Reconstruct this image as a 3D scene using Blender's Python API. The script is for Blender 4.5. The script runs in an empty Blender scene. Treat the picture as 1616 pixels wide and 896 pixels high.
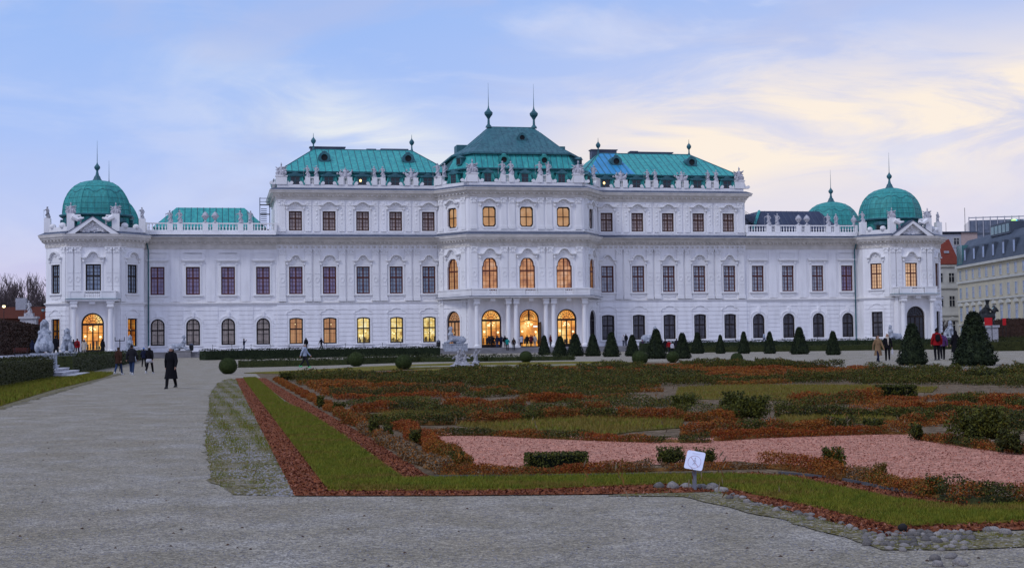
import bpy, bmesh, math, random
import numpy as np
from math import sin, cos, pi, radians, atan, sqrt, atan2
from mathutils import Vector, Matrix
random.seed(7)
RNG = np.random.default_rng(7)
SC = bpy.context.scene
COL = SC.collection

# ------------------------------------------------------------------ camera
F_PX, PITCH, ROLL, EYE = 2260.0, radians(2.38), 0.0131, 1.65
_R0 = Vector((1, 0, 0)); CF = Vector((0, cos(PITCH), sin(PITCH))); _U0 = Vector((0, -sin(PITCH), cos(PITCH)))
CR = cos(ROLL) * _R0 - sin(ROLL) * _U0
CU = cos(ROLL) * _U0 + sin(ROLL) * _R0
cam_d = bpy.data.cameras.new('camera'); cam = bpy.data.objects.new('camera', cam_d); COL.objects.link(cam)
cam.matrix_world = Matrix(((CR.x, CU.x, -CF.x, 0), (CR.y, CU.y, -CF.y, 0), (CR.z, CU.z, -CF.z, EYE), (0, 0, 0, 1)))
cam_d.sensor_width = 36; cam_d.lens = 36 * F_PX / 1616
cam_d.clip_start = 0.1; cam_d.clip_end = 4000
SC.camera = cam

# ------------------------------------------------------------------ sky, sun, exposure
SUN_EL, SUN_AZ = radians(46), radians(224)          # soft sun added behind the viewer, opposite the afterglow, to light the facade
w = bpy.data.worlds.new('World'); SC.world = w; w.use_nodes = True
nt = w.node_tree; nt.nodes.clear()
def N(t, **k):
    n = nt.nodes.new(t)
    for a, b in k.items(): setattr(n, a, b)
    return n
def LK(a, b): nt.links.new(a, b)
def MATH(op, a, b=None, clamp=False):
    n = N('ShaderNodeMath', operation=op, use_clamp=clamp)
    for i, v in enumerate((a, b)):
        if v is None: continue
        if isinstance(v, (int, float)): n.inputs[i].default_value = v
        else: LK(v, n.inputs[i])
    return n.outputs[0]
def SMOOTH(x, a, b):
    n = N('ShaderNodeMapRange', interpolation_type='SMOOTHSTEP'); LK(x, n.inputs[0])
    n.inputs[1].default_value = a; n.inputs[2].default_value = b
    return n.outputs[0]
def MIX(f, a, b):
    n = N('ShaderNodeMix', data_type='RGBA')
    if isinstance(f, (int, float)): n.inputs[0].default_value = f
    else: LK(f, n.inputs[0])
    for i, v in ((6, a), (7, b)):
        if isinstance(v, tuple): n.inputs[i].default_value = (*v, 1)
        else: LK(v, n.inputs[i])
    return n.outputs[2]
def RAMP(x, stops, mode='LINEAR'):
    n = N('ShaderNodeValToRGB'); LK(x, n.inputs[0]); n.color_ramp.interpolation = mode
    while len(n.color_ramp.elements) < len(stops): n.color_ramp.elements.new(0.5)
    for e, (p, c) in zip(n.color_ramp.elements, stops): e.position = p; e.color = (*c, 1)
    return n.outputs[0]
def NOISE(vec, scale, detail=5, rough=.55, dist=0.0):
    n = N('ShaderNodeTexNoise'); LK(vec, n.inputs['Vector'])
    n.inputs['Scale'].default_value = scale; n.inputs['Detail'].default_value = detail
    n.inputs['Roughness'].default_value = rough; n.inputs['Distortion'].default_value = dist
    return n.outputs[0]
def MAP(vec, scale, rot=(0, 0, 0), loc=(0, 0, 0)):
    n = N('ShaderNodeMapping'); LK(vec, n.inputs[0])
    n.inputs[1].default_value = loc; n.inputs[2].default_value = rot; n.inputs[3].default_value = scale
    return n.outputs[0]
tc = N('ShaderNodeTexCoord'); D = tc.outputs['Generated']
sx = N('ShaderNodeSeparateXYZ'); LK(D, sx.inputs[0]); X, Y, Z = sx.outputs
base = RAMP(Z, [(0.0, (.58, .52, .74)), (.035, (.66, .60, .84)), (.085, (.56, .64, .97)), (.15, (.42, .58, 1.0)), (.24, (.34, .53, .98)), (.6, (.46, .56, .88)), (1, (.48, .56, .84))])
warp = NOISE(MAP(D, (3, 3, 9)), 1.6, 4, .55)
wv = MATH('MULTIPLY', MATH('SUBTRACT', warp, .5), .16)
# the paler side of the sky towards the sunset (right of the palace)
side = SMOOTH(MATH('ADD', X, wv), -.16, .30)
base = MIX(MATH('MULTIPLY', side, SMOOTH(Z, .30, .05)), base, (.80, .76, .90))
# streaky clouds
c1 = NOISE(MAP(D, (2.2, 2.2, 6.5), (0, radians(12), 0)), 2.6, 7, .57, .7)
m1 = MATH('MULTIPLY', MATH('MULTIPLY', SMOOTH(c1, .44, .70), .60), MATH('ADD', MATH('MULTIPLY', SMOOTH(X, -.30, .05), .55), .45))
base = MIX(m1, base, (.82, .84, .98))
c2 = NOISE(MAP(D, (1.6, 1.6, 4.5), (0, radians(-14), 0), (3, 1, 2)), 3.4, 6, .55, .6)
base = MIX(MATH('MULTIPLY', SMOOTH(c2, .50, .74), .50), base, (.52, .58, .86))
# cream glow: a band rising to the right
zc = MATH('ADD', MATH('MULTIPLY', X, .08), .128)
dz = MATH('DIVIDE', MATH('SUBTRACT', MATH('ADD', Z, MATH('MULTIPLY', wv, .40)), zc), .046)
band = MATH('POWER', 2.718, MATH('MULTIPLY', MATH('MULTIPLY', dz, dz), -1.0))
glow = MATH('MULTIPLY', MATH('MULTIPLY', band, SMOOTH(MATH('ADD', X, wv), -.05, .17)), SMOOTH(Y, 0, .6))
c3 = NOISE(MAP(D, (2, 2, 8), (0, radians(16), 0), (1, 5, 1)), 3.4, 7, .6, .7)
glow = MATH('MULTIPLY', glow, MATH('ADD', SMOOTH(c3, .34, .58), .20), True)
base = MIX(glow, base, (1.06, .93, .80))
# the small white cloud bank left of the palace's centre
bx = MATH('DIVIDE', MATH('ADD', X, .085), .10); bz = MATH('DIVIDE', MATH('SUBTRACT', MATH('ADD', Z, MATH('MULTIPLY', X, .35)), .105), .030)
bb = MATH('POWER', 2.718, MATH('MULTIPLY', MATH('ADD', MATH('MULTIPLY', bx, bx), MATH('MULTIPLY', bz, bz)), -1.0))
base = MIX(MATH('MULTIPLY', MATH('MULTIPLY', bb, SMOOTH(Y, 0, .6)), MATH('ADD', SMOOTH(c3, .35, .65), .25), True), base, (.87, .90, .94))
# unseen sky behind the viewer, extra brightness added to light the garden front
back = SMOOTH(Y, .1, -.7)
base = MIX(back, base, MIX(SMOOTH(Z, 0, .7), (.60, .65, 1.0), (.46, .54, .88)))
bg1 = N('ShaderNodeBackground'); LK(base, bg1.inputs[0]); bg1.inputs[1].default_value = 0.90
sky = N('ShaderNodeTexSky', sky_type='NISHITA'); sky.sun_disc = False
sky.sun_elevation = SUN_EL; sky.sun_rotation = SUN_AZ; sky.altitude = 200
bg2 = N('ShaderNodeBackground'); LK(sky.outputs[0], bg2.inputs[0]); bg2.inputs[1].default_value = 0.006
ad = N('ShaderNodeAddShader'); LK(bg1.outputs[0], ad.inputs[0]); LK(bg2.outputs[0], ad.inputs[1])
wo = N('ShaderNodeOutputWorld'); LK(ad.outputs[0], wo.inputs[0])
sun_d = bpy.data.lights.new('sun', 'SUN'); sun_d.energy = 1.2; sun_d.angle = radians(14); sun_d.color = (.92, .93, 1.0)
sun = bpy.data.objects.new('sun', sun_d); COL.objects.link(sun)
sd = Vector((sin(SUN_AZ) * cos(SUN_EL), cos(SUN_AZ) * cos(SUN_EL), sin(SUN_EL)))
sun.rotation_euler = sd.to_track_quat('Z', 'Y').to_euler()
SC.view_settings.view_transform = 'Standard'; SC.view_settings.look = 'None'
SC.view_settings.exposure = 0.0; SC.view_settings.gamma = 1.0; SC.view_settings.use_curve_mapping = False
SC.render.engine = 'CYCLES'
SC.cycles.max_bounces = 6; SC.cycles.diffuse_bounces = 3; SC.cycles.glossy_bounces = 2; SC.cycles.transmission_bounces = 2
SC.cycles.use_denoising = True; SC.cycles.caustics_reflective = False; SC.cycles.caustics_refractive = False

# ------------------------------------------------------------------ materials
def mat(name, col, rough=.8, spec=.3, var=None, vscale=3.0, vstretch=(1, 1, 1), fine=None, fscale=40.0, bump=0.0, bscale=30.0,
        emit=None, estr=0.0, metal=0.0, trans=0.0, coord='Object', lo=.35, hi=.68):
    """Procedural Principled material: a base colour, a second colour through a broad noise, a third through a fine one, a bump."""
    m = bpy.data.materials.new(name); m.use_nodes = True
    t = m.node_tree; b = t.nodes['Principled BSDF']
    b.inputs['Roughness'].default_value = rough; b.inputs['Specular IOR Level'].default_value = spec
    b.inputs['Metallic'].default_value = metal; b.inputs['Base Color'].default_value = (*col, 1)
    tcn = t.nodes.new('ShaderNodeTexCoord'); out = None
    def src(stretch):
        mp = t.nodes.new('ShaderNodeMapping'); t.links.new(tcn.outputs[coord], mp.inputs[0]); mp.inputs[3].default_value = stretch
        return mp.outputs[0]
    def noise(vec, sc, det, a, bb):
        n = t.nodes.new('ShaderNodeTexNoise'); t.links.new(vec, n.inputs['Vector']); n.inputs['Scale'].default_value = sc; n.inputs['Detail'].default_value = det
        r = t.nodes.new('ShaderNodeMapRange'); t.links.new(n.outputs[0], r.inputs[0]); r.inputs[1].default_value = a; r.inputs[2].default_value = bb
        return r.outputs[0], n.outputs[0]
    def mix(f, a, c):
        n = t.nodes.new('ShaderNodeMix'); n.data_type = 'RGBA'; t.links.new(f, n.inputs[0])
        if a is None: n.inputs[6].default_value = (*col, 1)
        else: t.links.new(a, n.inputs[6])
        n.inputs[7].default_value = (*c, 1); return n.outputs[2]
    if var:
        for i, c in enumerate(var if isinstance(var, list) else [var]):
            out = mix(noise(src(vstretch), vscale * (1 + i * 1.7), 5, lo, hi)[0], out, c)
    if fine:
        out = mix(noise(src((1, 1, 1)), fscale, 3, .48, .70)[0], out, fine)
    if out is not None:
        t.links.new(out, b.inputs['Base Color'])
    if bump:
        bn = t.nodes.new('ShaderNodeBump'); bn.inputs['Strength'].default_value = bump; bn.inputs['Distance'].default_value = .02
        t.links.new(noise(src((1, 1, 1)), bscale, 5, 0, 1)[1], bn.inputs['Height']); t.links.new(bn.outputs[0], b.inputs['Normal'])
    if emit:
        b.inputs['Emission Color'].default_value = (*emit, 1); b.inputs['Emission Strength'].default_value = estr
    return m

def lit(name, c1, c2, c3, s, scale=.9, str_=(1, 1, 1), mid=.5):
    """A lit room seen through its glass: three tones of lamp light in soft patches."""
    m = bpy.data.materials.new(name); m.use_nodes = True; t = m.node_tree; b = t.nodes['Principled BSDF']
    b.inputs['Base Color'].default_value = (.05, .04, .03, 1); b.inputs['Roughness'].default_value = .12; b.inputs['Specular IOR Level'].default_value = .5
    tcn = t.nodes.new('ShaderNodeTexCoord'); mp = t.nodes.new('ShaderNodeMapping'); t.links.new(tcn.outputs['Object'], mp.inputs[0]); mp.inputs[3].default_value = str_
    oi = t.nodes.new('ShaderNodeObjectInfo'); sc = t.nodes.new('ShaderNodeMath'); sc.operation = 'MULTIPLY'; sc.inputs[1].default_value = 37.0
    t.links.new(oi.outputs['Random'], sc.inputs[0])
    n = t.nodes.new('ShaderNodeTexNoise'); n.noise_dimensions = '4D'; t.links.new(mp.outputs[0], n.inputs['Vector']); t.links.new(sc.outputs[0], n.inputs['W'])
    n.inputs['Scale'].default_value = scale; n.inputs['Detail'].default_value = 4
    r = t.nodes.new('ShaderNodeValToRGB'); t.links.new(n.outputs[0], r.inputs[0])
    r.color_ramp.elements[0].position = .32; r.color_ramp.elements[0].color = (*c1, 1)
    r.color_ramp.elements[1].position = .68; r.color_ramp.elements[1].color = (*c3, 1)
    e = r.color_ramp.elements.new(mid); e.color = (*c2, 1)
    t.links.new(r.outputs[0], b.inputs['Emission Color']); b.inputs['Emission Strength'].default_value = s
    return m

def pebbly(m, scale, amt, scale2=11.0):
    """add separate grains to a ground material: each cell of a Voronoi pattern gets its own tone."""
    t = m.node_tree; b = t.nodes['Principled BSDF']; src = b.inputs['Base Color'].links[0].from_socket
    tcn = t.nodes.new('ShaderNodeTexCoord'); prev = src
    for sc, a in ((scale, amt), (scale2, amt * .55)):
        v = t.nodes.new('ShaderNodeTexVoronoi'); v.inputs['Scale'].default_value = sc; t.links.new(tcn.outputs['Object'], v.inputs['Vector'])
        s = t.nodes.new('ShaderNodeSeparateColor'); t.links.new(v.outputs['Color'], s.inputs[0])
        r = t.nodes.new('ShaderNodeMapRange'); t.links.new(s.outputs[0], r.inputs[0]); r.inputs[3].default_value = 1 - a; r.inputs[4].default_value = 1 + a * .9
        k = t.nodes.new('ShaderNodeVectorMath'); k.operation = 'SCALE'; t.links.new(prev, k.inputs[0]); t.links.new(r.outputs[0], k.inputs['Scale']); prev = k.outputs[0]
    t.links.new(prev, b.inputs['Base Color']); return m

M = {}
M['plaster'] = mat('white_plaster', (.88, .87, .87), .85, .2, var=[(.85, .84, .84), (.73, .72, .72)], vscale=.5, vstretch=(1, 1, .16), bump=.1, bscale=8, lo=.42, hi=.80)
M['trim'] = mat('white_stone_trim', (.86, .85, .84), .8, .2, var=(.77, .76, .75), vscale=.8, vstretch=(1, 1, .4), bump=.2, bscale=12)
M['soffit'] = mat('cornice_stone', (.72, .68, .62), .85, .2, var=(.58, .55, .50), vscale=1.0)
M['statue'] = mat('weathered_statue_stone', (.50, .50, .53), .9, .15, var=[(.24, .24, .27), (.54, .53, .56)], vscale=2.2, lo=.45, hi=.7)
M['statue_dark'] = mat('grimy_statue_stone', (.20, .20, .21), .9, .15, var=(.40, .40, .42), vscale=2.0)
M['statue_white'] = mat('pale_sphinx_stone', (.40, .43, .48), .9, .15, var=[(.20, .23, .28), (.46, .48, .53)], vscale=2.6, fine=(.22, .24, .28), fscale=9, bump=1.0, bscale=7, lo=.42, hi=.66)
M['statue_grey'] = mat('grey_sculpture_stone', (.34, .34, .37), .9, .15, var=[(.16, .16, .18), (.44, .44, .47)], vscale=5, lo=.42, hi=.62)
M['leadroof'] = mat('dark_sheet_metal', (.055, .072, .115), .55, .4, var=(.085, .105, .15), vscale=.5)
M['copper'] = mat('green_copper', (.030, .310, .300), .6, .35, var=[(.016, .205, .215), (.055, .37, .34), (.030, .22, .20)], vscale=.7, vstretch=(1, 1, .25))
M['copper_pale'] = mat('pale_green_copper', (.038, .400, .365), .6, .35, var=[(.024, .31, .300), (.07, .45, .39), (.03, .25, .26)], vscale=.5, vstretch=(1, 1, .25))
M['copper_dark'] = mat('dark_green_copper', (.028, .115, .145), .55, .4, var=[(.018, .075, .100), (.045, .165, .185)], vscale=.8, vstretch=(1, 1, .3))
M['copper_blue'] = mat('blue_tinted_copper', (.035, .30, .58), .5, .4, var=(.025, .24, .44), vscale=.7)  # blue of the reflected sky put into the sheet colour
M['navy'] = mat('navy_slate_sheet', (.018, .028, .065), .55, .4, var=(.030, .045, .09), vscale=.6)
M['black'] = mat('blackened_metal', (.012, .014, .016), .6, .3, var=(.02, .022, .024))
M['wood'] = mat('red_brown_window_wood', (.085, .020, .014), .6, .3, var=(.11, .030, .02), vscale=2)
M['wood_dark'] = mat('dark_window_wood', (.016, .011, .010), .6, .3, var=(.03, .018, .014), vscale=2)
M['wood_top'] = mat('chestnut_window_wood', (.075, .028, .016), .6, .3, var=(.05, .02, .012), vscale=2)
def glass(name, c, c2, rough=.12, spec=.5): return mat(name, c, rough, spec, var=c2, vscale=.8, lo=.4, hi=.6)
M['g_lav'] = glass('lavender_curtained_glass', (.30, .23, .34), (.20, .17, .30))  # sky reflection in the upper windows painted as pane colour
M['g_teal'] = glass('grey_green_curtained_glass', (.27, .33, .40), (.17, .22, .31))  # grey green of the reflected sky put into the base colour
M['g_pale'] = glass('pale_curtained_glass', (.42, .45, .50), (.28, .31, .38))  # pale sky reflection of the upper panes put into their colour
M['g_dark'] = glass('dark_curtained_glass', (.20, .20, .225), (.13, .13, .16))
M['g_beige'] = glass('beige_blind_glass', (.78, .64, .50), (.60, .48, .38))
M['g_top'] = glass('half_lowered_blind_glass', (.42, .33, .29), (.25, .18, .17))
M['g_black'] = glass('unlit_glass', (.012, .014, .02), (.02, .022, .03))
M['l_orange'] = lit('orange_lit_room', (.45, .11, .012), (.85, .28, .03), (1.0, .55, .12), .95, 1.0)
M['l_door'] = lit('gold_lit_hall', (.40, .11, .012), (.88, .34, .04), (1.0, .74, .26), .98, .9, (1, 1, .6))
M['l_yellow'] = lit('bright_yellow_lit_room', (.42, .24, .05), (.92, .66, .18), (1.0, .93, .58), 1.0, 1.6, (1, 1, .9))
M['l_dim'] = lit('dim_amber_curtains', (.34, .15, .06), (.42, .20, .085), (.52, .28, .13), .9, .8)
M['l_peach'] = lit('peach_lit_blind', (.52, .30, .17), (.62, .38, .22), (.72, .46, .28), .9, .6)
M['l_warm'] = lit('warm_reflecting_glass', (.26, .10, .05), (.60, .26, .10), (.72, .42, .26), .8, 1.0)  # amber glow in patches, for the upper windows of the centre
M['l_oval'] = lit('amber_lit_upper_room', (.40, .19, .06), (.50, .26, .10), (.56, .34, .18), .85, .8)
M['l_lamp'] = mat('lamp_glow', (1, .7, .3), emit=(1.0, .62, .22), estr=3.0)
M['l_white'] = mat('street_lamp_glow', (1, .9, .5), emit=(1.0, .80, .40), estr=3.0)

# ------------------------------------------------------------------ mesh building
class MB:
    def __init__(s): s.v = []; s.f = []; s.m = []; s.xf = None
    def add(s, vs, fs, mi=0):
        o = len(s.v)
        if s.xf is not None: vs = [s.xf @ Vector(p) for p in vs]
        s.v += [tuple(p) for p in vs]; s.f += [tuple(i + o for i in f) for f in fs]; s.m += [mi] * len(fs)
    def box(s, x0, x1, y0, y1, z0, z1, mi=0):
        s.add([(x0, y0, z0), (x1, y0, z0), (x1, y1, z0), (x0, y1, z0), (x0, y0, z1), (x1, y0, z1), (x1, y1, z1), (x0, y1, z1)],
              [(0, 3, 2, 1), (4, 5, 6, 7), (0, 1, 5, 4), (1, 2, 6, 5), (2, 3, 7, 6), (3, 0, 4, 7)], mi)
    def frustum(s, cx, cy, z0, z1, a0, b0, a1, b1, mi=0):
        s.add([(cx - a0, cy - b0, z0), (cx + a0, cy - b0, z0), (cx + a0, cy + b0, z0), (cx - a0, cy + b0, z0),
               (cx - a1, cy - b1, z1), (cx + a1, cy - b1, z1), (cx + a1, cy + b1, z1), (cx - a1, cy + b1, z1)],
              [(0, 3, 2, 1), (4, 5, 6, 7), (0, 1, 5, 4), (1, 2, 6, 5), (2, 3, 7, 6), (3, 0, 4, 7)], mi)
    def lathe(s, prof, n=16, c=(0, 0), mi=0, rot=0.0, sx=1, sy=1):
        vs = []; fs = []; k = len(prof)
        for i in range(n):
            a = 2 * pi * i / n + rot
            vs += [(c[0] + r * cos(a) * sx, c[1] + r * sin(a) * sy, z) for r, z in prof]
        for i in range(n):
            j = (i + 1) % n
            for q in range(k - 1): fs.append((i * k + q, j * k + q, j * k + q + 1, i * k + q + 1))
        fs.append(tuple(i * k + k - 1 for i in range(n))); fs.append(tuple(i * k for i in reversed(range(n))))
        s.add(vs, fs, mi)
    def tube(s, pts, rad, n=6, mi=0, cap=True):
        pts = [Vector(p) for p in pts]
        if not isinstance(rad, (list, tuple)): rad = [rad] * len(pts)
        vs = []; fs = []
        for i, p in enumerate(pts):
            d = (pts[min(i + 1, len(pts) - 1)] - pts[max(i - 1, 0)])
            d = d.normalized() if d.length > 1e-9 else Vector((0, 0, 1))
            a = d.orthogonal() if abs(d.z) > .9 else d.cross(Vector((0, 0, 1)))
            a.normalize(); b = d.cross(a)
            vs += [p + (a * cos(2 * pi * k / n) + b * sin(2 * pi * k / n)) * rad[i] for k in range(n)]
        for i in range(len(pts) - 1):
            for k in range(n):
                j = (k + 1) % n; fs.append((i * n + k, i * n + j, (i + 1) * n + j, (i + 1) * n + k))
        if cap: fs.append(tuple(reversed(range(n)))); fs.append(tuple(range((len(pts) - 1) * n, len(pts) * n)))
        s.add(vs, fs, mi)
    def ell(s, c, r, n=10, m=7, mi=0):
        vs = [(c[0], c[1], c[2] - r[2])]; fs = []
        for j in range(1, m):
            t = -pi / 2 + pi * j / m
            vs += [(c[0] + r[0] * cos(t) * cos(2 * pi * i / n), c[1] + r[1] * cos(t) * sin(2 * pi * i / n), c[2] + r[2] * sin(t)) for i in range(n)]
        vs.append((c[0], c[1], c[2] + r[2])); top = len(vs) - 1
        for i in range(n):
            k = (i + 1) % n; fs.append((0, 1 + k, 1 + i)); fs.append((top, 1 + (m - 2) * n + i, 1 + (m - 2) * n + k))
            for j in range(m - 2): fs.append((1 + j * n + i, 1 + j * n + k, 1 + (j + 1) * n + k, 1 + (j + 1) * n + i))
        s.add(vs, fs, mi)
    def prism(s, poly, y0, y1, mi=0):
        """poly in (x,z), extruded from y0 (front) to y1."""
        n = len(poly)
        vs = [(x, y0, z) for x, z in poly] + [(x, y1, z) for x, z in poly]
        fs = [tuple(range(n)), tuple(reversed(range(n, 2 * n)))] + [(i, i + n, (i + 1) % n + n, (i + 1) % n) for i in range(n)]
        s.add(vs, fs, mi)
    def slab(s, poly, z0, z1, mi=0):
        n = len(poly)
        vs = [(x, y, z0) for x, y in poly] + [(x, y, z1) for x, y in poly]
        fs = [tuple(reversed(range(n))), tuple(range(n, 2 * n))] + [(i, (i + 1) % n, (i + 1) % n + n, i + n) for i in range(n)]
        s.add(vs, fs, mi)
    def ring(s, outer, inner, y0, y1, mi=0, closed=True):
        """band between two outlines of the same length in (x,z), from y0 (front) to y1 (back)."""
        n = len(outer)
        vs = [(x, y0, z) for x, z in outer] + [(x, y0, z) for x, z in inner] + [(x, y1, z) for x, z in outer] + [(x, y1, z) for x, z in inner]
        fs = []
        for i in range(n if closed else n - 1):
            j = (i + 1) % n
            fs += [(i, j, n + j, n + i), (2 * n + i, 2 * n + j, j, i), (n + i, n + j, 3 * n + j, 3 * n + i), (3 * n + i, 3 * n + j, 2 * n + j, 2 * n + i)]
        if not closed: fs += [(0, n, 3 * n, 2 * n), (n - 1, 3 * n - 1, 4 * n - 1, 2 * n - 1)]
        s.add(vs, fs, mi)
    def mesh(s, name, mats, smooth=False):
        me = bpy.data.meshes.new(name); me.from_pydata(s.v, [], s.f)
        for m in (mats if isinstance(mats, (list, tuple)) else [mats]): me.materials.append(m)
        if len(set(s.m)) > 1: me.polygons.foreach_set('material_index', s.m)
        bm = bmesh.new(); bm.from_mesh(me); bmesh.ops.recalc_face_normals(bm, faces=bm.faces); bm.to_mesh(me); bm.free()
        if smooth: me.shade_smooth()
        return me
    def build(s, name, mats, parent=None, mx=None, smooth=False):
        return link(name, s.mesh(name, mats, smooth), parent, mx)

def link(name, me, parent=None, mx=None):
    o = bpy.data.objects.new(name, me); COL.objects.link(o)
    if parent is not None: o.parent = parent
    if mx is not None: o.matrix_basis = mx
    return o
def empty(name, mx=None, parent=None):
    o = bpy.data.objects.new(name, None); COL.objects.link(o); o.empty_display_size = .3
    if parent is not None: o.parent = parent
    if mx is not None: o.matrix_basis = mx
    return o
def tag(o, label=None, cat=None, group=None, kind=None):
    if label: o['label'] = label
    if cat: o['category'] = cat
    if group: o['group'] = group
    if kind: o['kind'] = kind
    return o
def at(px, py, z=0.0):
    """World point at height z that the photograph shows at pixel px,py."""
    d = CF + CR * ((px - 808) / F_PX) + CU * ((448 - py) / F_PX)
    t = (z - EYE) / d.z
    return Vector((d.x * t, d.y * t, z))
# palace frame: u along the garden front, v out of it towards the garden
ALPHA = atan(9.06e-5 * F_PX)
PC = Vector((1.08, 214.6, 0)); EU = Vector((cos(ALPHA), sin(ALPHA), 0)); EV = Vector((sin(ALPHA), -cos(ALPHA), 0))
def P(u, v, z=0.0): return PC + EU * u + EV * v + Vector((0, 0, z))
def UV(p): q = Vector(p) - PC; return q.dot(EU), q.dot(EV)
def smst(a, b, x):
    t = min(1, max(0, (x - a) / (b - a))); return t * t * (3 - 2 * t)
def gz(x, y):
    """height of the garden ground: level near the viewer, 0.3 m higher from about 100 m on."""
    return .30 * smst(55, 105, y) * max(smst(-25, 0, x), smst(120, 190, y))
def ground_at(px, py):
    p = at(px, py, 0)
    for _ in range(6): p = at(px, py, gz(p.x, p.y))
    return p
def cardmesh(name, pts, size, mats, idx=None, upright=0.0, aspect=.55, rng=RNG):
    """Many small leaf-shaped faces, one at each point, turned at random."""
    pts = np.asarray(pts, float); n = len(pts); size = np.broadcast_to(np.asarray(size, float), (n,))
    d = rng.normal(size=(n, 3)); d[:, 2] = d[:, 2] * (1 - upright * .5) + upright * 1.6; d /= np.linalg.norm(d, axis=1)[:, None]
    e = np.cross(d, rng.normal(size=(n, 3))); e /= np.linalg.norm(e, axis=1)[:, None] + 1e-9
    L = size[:, None]; W = L * aspect
    v = np.stack([pts - d * L * .5, pts + e * W * .5, pts + d * L * .5, pts - e * W * .5], 1).reshape(-1, 3)
    me = bpy.data.meshes.new(name); me.vertices.add(4 * n); me.vertices.foreach_set('co', v.ravel())
    me.loops.add(4 * n); me.loops.foreach_set('vertex_index', np.arange(4 * n, dtype=np.int32))
    me.polygons.add(n); me.polygons.foreach_set('loop_start', np.arange(0, 4 * n, 4, dtype=np.int32))
    for m in (mats if isinstance(mats, (list, tuple)) else [mats]): me.materials.append(m)
    if idx is not None: me.polygons.foreach_set('material_index', np.asarray(idx, np.int32))
    me.update(calc_edges=True); return me
def joined(name, mbs_mats, cards):
    """one mesh of a solid core (MB) and a leaf mesh (same material list)."""
    bm = bmesh.new(); bm.from_mesh(mbs_mats); bm.from_mesh(cards)
    me = bpy.data.meshes.new(name); bm.to_mesh(me); bm.free()
    for m in cards.materials: me.materials.append(m)
    return me
def sculpt(mb, voxel, smooth=3, name='sculpt', mats=None):
    """Fuse overlapping pieces into one continuous skin."""
    me = mb.mesh(name, []); o = bpy.data.objects.new('tmp', me); COL.objects.link(o)
    r = o.modifiers.new('r', 'REMESH'); r.mode = 'VOXEL'; r.voxel_size = voxel
    if smooth:
        k = o.modifiers.new('s', 'SMOOTH'); k.factor = .5; k.iterations = smooth
    dg = bpy.context.evaluated_depsgraph_get(); dg.update()
    out = bpy.data.meshes.new_from_object(o.evaluated_get(dg)); out.name = name
    bpy.data.objects.remove(o); bpy.data.meshes.remove(me)
    out.materials.clear()
    for m in (mats if isinstance(mats, (list, tuple)) else [mats]):
        if m: out.materials.append(m)
    out.shade_smooth(); return out
# ------------------------------------------------------------------ palace
palace = empty('palace', Matrix(((EU.x, -EV.x, 0, PC.x), (EU.y, -EV.y, 0, PC.y), (0, 0, 1, 0), (0, 0, 0, 1))))
tag(palace, 'long white baroque palace with green copper roofs, domed end pavilions and lit doorways', 'palace')
ZB, ZS, ZC, ZR, ZC2 = 1.1, 7.9, 16.45, 17.9, 23.5      # terrace, string course, lower cornice, balustrade foot, upper cornice
T3 = lambda x, y, z: Matrix.Translation((x, y, z))
class Seg:
    """a straight piece of front from p to q (u,v); s runs along it, y goes into the wall."""
    def __init__(s, p, q):
        d = Vector((q[0] - p[0], -(q[1] - p[1]), 0)); s.L = d.length; d.normalize(); s.p, s.q = p, q
        s.M = Matrix(((d.x, -d.y, 0, p[0]), (d.y, d.x, 0, -p[1]), (0, 0, 1, 0), (0, 0, 0, 1)))

def outline(kind, w, h, n=12):
    r = w / 2
    if kind == 'rect': return [(-r, 0), (r, 0), (r, h), (-r, h)]
    if kind == 'arch':
        return [(-r, 0), (r, 0)] + [(r * cos(pi * i / n), h - r + r * sin(pi * i / n)) for i in range(n + 1)]
    if kind == 'seg':
        k = .16
        return [(-r, 0), (r, 0)] + [(r * (1 - 2 * i / n), h - k + k * sin(pi * i / n)) for i in range(n + 1)]
    if kind == 'shoulder':
        q = r * .86; hs = h - q - .35
        return [(-r, 0), (r, 0), (r, hs), (q, hs + .22)] + [(q * cos(pi * i / n), h - q + q * sin(pi * i / n)) for i in range(n + 1)] + [(-q, hs + .22), (-r, hs)]
    if kind == 'oval':
        c = .34; pts = []
        for cx, cz, a0 in ((r - c * .9, c * .9, -pi / 2), (r - c * .9, h - c * .9, 0), (-r + c * .9, h - c * .9, pi / 2), (-r + c * .9, c * .9, pi)):
            pts += [(cx + (c * .9) * cos(a0 + pi / 2 * i / 4) , cz + (c * .9) * sin(a0 + pi / 2 * i / 4)) for i in range(5)]
        # bulging top and bottom, notched corners
        return [(x * (1 if abs(x) > r - .05 else .96), z + (.10 if z > h - .05 else (-.10 if z < .05 else 0))) for x, z in pts]
def inset(pts, t, w, h):
    cx, cz = 0, h / 2; fx, fz = 1 - 2 * t / w, 1 - 2 * t / h
    return [(x * fx, cz + (z - cz) * fz) for x, z in pts]
def span_at(pts, c, axis):
    """lowest and highest crossing of an outline along a line x=c (axis 0) or z=c (axis 1)."""
    o = []
    for i in range(len(pts)):
        a, b = pts[i], pts[(i + 1) % len(pts)]
        if (a[axis] - c) * (b[axis] - c) < 0:
            t = (c - a[axis]) / (b[axis] - a[axis]); o.append(a[1 - axis] + t * (b[1 - axis] - a[1 - axis]))
    return (min(o), max(o)) if len(o) >= 2 else (0, 0)

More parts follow.
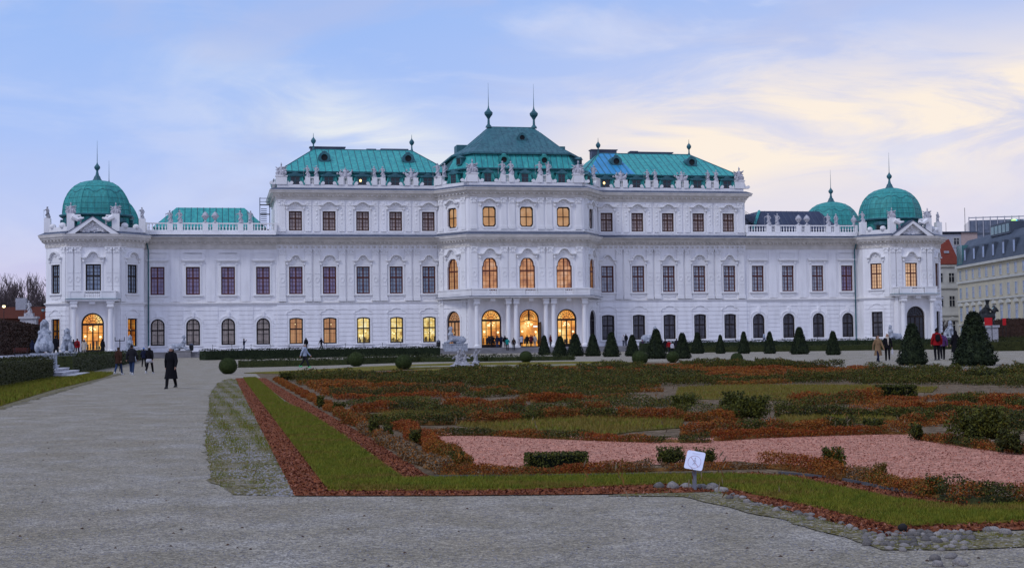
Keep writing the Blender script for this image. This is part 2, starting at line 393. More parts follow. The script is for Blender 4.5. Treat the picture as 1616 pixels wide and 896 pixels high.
_cache = {}
def frame_mesh(kind, w, h, style, fm):
    key = ('f', kind, w, h, style, fm)
    if key in _cache: return _cache[key]
    mb = MB(); pts = outline(kind, w, h); t = .17 if style != 'door' else .20
    inn = inset(pts, t, w, h); mb.ring(pts, inn, .16, .30)
    def vbar(x, wd, z0=None, z1=None, y0=.18):
        a, b = span_at(inn, x + 1e-4, 0); a = a if z0 is None else z0; b = b if z1 is None else z1
        mb.box(x - wd / 2, x + wd / 2, y0, .29, a - .02, b + .02)
    def hbar(z, wd, y0=.18):
        a, b = span_at(inn, z + 1e-4, 1); mb.box(a - .02, b + .02, y0, .29, z - wd / 2, z + wd / 2)
    if style in ('up', 'top', 'up_shoulder'):
        zt = h * (.60 if style != 'top' else .63)
        vbar(0, .18, y0=.168); hbar(zt, .21, .166)
        for x in (-w / 4 + .02, w / 4 - .02): vbar(x, .045, y0=.20)
        rows_b = 4 if style != 'top' else 3; rows_t = 3 if style != 'top' else 2
        for k in range(1, rows_b): hbar(zt * k / rows_b + .03, .045, .205)
        for k in range(1, rows_t): hbar(zt + (h - zt) * k / rows_t, .045, .205)
    elif style == 'ground':
        zt = h * .57
        vbar(0, .17, y0=.168); hbar(zt, .20, .166)
        for k in range(1, 8):
            if k != 4: vbar(-w / 2 + w * k / 8, .022, y0=.13)
        for z in (h * .12, h * .40, h * .80): hbar(z, .035, .125)
    elif style == 'oval':
        vbar(0, .12, y0=.168); hbar(h * .5, .12, .166)
    elif style == 'door':
        zt = h - w / 2 - .08
        vbar(0, .20, None, zt, y0=.17); hbar(zt, .30, .14)
        for x in (-w / 4, w / 4): vbar(x, .09, None, zt, y0=.185)
        for z in (h * .12, h * .30, h * .50): hbar(z, .06, .20)
        hbar(.24, .46, .175)
        for a in (30, 60, 90, 120, 150):
            q = radians(a); r0 = w * .16; r1 = w / 2 - .10; c = (0, zt)
            mb.tube([(r0 * cos(q), .22, zt + r0 * sin(q)), (r1 * cos(q), .22, zt + r1 * sin(q))], .035, 5)
        for rr in (w * .16, w * .31):
            mb.tube([(rr * cos(pi * i / 10), .22, zt + rr * sin(pi * i / 10)) for i in range(11)], .035, 5)
        for a in (45, 75, 105, 135):
            q = radians(a); rr = w * .40
            mb.ell((rr * cos(q), .22, zt + rr * sin(q)), (.09, .03, .09), 6, 4)
    elif style == 'opendoor':
        zt = h - w / 2 - .3
        mb.tube([(-w * .42 + w * .84 * i / 12, .22, zt + .25 * sin(pi * i / 12) - .1 * abs(sin(3 * pi * i / 12))) for i in range(13)], .05, 5)
        for a in range(25, 160, 13):
            q = radians(a)
            mb.tube([(.3 * cos(q), .22, zt + .5 + .3 * sin(q)), (w * .46 * cos(q), .22, zt + .2 + w * .42 * sin(q))], .03, 5)
        for rr in (.34, .75, 1.1): mb.tube([(rr * cos(pi * i / 12), .22, zt + .3 + rr * sin(pi * i / 12)) for i in range(13)], .03, 5)
        mb.box(-.12, .12, .2, .26, zt + .1, h - .2)
        mb.box(-w / 2 + .1, w / 2 - .1, .5, .58, h * .40, h * .42); mb.box(-.1, .0, .5, .58, 0, h * .4); mb.box(w * .38, w * .42, .5, .58, 0, h * .4)
    me = mb.mesh('window', fm); _cache[key] = me; return me
def pane_mesh(kind, w, h, pm, y=.26):
    key = ('p', kind, w, h, pm, y)
    if key in _cache: return _cache[key]
    mb = MB(); pts = inset(outline(kind, w, h), .04, w, h)
    mb.add([(x, y, z) for x, z in pts], [tuple(range(len(pts)))]); me = mb.mesh('pane', pm); _cache[key] = me; return me
def hood_mesh(style, w):
    key = ('h', style, w)
    if key in _cache: return _cache[key]
    mb = MB(); W = w / 2 + .55
    def eyebrow(path, t, y0, mi=0):
        n = len(path); lower = [(x * .97, z - t) for x, z in path]
        mb.ring(path, lower, y0, 0, mi, closed=False)
    if style == 'A':      # ogee hood with a raised middle
        path = [(-W, .0), (-W * .62, .02), (-W * .50, .16), (-W * .38, .48), (-W * .26, .70), (-.22, .80), (0, .84), (.22, .80), (W * .26, .70), (W * .38, .48), (W * .50, .16), (W * .62, .02), (W, .0)]
    elif style == 'Ar':   # round-headed
        path = [(-W, .0), (-W * .66, .0)] + [(W * .60 * cos(pi - pi * i / 8), .08 + .78 * sin(pi * i / 8)) for i in range(9)] + [(W * .66, .0), (W, .0)]
    elif style == 'B':
        path = [(-W, 0), (-W * .60, .02), (-W * .46, .20), (-W * .26, .40), (0, .48), (W * .26, .40), (W * .46, .20), (W * .60, .02), (W, 0)]
    elif style == 'C':
        path = [(-W, 0), (W, 0)]
    if style == 'D':
        path = [(-W * .95, -.35), (-W * .80, 0), (-W * .5, .05), (-W * .38, .32), (0, .42), (W * .38, .32), (W * .5, .05), (W * .80, 0), (W * .95, -.35)]
        mb.ring(path, [(x * .96, z - .10) for x, z in path], -.16, 0, closed=False)
    elif style == 'C':
        mb.box(-W, W, -.34, 0, -.12, .10); mb.box(-W + .15, W - .15, -.20, 0, -.26, -.122); mb.box(-W + .25, W - .25, -.05, 0, .30, 1.05)
        for sx in (-1, 1): mb.box(sx * (W - .35) - .12, sx * (W - .35) + .12, -.16, 0, -.62, -.262)
    else:
        eyebrow(path, .17, -.50); eyebrow([(x * .95, z - .172) for x, z in path], .10, -.24)
        mb.prism([(x * .88, z - .26) for x, z in path] + [(W * .80, -.70), (-W * .80, -.70)], -.06, 0)
        for sx in (-1, 1):
            mb.box(sx * W * .82 - .16, sx * W * .82 + .16, -.22, 0, -.62, -.275); mb.ell((sx * W * .82, -.2, -.62), (.14, .12, .16), 6, 5)
        k = .25 if style != 'B' else .02
        mb.ell((0, -.06, k), (.24, .16, .26), 8, 6)
        for a in range(7):
            q = pi * a / 6; mb.ell((.55 * cos(q), -.06, k - .22 + .34 * sin(q)), (.15, .09, .12), 6, 4)
    me = mb.mesh('window_hood', M['trim']); _cache[key] = me; return me
def surround_mesh(kind, w, h, t=.22, ears=True):
    key = ('s', kind, w, h, t)
    if key in _cache: return _cache[key]
    mb = MB(); pts = outline(kind, w, h); out = [(x * (1 + 2 * t / w), h / 2 + (z - h / 2) * (1 + 2 * t / h)) for x, z in pts]
    mb.ring(out, pts, -.10, .02)
    me = mb.mesh('window_surround', M['trim']); _cache[key] = me; return me
def sill_mesh(w, apron=True):
    key = ('sill', w, apron)
    if key in _cache: return _cache[key]
    mb = MB(); W = w / 2 + .42
    mb.box(-W, W, -.24, 0, -.20, -.02); mb.box(-W + .12, W - .12, -.13, 0, -.30, -.202)
    if apron:
        mb.prism([(-W + .25, -.302), (-W + .45, -.75), (-.5, -.72), (0, -.85), (.5, -.72), (W - .45, -.75), (W - .25, -.302)], -.06, 0)
    me = mb.mesh('window_sill', M['trim']); _cache[key] = me; return me

def window(seg, s, z, kind, w, h, style, fm, pm, hood=None, hz=0, sill=True, apron=True, surround=True, name='window'):
    o = link(name, frame_mesh(kind, w, h, style, M[fm]), palace, seg.M @ T3(s, 0, z))
    link('pane', pane_mesh(kind, w, h, M[pm]), o)
    if surround: link('surround', surround_mesh(kind, w, h, .22 if style != 'door' else .30), o)
    if sill: link('sill', sill_mesh(w, apron), o, T3(0, 0, -.02))
    if hood: link('hood', hood_mesh(hood, w), o, T3(0, 0, hz))
    return o

def panel(mb, L, z0, z1, holes, y=0.0, depth=.32, mi=0):
    """wall face with real openings and reveals; holes: outlines in (s,z)."""
    bm = bmesh.new(); edges = []
    def loop(pts):
        vs = [bm.verts.new((x, y, z)) for x, z in pts]
        return [bm.edges.new((vs[i], vs[(i + 1) % len(vs)])) for i in range(len(vs))]
    edges += loop([(0, z0), (L, z0), (L, z1), (0, z1)])
    for h in holes: edges += loop(h)
    bmesh.ops.triangle_fill(bm, use_beauty=True, use_dissolve=False, edges=edges)
    bm.verts.index_update()
    mb.add([v.co.copy() for v in bm.verts], [tuple(v.index for v in f.verts) for f in bm.faces], mi)
    bm.free()
    for h in holes:
        n = len(h); mb.add([(x, y, z) for x, z in h] + [(x, y + depth, z) for x, z in h], [(i, (i + 1) % n, n + (i + 1) % n, n + i) for i in range(n)], mi)
def hole(s, z, kind, w, h): return [(s + x, z + q) for x, q in outline(kind, w, h)]
def courses(mb, L, z0, z1, blocks, step=.62, y0=-.085):
    """rusticated courses standing proud of the wall, cut where the blocks (s0,s1,z0,z1) are."""
    n = int(round((z1 - z0) / step)); st = (z1 - z0) / n
    for k in range(n):
        a, b = z0 + k * st + .045, z0 + (k + 1) * st - .045
        cuts = sorted((max(0, q[0]), min(L, q[1])) for q in blocks if q[2] < b and q[3] > a)
        x = 0.0
        for c0, c1 in cuts:
            if c0 > x + .05: mb.box(x, c0, y0, .001, a, b)
            x = max(x, c1)
        if x < L - .05: mb.box(x, L, y0, .001, a, b)

def sweep(path, prof, mis, closed=False):
    """moulding: profile (out,z) along a plan path (u,v) with mitred corners; mis = material of each profile edge."""
    mb = MB(); n = len(path); k = len(prof); vs = []
    for i, p in enumerate(path):
        def nrm(a, b):
            d = Vector((b[0] - a[0], b[1] - a[1])); d.normalize(); return Vector((-d.y, d.x))
        ns = []
        if i > 0: ns.append(nrm(path[i - 1], p))
        if i < n - 1: ns.append(nrm(p, path[i + 1]))
        m = ns[0] if len(ns) == 1 else (ns[0] + ns[1]).normalized()
        sc = 1 / max(.3, m.dot(ns[0]))
        for o, z in prof: q = Vector(p) + m * o * sc; vs.append((q.x, -q.y, z))
    fs = []; mi = []
    for i in range(n - 1):
        for j in range(k - 1):
            fs.append((i * k + j, (i + 1) * k + j, (i + 1) * k + j + 1, i * k + j + 1)); mi.append(mis[j])
    fs += [tuple(range(k)), tuple(range((n - 1) * k, n * k))]; mi += [mis[0], mis[0]]
    mb.v = vs; mb.f = fs; mb.m = mi
    return mb

CX, WX, TX, FX, FV = 54.5, 35.9, 12.35, 8.6, 5.8      # wing outer end, tall block end, chamfer foot, front corner, front depth
PU, PF, PA, PV, PS = 61.1, 3.6, 3.0, 5.0, 2.0           # pavilion axis, half front, chamfer, front depth, side depth
low_path = [(-PU - PF - PA, -9), (-PU - PF - PA, PS), (-PU - PF, PV), (-PU + PF, PV), (-CX, PS), (-CX, 0), (-TX, 0), (-FX, FV), (FX, FV), (TX, 0), (CX, 0), (CX, PS), (PU - PF, PV), (PU + PF, PV), (PU + PF + PA, PS), (PU + PF + PA, -9)]
top_path = [(-WX, -17), (-WX, .12), (-TX - .05, .12), (-FX - .05, FV + .06), (FX + .05, FV + .06), (TX + .05, .12), (WX, .12), (WX, -17)]

# lower cornice round the whole front
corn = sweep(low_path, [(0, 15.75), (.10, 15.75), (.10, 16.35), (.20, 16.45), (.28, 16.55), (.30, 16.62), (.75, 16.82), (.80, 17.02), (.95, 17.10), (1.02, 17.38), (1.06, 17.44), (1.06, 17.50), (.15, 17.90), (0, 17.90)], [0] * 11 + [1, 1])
def brackets(mb, path, z0, z1, out0, out1, wd, step):
    for p, q in zip(path, path[1:]):
        sg = Seg(p, q)
        if sg.L < 1.5: continue
        n = int(sg.L / step); mb.xf = sg.M
        for k in range(n):
            s = (k + .5) * sg.L / n; mb.box(s - wd / 2, s + wd / 2, -out1, -out0, z0, z1)
        mb.xf = None
brackets(corn, low_path, 16.56, 16.80, .25, .62, .22, .62)
orn = [q for q in zip(low_path, low_path[1:])]
for (p, q) in orn:      # scrolled ornament in the frieze of all but the plain wings
    sg = Seg(p, q)
    if sg.L < 1.5 or (abs(p[0]) + abs(q[0])) / 2 > 62 and False: continue
    corn.xf = sg.M; n = int(sg.L / .8)
    a0 = 0
    for k in range(n):
        s = (k + .5) * sg.L / n; uu = p[0] + (q[0] - p[0]) * s / sg.L
        if WX < abs(uu) < CX: continue
        corn.ell((s, -.12, 16.06), (.20, .09, .20), 6, 4); corn.box(s - .34, s - .26, -.16, -.10, 15.86, 16.3)
    corn.xf = None
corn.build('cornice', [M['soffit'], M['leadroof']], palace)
corn2 = sweep(top_path, [(0, 22.95), (.06, 22.95), (.06, 23.10), (.14, 23.16), (.14, 23.42), (.45, 23.66), (.52, 23.84), (.86, 23.94), (.92, 24.15), (1.0, 24.26), (1.0, 24.34), (.2, 24.72), (0, 24.72)], [0] * 10 + [1, 1])
brackets(corn2, top_path, 23.44, 23.68, .14, .5, .24, .70)
corn2.build('cornice', [M['soffit'], M['leadroof']], palace)
# string course and plinth
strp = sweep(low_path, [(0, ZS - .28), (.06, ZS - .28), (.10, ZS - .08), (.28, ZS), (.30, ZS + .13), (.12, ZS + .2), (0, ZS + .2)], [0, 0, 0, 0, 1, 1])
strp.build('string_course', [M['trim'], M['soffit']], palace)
plin = sweep(low_path, [(0, ZB - .05), (.16, ZB - .05), (.16, ZB + .55), (.08, ZB + .65), (0, ZB + .65)], [0] * 4); plin.build('plinth', M['plaster'], palace)
thin = sweep(top_path, [(0, 18.02), (.05, 18.02), (.05, 18.22), (0, 18.26)], [0] * 3); thin.build('string_course', M['trim'], palace)

# ---- windows and walls
S_L = Seg((-CX, 0), (-WX, 0)); S_R = Seg((WX, 0), (CX, 0))
T_L = Seg((-WX, .12), (-TX, .12)); T_R = Seg((TX, .12), (WX, .12))
WINGU = [-52.7, -47.77, -42.83, -37.87]; TALLU = [-33.17, -28.3, -23.4, -18.53, -13.62 - .05]
def pilaster(mb, s, w, z0, z1, out=.20):
    mb.box(s - w / 2, s + w / 2, -out, .01, z0 + .5, z1 - .9); mb.box(s - w / 2 - .08, s + w / 2 + .08, -out - .07, .01, z0, z0 + .498)
    mb.box(s - w / 2 - .10, s + w / 2 + .10, -out - .12, .01, z1 - .14, z1); mb.box(s - w / 2 - .02, s + w / 2 + .02, -out - .03, .01, z1 - .898, z1 - .142)
    for sx in (-1, 1): mb.ell((s + sx * w * .40, -out - .08, z1 - .30), (.17, .10, .17), 7, 5)
    for k in range(3): mb.ell((s + (k - 1) * w * .3, -out - .05, z1 - .66), (.12, .07, .18), 6, 4)
def medallion(mb, s, w, z, out):
    c = [(s + w * .36 * cos(2 * pi * i / 12), z + .42 * sin(2 * pi * i / 12)) for i in range(12)]
    d = [(s + w * .24 * cos(2 * pi * i / 12), z + .28 * sin(2 * pi * i / 12)) for i in range(12)]
    mb.ring(c, d, -out - .05, -out + .01); mb.box(s - w * .42, s + w * .42, -out - .04, -out + .01, z - .95, z - .88); mb.box(s - w * .42, s + w * .42, -out - .04, -out + .01, z + .88, z + .95)
def build_pil(seg, s, w, z0, z1, out=.20, med=None, nm='pilaster'):
    mb = MB(); pilaster(mb, s, w, z0, z1, out)
    if med: medallion(mb, s, w, med, out)
    return mb.build(nm, M['trim'], palace, seg.M)
def wing(seg, us, lower_pane, up_pane, fm_up, fm_low):
    mb = MB(); L = seg.L; u0 = seg.p[0]
    holes = []; blocks = []
    for i, u in enumerate(us):
        s = u - u0
        holes += [hole(s, 2.0, 'arch', 1.95, 3.8), hole(s, 9.22, 'rect', 1.95, 4.0)]
        blocks.append((s - 1.45, s + 1.45, 1.0, 7.6))
        window(seg, s, 9.22, 'rect', 1.95, 4.0, 'up', fm_up, up_pane[i], 'C', 4.95)
        window(seg, s, 2.0, 'arch', 1.95, 3.8, 'ground', fm_low, lower_pane[i], None, apron=False)
        # arch moulding, keystone, blind panel above the ground floor window
        out = [(s + x * 1.42, 2.0 + z * 1.0 + .45 * (z > 2.7)) for x, z in outline('arch', 1.95, 3.8)]; inn = [(s + x * 1.26, 2.0 + z + .28 * (z > 2.7)) for x, z in outline('arch', 1.95, 3.8)]
        mb.ring(out, inn, -.11, .0); mb.box(s - .17, s + .17, -.2, 0, 5.98, 6.7)
        mb.box(s - 1.9, s - .35, -.06, 0, 6.95, 7.08); mb.box(s + .35, s + 1.9, -.06, 0, 6.95, 7.08)
        mb.box(s - 1.48, s - 1.22, -.07, 0, 1.7, 4.7); mb.box(s + 1.22, s + 1.48, -.07, 0, 1.7, 4.7); mb.box(s - 1.75, s - 1.2, -.12, 0, 4.7, 4.9); mb.box(s + 1.2, s + 1.75, -.12, 0, 4.7, 4.9)
        # recessed panel frame round the upper window
        for a, b, c, d in ((s - 1.72, s - 1.62, 8.3, 15.2), (s + 1.62, s + 1.72, 8.3, 15.2), (s - 1.62, s + 1.62, 15.1, 15.2)): mb.box(a, b, -.05, 0, c, d)
    panel(mb, L, 1.0, 16.5, holes)
    courses(mb, L, 1.75, 7.5, blocks)
    for i in range(len(us) - 1):
        m = (us[i] + us[i + 1]) / 2 - u0
        mb.box(m - .62, m + .62, -.07, 0, 8.2, 15.6); mb.box(m - .5, m + .5, -.10, 0, 8.25, 9.0)
    mb.build('facade_wall', M['plaster'], palace, seg.M)
wing(S_L, WINGU, ['g_beige'] * 4, ['g_lav'] * 4, 'wood', 'wood_dark')
wing(S_R, [-u for u in reversed(WINGU)], ['g_dark'] * 4, ['g_pale', 'g_pale', 'g_pale', 'g_lav'], 'wood', 'wood_dark')
def tall(seg, us, low, up, top, sign):
    mb = MB(); L = seg.L; u0 = seg.p[0]; holes = []; blocks = []
    for i, u in enumerate(us):
        s = u - u0
        holes += [hole(s, 2.0, 'seg', 1.95, 3.8), hole(s, 9.22, 'rect', 1.95, 4.0), hole(s, 18.45, 'rect', 1.9, 2.85)]
        blocks.append((s - 1.3, s + 1.3, 1.6, 6.05))
        window(seg, s, 9.22, 'rect', 1.95, 4.0, 'up', 'wood', up[i], 'A' if i % 2 == 0 else 'Ar', 4.95)
        window(seg, s, 2.0, 'seg', 1.95, 3.8, 'ground', 'wood_dark', low[i], 'D', 4.75, apron=False)
        window(seg, s, 18.45, 'rect', 1.9, 2.85, 'top', 'wood_top', top[i], 'B', 3.85, sill=False)
    panel(mb, L, 1.0, 16.5, [h for h in holes if h[0][1] < 17]); panel(mb, L, 16.5, 24.0, [h for h in holes if h[0][1] > 17])
    courses(mb, L, 1.75, 7.5, blocks)
    mb.build('facade_wall', M['plaster'], palace, seg.M)
    mids = [(us[i] + us[i + 1]) / 2 for i in range(4)]
    for m in mids:
        for k in (-.62, .62):
            build_pil(seg, m + k - u0, .92, 8.15, 15.75, .22, 11.3)
            q = MB(); s = m + k - u0; q.box(s - .44, s + .44, -.15, .01, 18.35, 22.9); q.box(s - .48, s + .48, -.20, .01, 22.1, 22.2)
            for z, r in ((22.5, .22), (21.4, .15), (20.9, .2), (20.2, .14), (19.6, .1)): q.ell((s, -.15, z), (r, .10, r * 1.1), 6, 4)
            q.build('pilaster', M['trim'], palace, seg.M)
    e = (us[0] if sign < 0 else us[-1]) + sign * 1.95
    build_pil(seg, e - u0, .95, 8.15, 15.75, .22, 11.3); build_pil(seg, e - u0, .95, 18.3, 22.95, .12)
tall(T_L, TALLU, ['l_dim', 'l_dim', 'l_yellow', 'l_yellow', 'l_yellow'], ['g_lav', 'g_lav', 'g_teal', 'g_teal', 'g_teal'], ['g_top'] * 5, -1)
tall(T_R, [-u for u in reversed(TALLU)], ['g_dark'] * 5, ['g_pale'] * 5, ['g_top'] * 5, 1)
# side walls and back of the tall blocks and the rest of the shell
shell = MB()
for sx in (-1, 1):
    a = sx * WX; shell.add([(a, -.12, 1), (a, 20, 1), (a, 20, 24), (a, -.12, 24)], [(0, 1, 2, 3)])
    b = sx * (PU + PF + PA); shell.add([(b, -PS, 1), (b, 20, 1), (b, 20, 17.5), (b, -PS, 17.5)], [(0, 1, 2, 3)])
    c = sx * CX; shell.add([(c, -PS, 1), (c, 0, 1), (c, 0, 17), (c, -PS, 17)], [(0, 1, 2, 3)])
shell.add([(-67.7, 30, 1), (67.7, 30, 1), (67.7, 30, 17.5), (-67.7, 30, 17.5)], [(0, 1, 2, 3)])
shell.add([(-WX, 20, 17), (WX, 20, 17), (WX, 20, 24), (-WX, 20, 24)], [(0, 1, 2, 3)])
shell.add([(-67.7, -2, 17.4), (67.7, -2, 17.4), (67.7, 30, 17.4), (-67.7, 30, 17.4)], [(0, 1, 2, 3)])
shell.add([(-WX, .3, 24.4), (WX, .3, 24.4), (WX, 20, 24.4), (-WX, 20, 24.4)], [(0, 1, 2, 3)])
for k in range(8): shell.box(-WX - .12, -WX + .02, 1.5 + k * 2.2, 2.3 + k * 2.2, 18.4, 22.8)
shell.build('side_wall', M['plaster'], palace)

# ---- centre block
C_F = Seg((-FX, FV), (FX, FV)); C_L = Seg((-TX, 0), (-FX, FV)); C_R = Seg((FX, FV), (TX, 0))
GV = FV + .9
C_G = Seg((-FX - .25, GV), (FX + .25, GV))
def centre(seg, ss, up, ov, chamfer):
    mb = MB(); holes = []; h2 = []
    for i, s in enumerate(ss):
        holes.append(hole(s, 9.35, 'shoulder', 2.35, 4.85)); h2.append(hole(s, 18.75, 'oval', 2.0, 2.75))
        window(seg, s, 9.35, 'shoulder', 2.35, 4.85, 'up_shoulder', 'wood', up[i], 'A', 5.45, sill=False)
        window(seg, s, 18.75, 'oval', 2.0, 2.75, 'oval', 'wood_dark', ov[i], 'B', 3.65, sill=False)
        if chamfer: holes.append(hole(s, ZB, 'arch', 2.9, 5.4))
    panel(mb, seg.L, 1.0, 16.5, holes); panel(mb, seg.L, 16.5, 24.0, h2)
    if chamfer:
        courses(mb, seg.L, 1.75, 7.5, [(seg.L / 2 - 1.8, seg.L / 2 + 1.8, 1, 6.8)])
    mb.build('facade_wall', M['plaster'], palace, seg.M)
centre(C_F, [FX - 5.55, FX, FX + 5.55], ['l_warm', 'l_warm', 'l_warm'], ['l_oval'] * 3, False)
centre(C_L, [C_L.L / 2], ['l_dim'], ['l_oval'], True)
centre(C_R, [C_R.L / 2], ['l_dim'], ['g_top'], True)
for seg, pm in ((C_L, 'l_dim'), (C_R, 'g_black')):
    window(seg, seg.L / 2, ZB, 'arch', 2.9, 5.4, 'door', 'wood_dark', pm, None, sill=False, name='arched_door')
    for s in (1.0, seg.L - 1.0):
        build_pil(seg, s, .9, 8.15, 15.75, .22, 11.3); build_pil(seg, s, .8, 18.3, 22.95, .1); build_pil(seg, s, .85, ZB, 8.1, .16)
for s in (.75, FX - 2.78 - .62, FX - 2.78 + .62, FX + 2.78 - .62, FX + 2.78 + .62, 2 * FX - .75):
    build_pil(C_F, s, .95, 9.3, 15.75, .16, 11.8); build_pil(C_F, s, .85, 18.3, 22.95, .12)
# porch: front wall of the ground floor, columns, balcony
mb = MB(); doors = [C_G.L / 2 - 5.6, C_G.L / 2, C_G.L / 2 + 5.6]
panel(mb, C_G.L, 1.0, 8.2, [hole(s, ZB, 'arch', 2.95, 5.5) for s in doors], depth=.4)
mb.box(-.001, C_G.L + .001, .02, .88, 8.15, 8.2)
for s in (0, C_G.L): mb.add([(s, 0, 1), (s, .9, 1), (s, .9, 8.2), (s, 0, 8.2)], [(0, 1, 2, 3)])
for s in (C_G.L / 2 - 2.8, C_G.L / 2 + 2.8): mb.box(s - 1.1, s + 1.1, -.06, 0, 4.2, 4.35)
mb.build('porch_wall', M['plaster'], palace, C_G.M)
window(C_G, doors[0], ZB, 'arch', 2.95, 5.5, 'door', 'wood_dark', 'l_door', None, sill=False, name='arched_door')
window(C_G, doors[2], ZB, 'arch', 2.95, 5.5, 'door', 'wood_dark', 'l_door', None, sill=False, name='arched_door')
od = window(C_G, doors[1], ZB, 'arch', 2.95, 5.5, 'opendoor', 'wood_dark', 'l_door', None, sill=False, name='arched_door')
lf = MB(); lf.box(0, .08, -1.35, .0, .05, 3.6); lf.box(-.02, .10, -1.37, -1.25, .05, 3.65); lf.build('door_leaf', M['wood_dark'], od, T3(1.42, .1, 0))
bx = MB(); bx.box(-.30, .30, -.02, .02, -.11, .11); bx.build('exit_sign_box', mat('lit_sign_white', (.9, .9, .9), emit=(.8, .9, .85), estr=1.0), od, T3(.95, .2, 3.0))
COLV = 8.0
def column(u, v, r=.34, z1=8.15):
    mb = MB()
    mb.box(-r - .14, r + .14, -r - .14, r + .14, ZB, ZB + .22)
    mb.lathe([(r + .12, ZB + .22), (r + .14, ZB + .32), (r + .04, ZB + .42), (r, ZB + .5), (r * 1.0, ZB + 2.4), (r * .86, z1 - 1.35), (r * .96, z1 - 1.33), (r * .96, z1 - 1.25), (r * .86, z1 - 1.23), (r * .9, z1 - 1.0), (r * 1.2, z1 - .78)], 18)
    mb.box(-r * 1.3, r * 1.3, -r * 1.3, r * 1.3, z1 - .778, z1 - .60); mb.box(-r * 1.15, r * 1.15, -r * 1.15, r * 1.15, z1 - .598, z1 - .26); mb.box(-r * 1.4, r * 1.4, -r * 1.4, r * 1.4, z1 - .258, z1 - .001)
    o = mb.build('column', M['trim'], palace, T3(u, -v, 0)); return o
for u in (-7.95, -3.35, -2.2, 2.2, 3.35, 7.95): column(u, COLV)
balc = [(-TX - .3, .6), (-9.1, COLV + .85), (9.1, COLV + .85), (TX + .3, .6)]
mb = MB(); mb.slab([(u, -v) for u, v in [(-TX + .2, .1), (-FX, COLV + .35), (FX, COLV + .35), (TX - .2, .1)]], 8.16, 8.32)
sw = sweep(balc, [(-.5, 8.2), (.0, 8.2), (.12, 8.32), (.12, 8.44)], [0, 0, 0]); mb.add(sw.v, sw.f)
sw = sweep(balc, [(.16, 8.42), (.16, 8.50), (-.4, 8.56), (-.4, 8.42)], [1, 1, 1]); o = len(mb.m); mb.add(sw.v, sw.f, 1)
mb.slab([(u, -v) for u, v in [(-TX - .2, .3), (-9.0, COLV + .7), (9.0, COLV + .7), (TX + .2, .3)]], 8.325, 8.50)
for s in (-5.6, 0, 5.6): mb.box(s - .35, s + .35, -COLV - .3, -COLV + .2, 7.75, 8.16)
mb.build('balcony', [M['trim'], M['leadroof']], palace)
def baluster_run(mb, sg, s0, s1, z0, z1, y0=-.16, y1=.16, step=.42, n=6):
    mb.xf = sg.M
    mb.box(s0, s1, y0, y1, z0, z0 + .16); mb.box(s0, s1, y0 - .03, y1 + .03, z1 - .16, z1)
    k = max(1, int((s1 - s0) / step)); h = z1 - z0 - .32
    for i in range(k):
        s = s0 + (i + .5) * (s1 - s0) / k; q = z0 + .16
        mb.lathe([(.11, q), (.06, q + h * .12), (.125, q + h * .36), (.055, q + h * .72), (.06, q + h * .85), (.10, q + h)], n, (s, (y0 + y1) / 2))
    mb.xf = None
mb = MB(); B_F = Seg((-8.7, COLV + .55), (8.7, COLV + .55))
for a, b in ((0, 2.2), (3.9, 7.6 - .05), (9.85, 13.5), (15.2, 17.4)):
    mb.xf = B_F.M; mb.box(a, b, -.10, .10, 8.72, 9.42); mb.box(a + .2, b - .2, -.14, -.10, 8.85, 9.3); mb.xf = None
mb.xf = B_F.M
for a in (0, 2.2, 3.6, 7.45, 9.65, 13.4, 15.0, 17.1): mb.box(a, a + .3, -.16, .16, 8.5, 9.62)
mb.box(0, 17.4, -.17, .17, 8.5, 8.718); mb.box(0, 17.4, -.2, .2, 9.422, 9.6); mb.xf = None
baluster_run(mb, B_F, 7.75, 9.65, 8.5, 9.6, step=.22); baluster_run(mb, B_F, 2.5, 3.6, 8.5, 9.6, step=.3); baluster_run(mb, B_F, 13.7, 15.0, 8.5, 9.6, step=.3)
for p, q in (((-TX, .75), (-8.75, COLV + .5)), ((8.75, COLV + .5), (TX, .75))):
    sg = Seg(p, q); mb.xf = sg.M; mb.box(0, sg.L, -.1, .1, 8.5, 9.42); mb.box(0, sg.L, -.18, .18, 9.422, 9.6); mb.box(sg.L * .3, sg.L * .7, -.14, -.1, 8.8, 9.3); mb.xf = None
mb.build('balcony_parapet', M['trim'], palace)

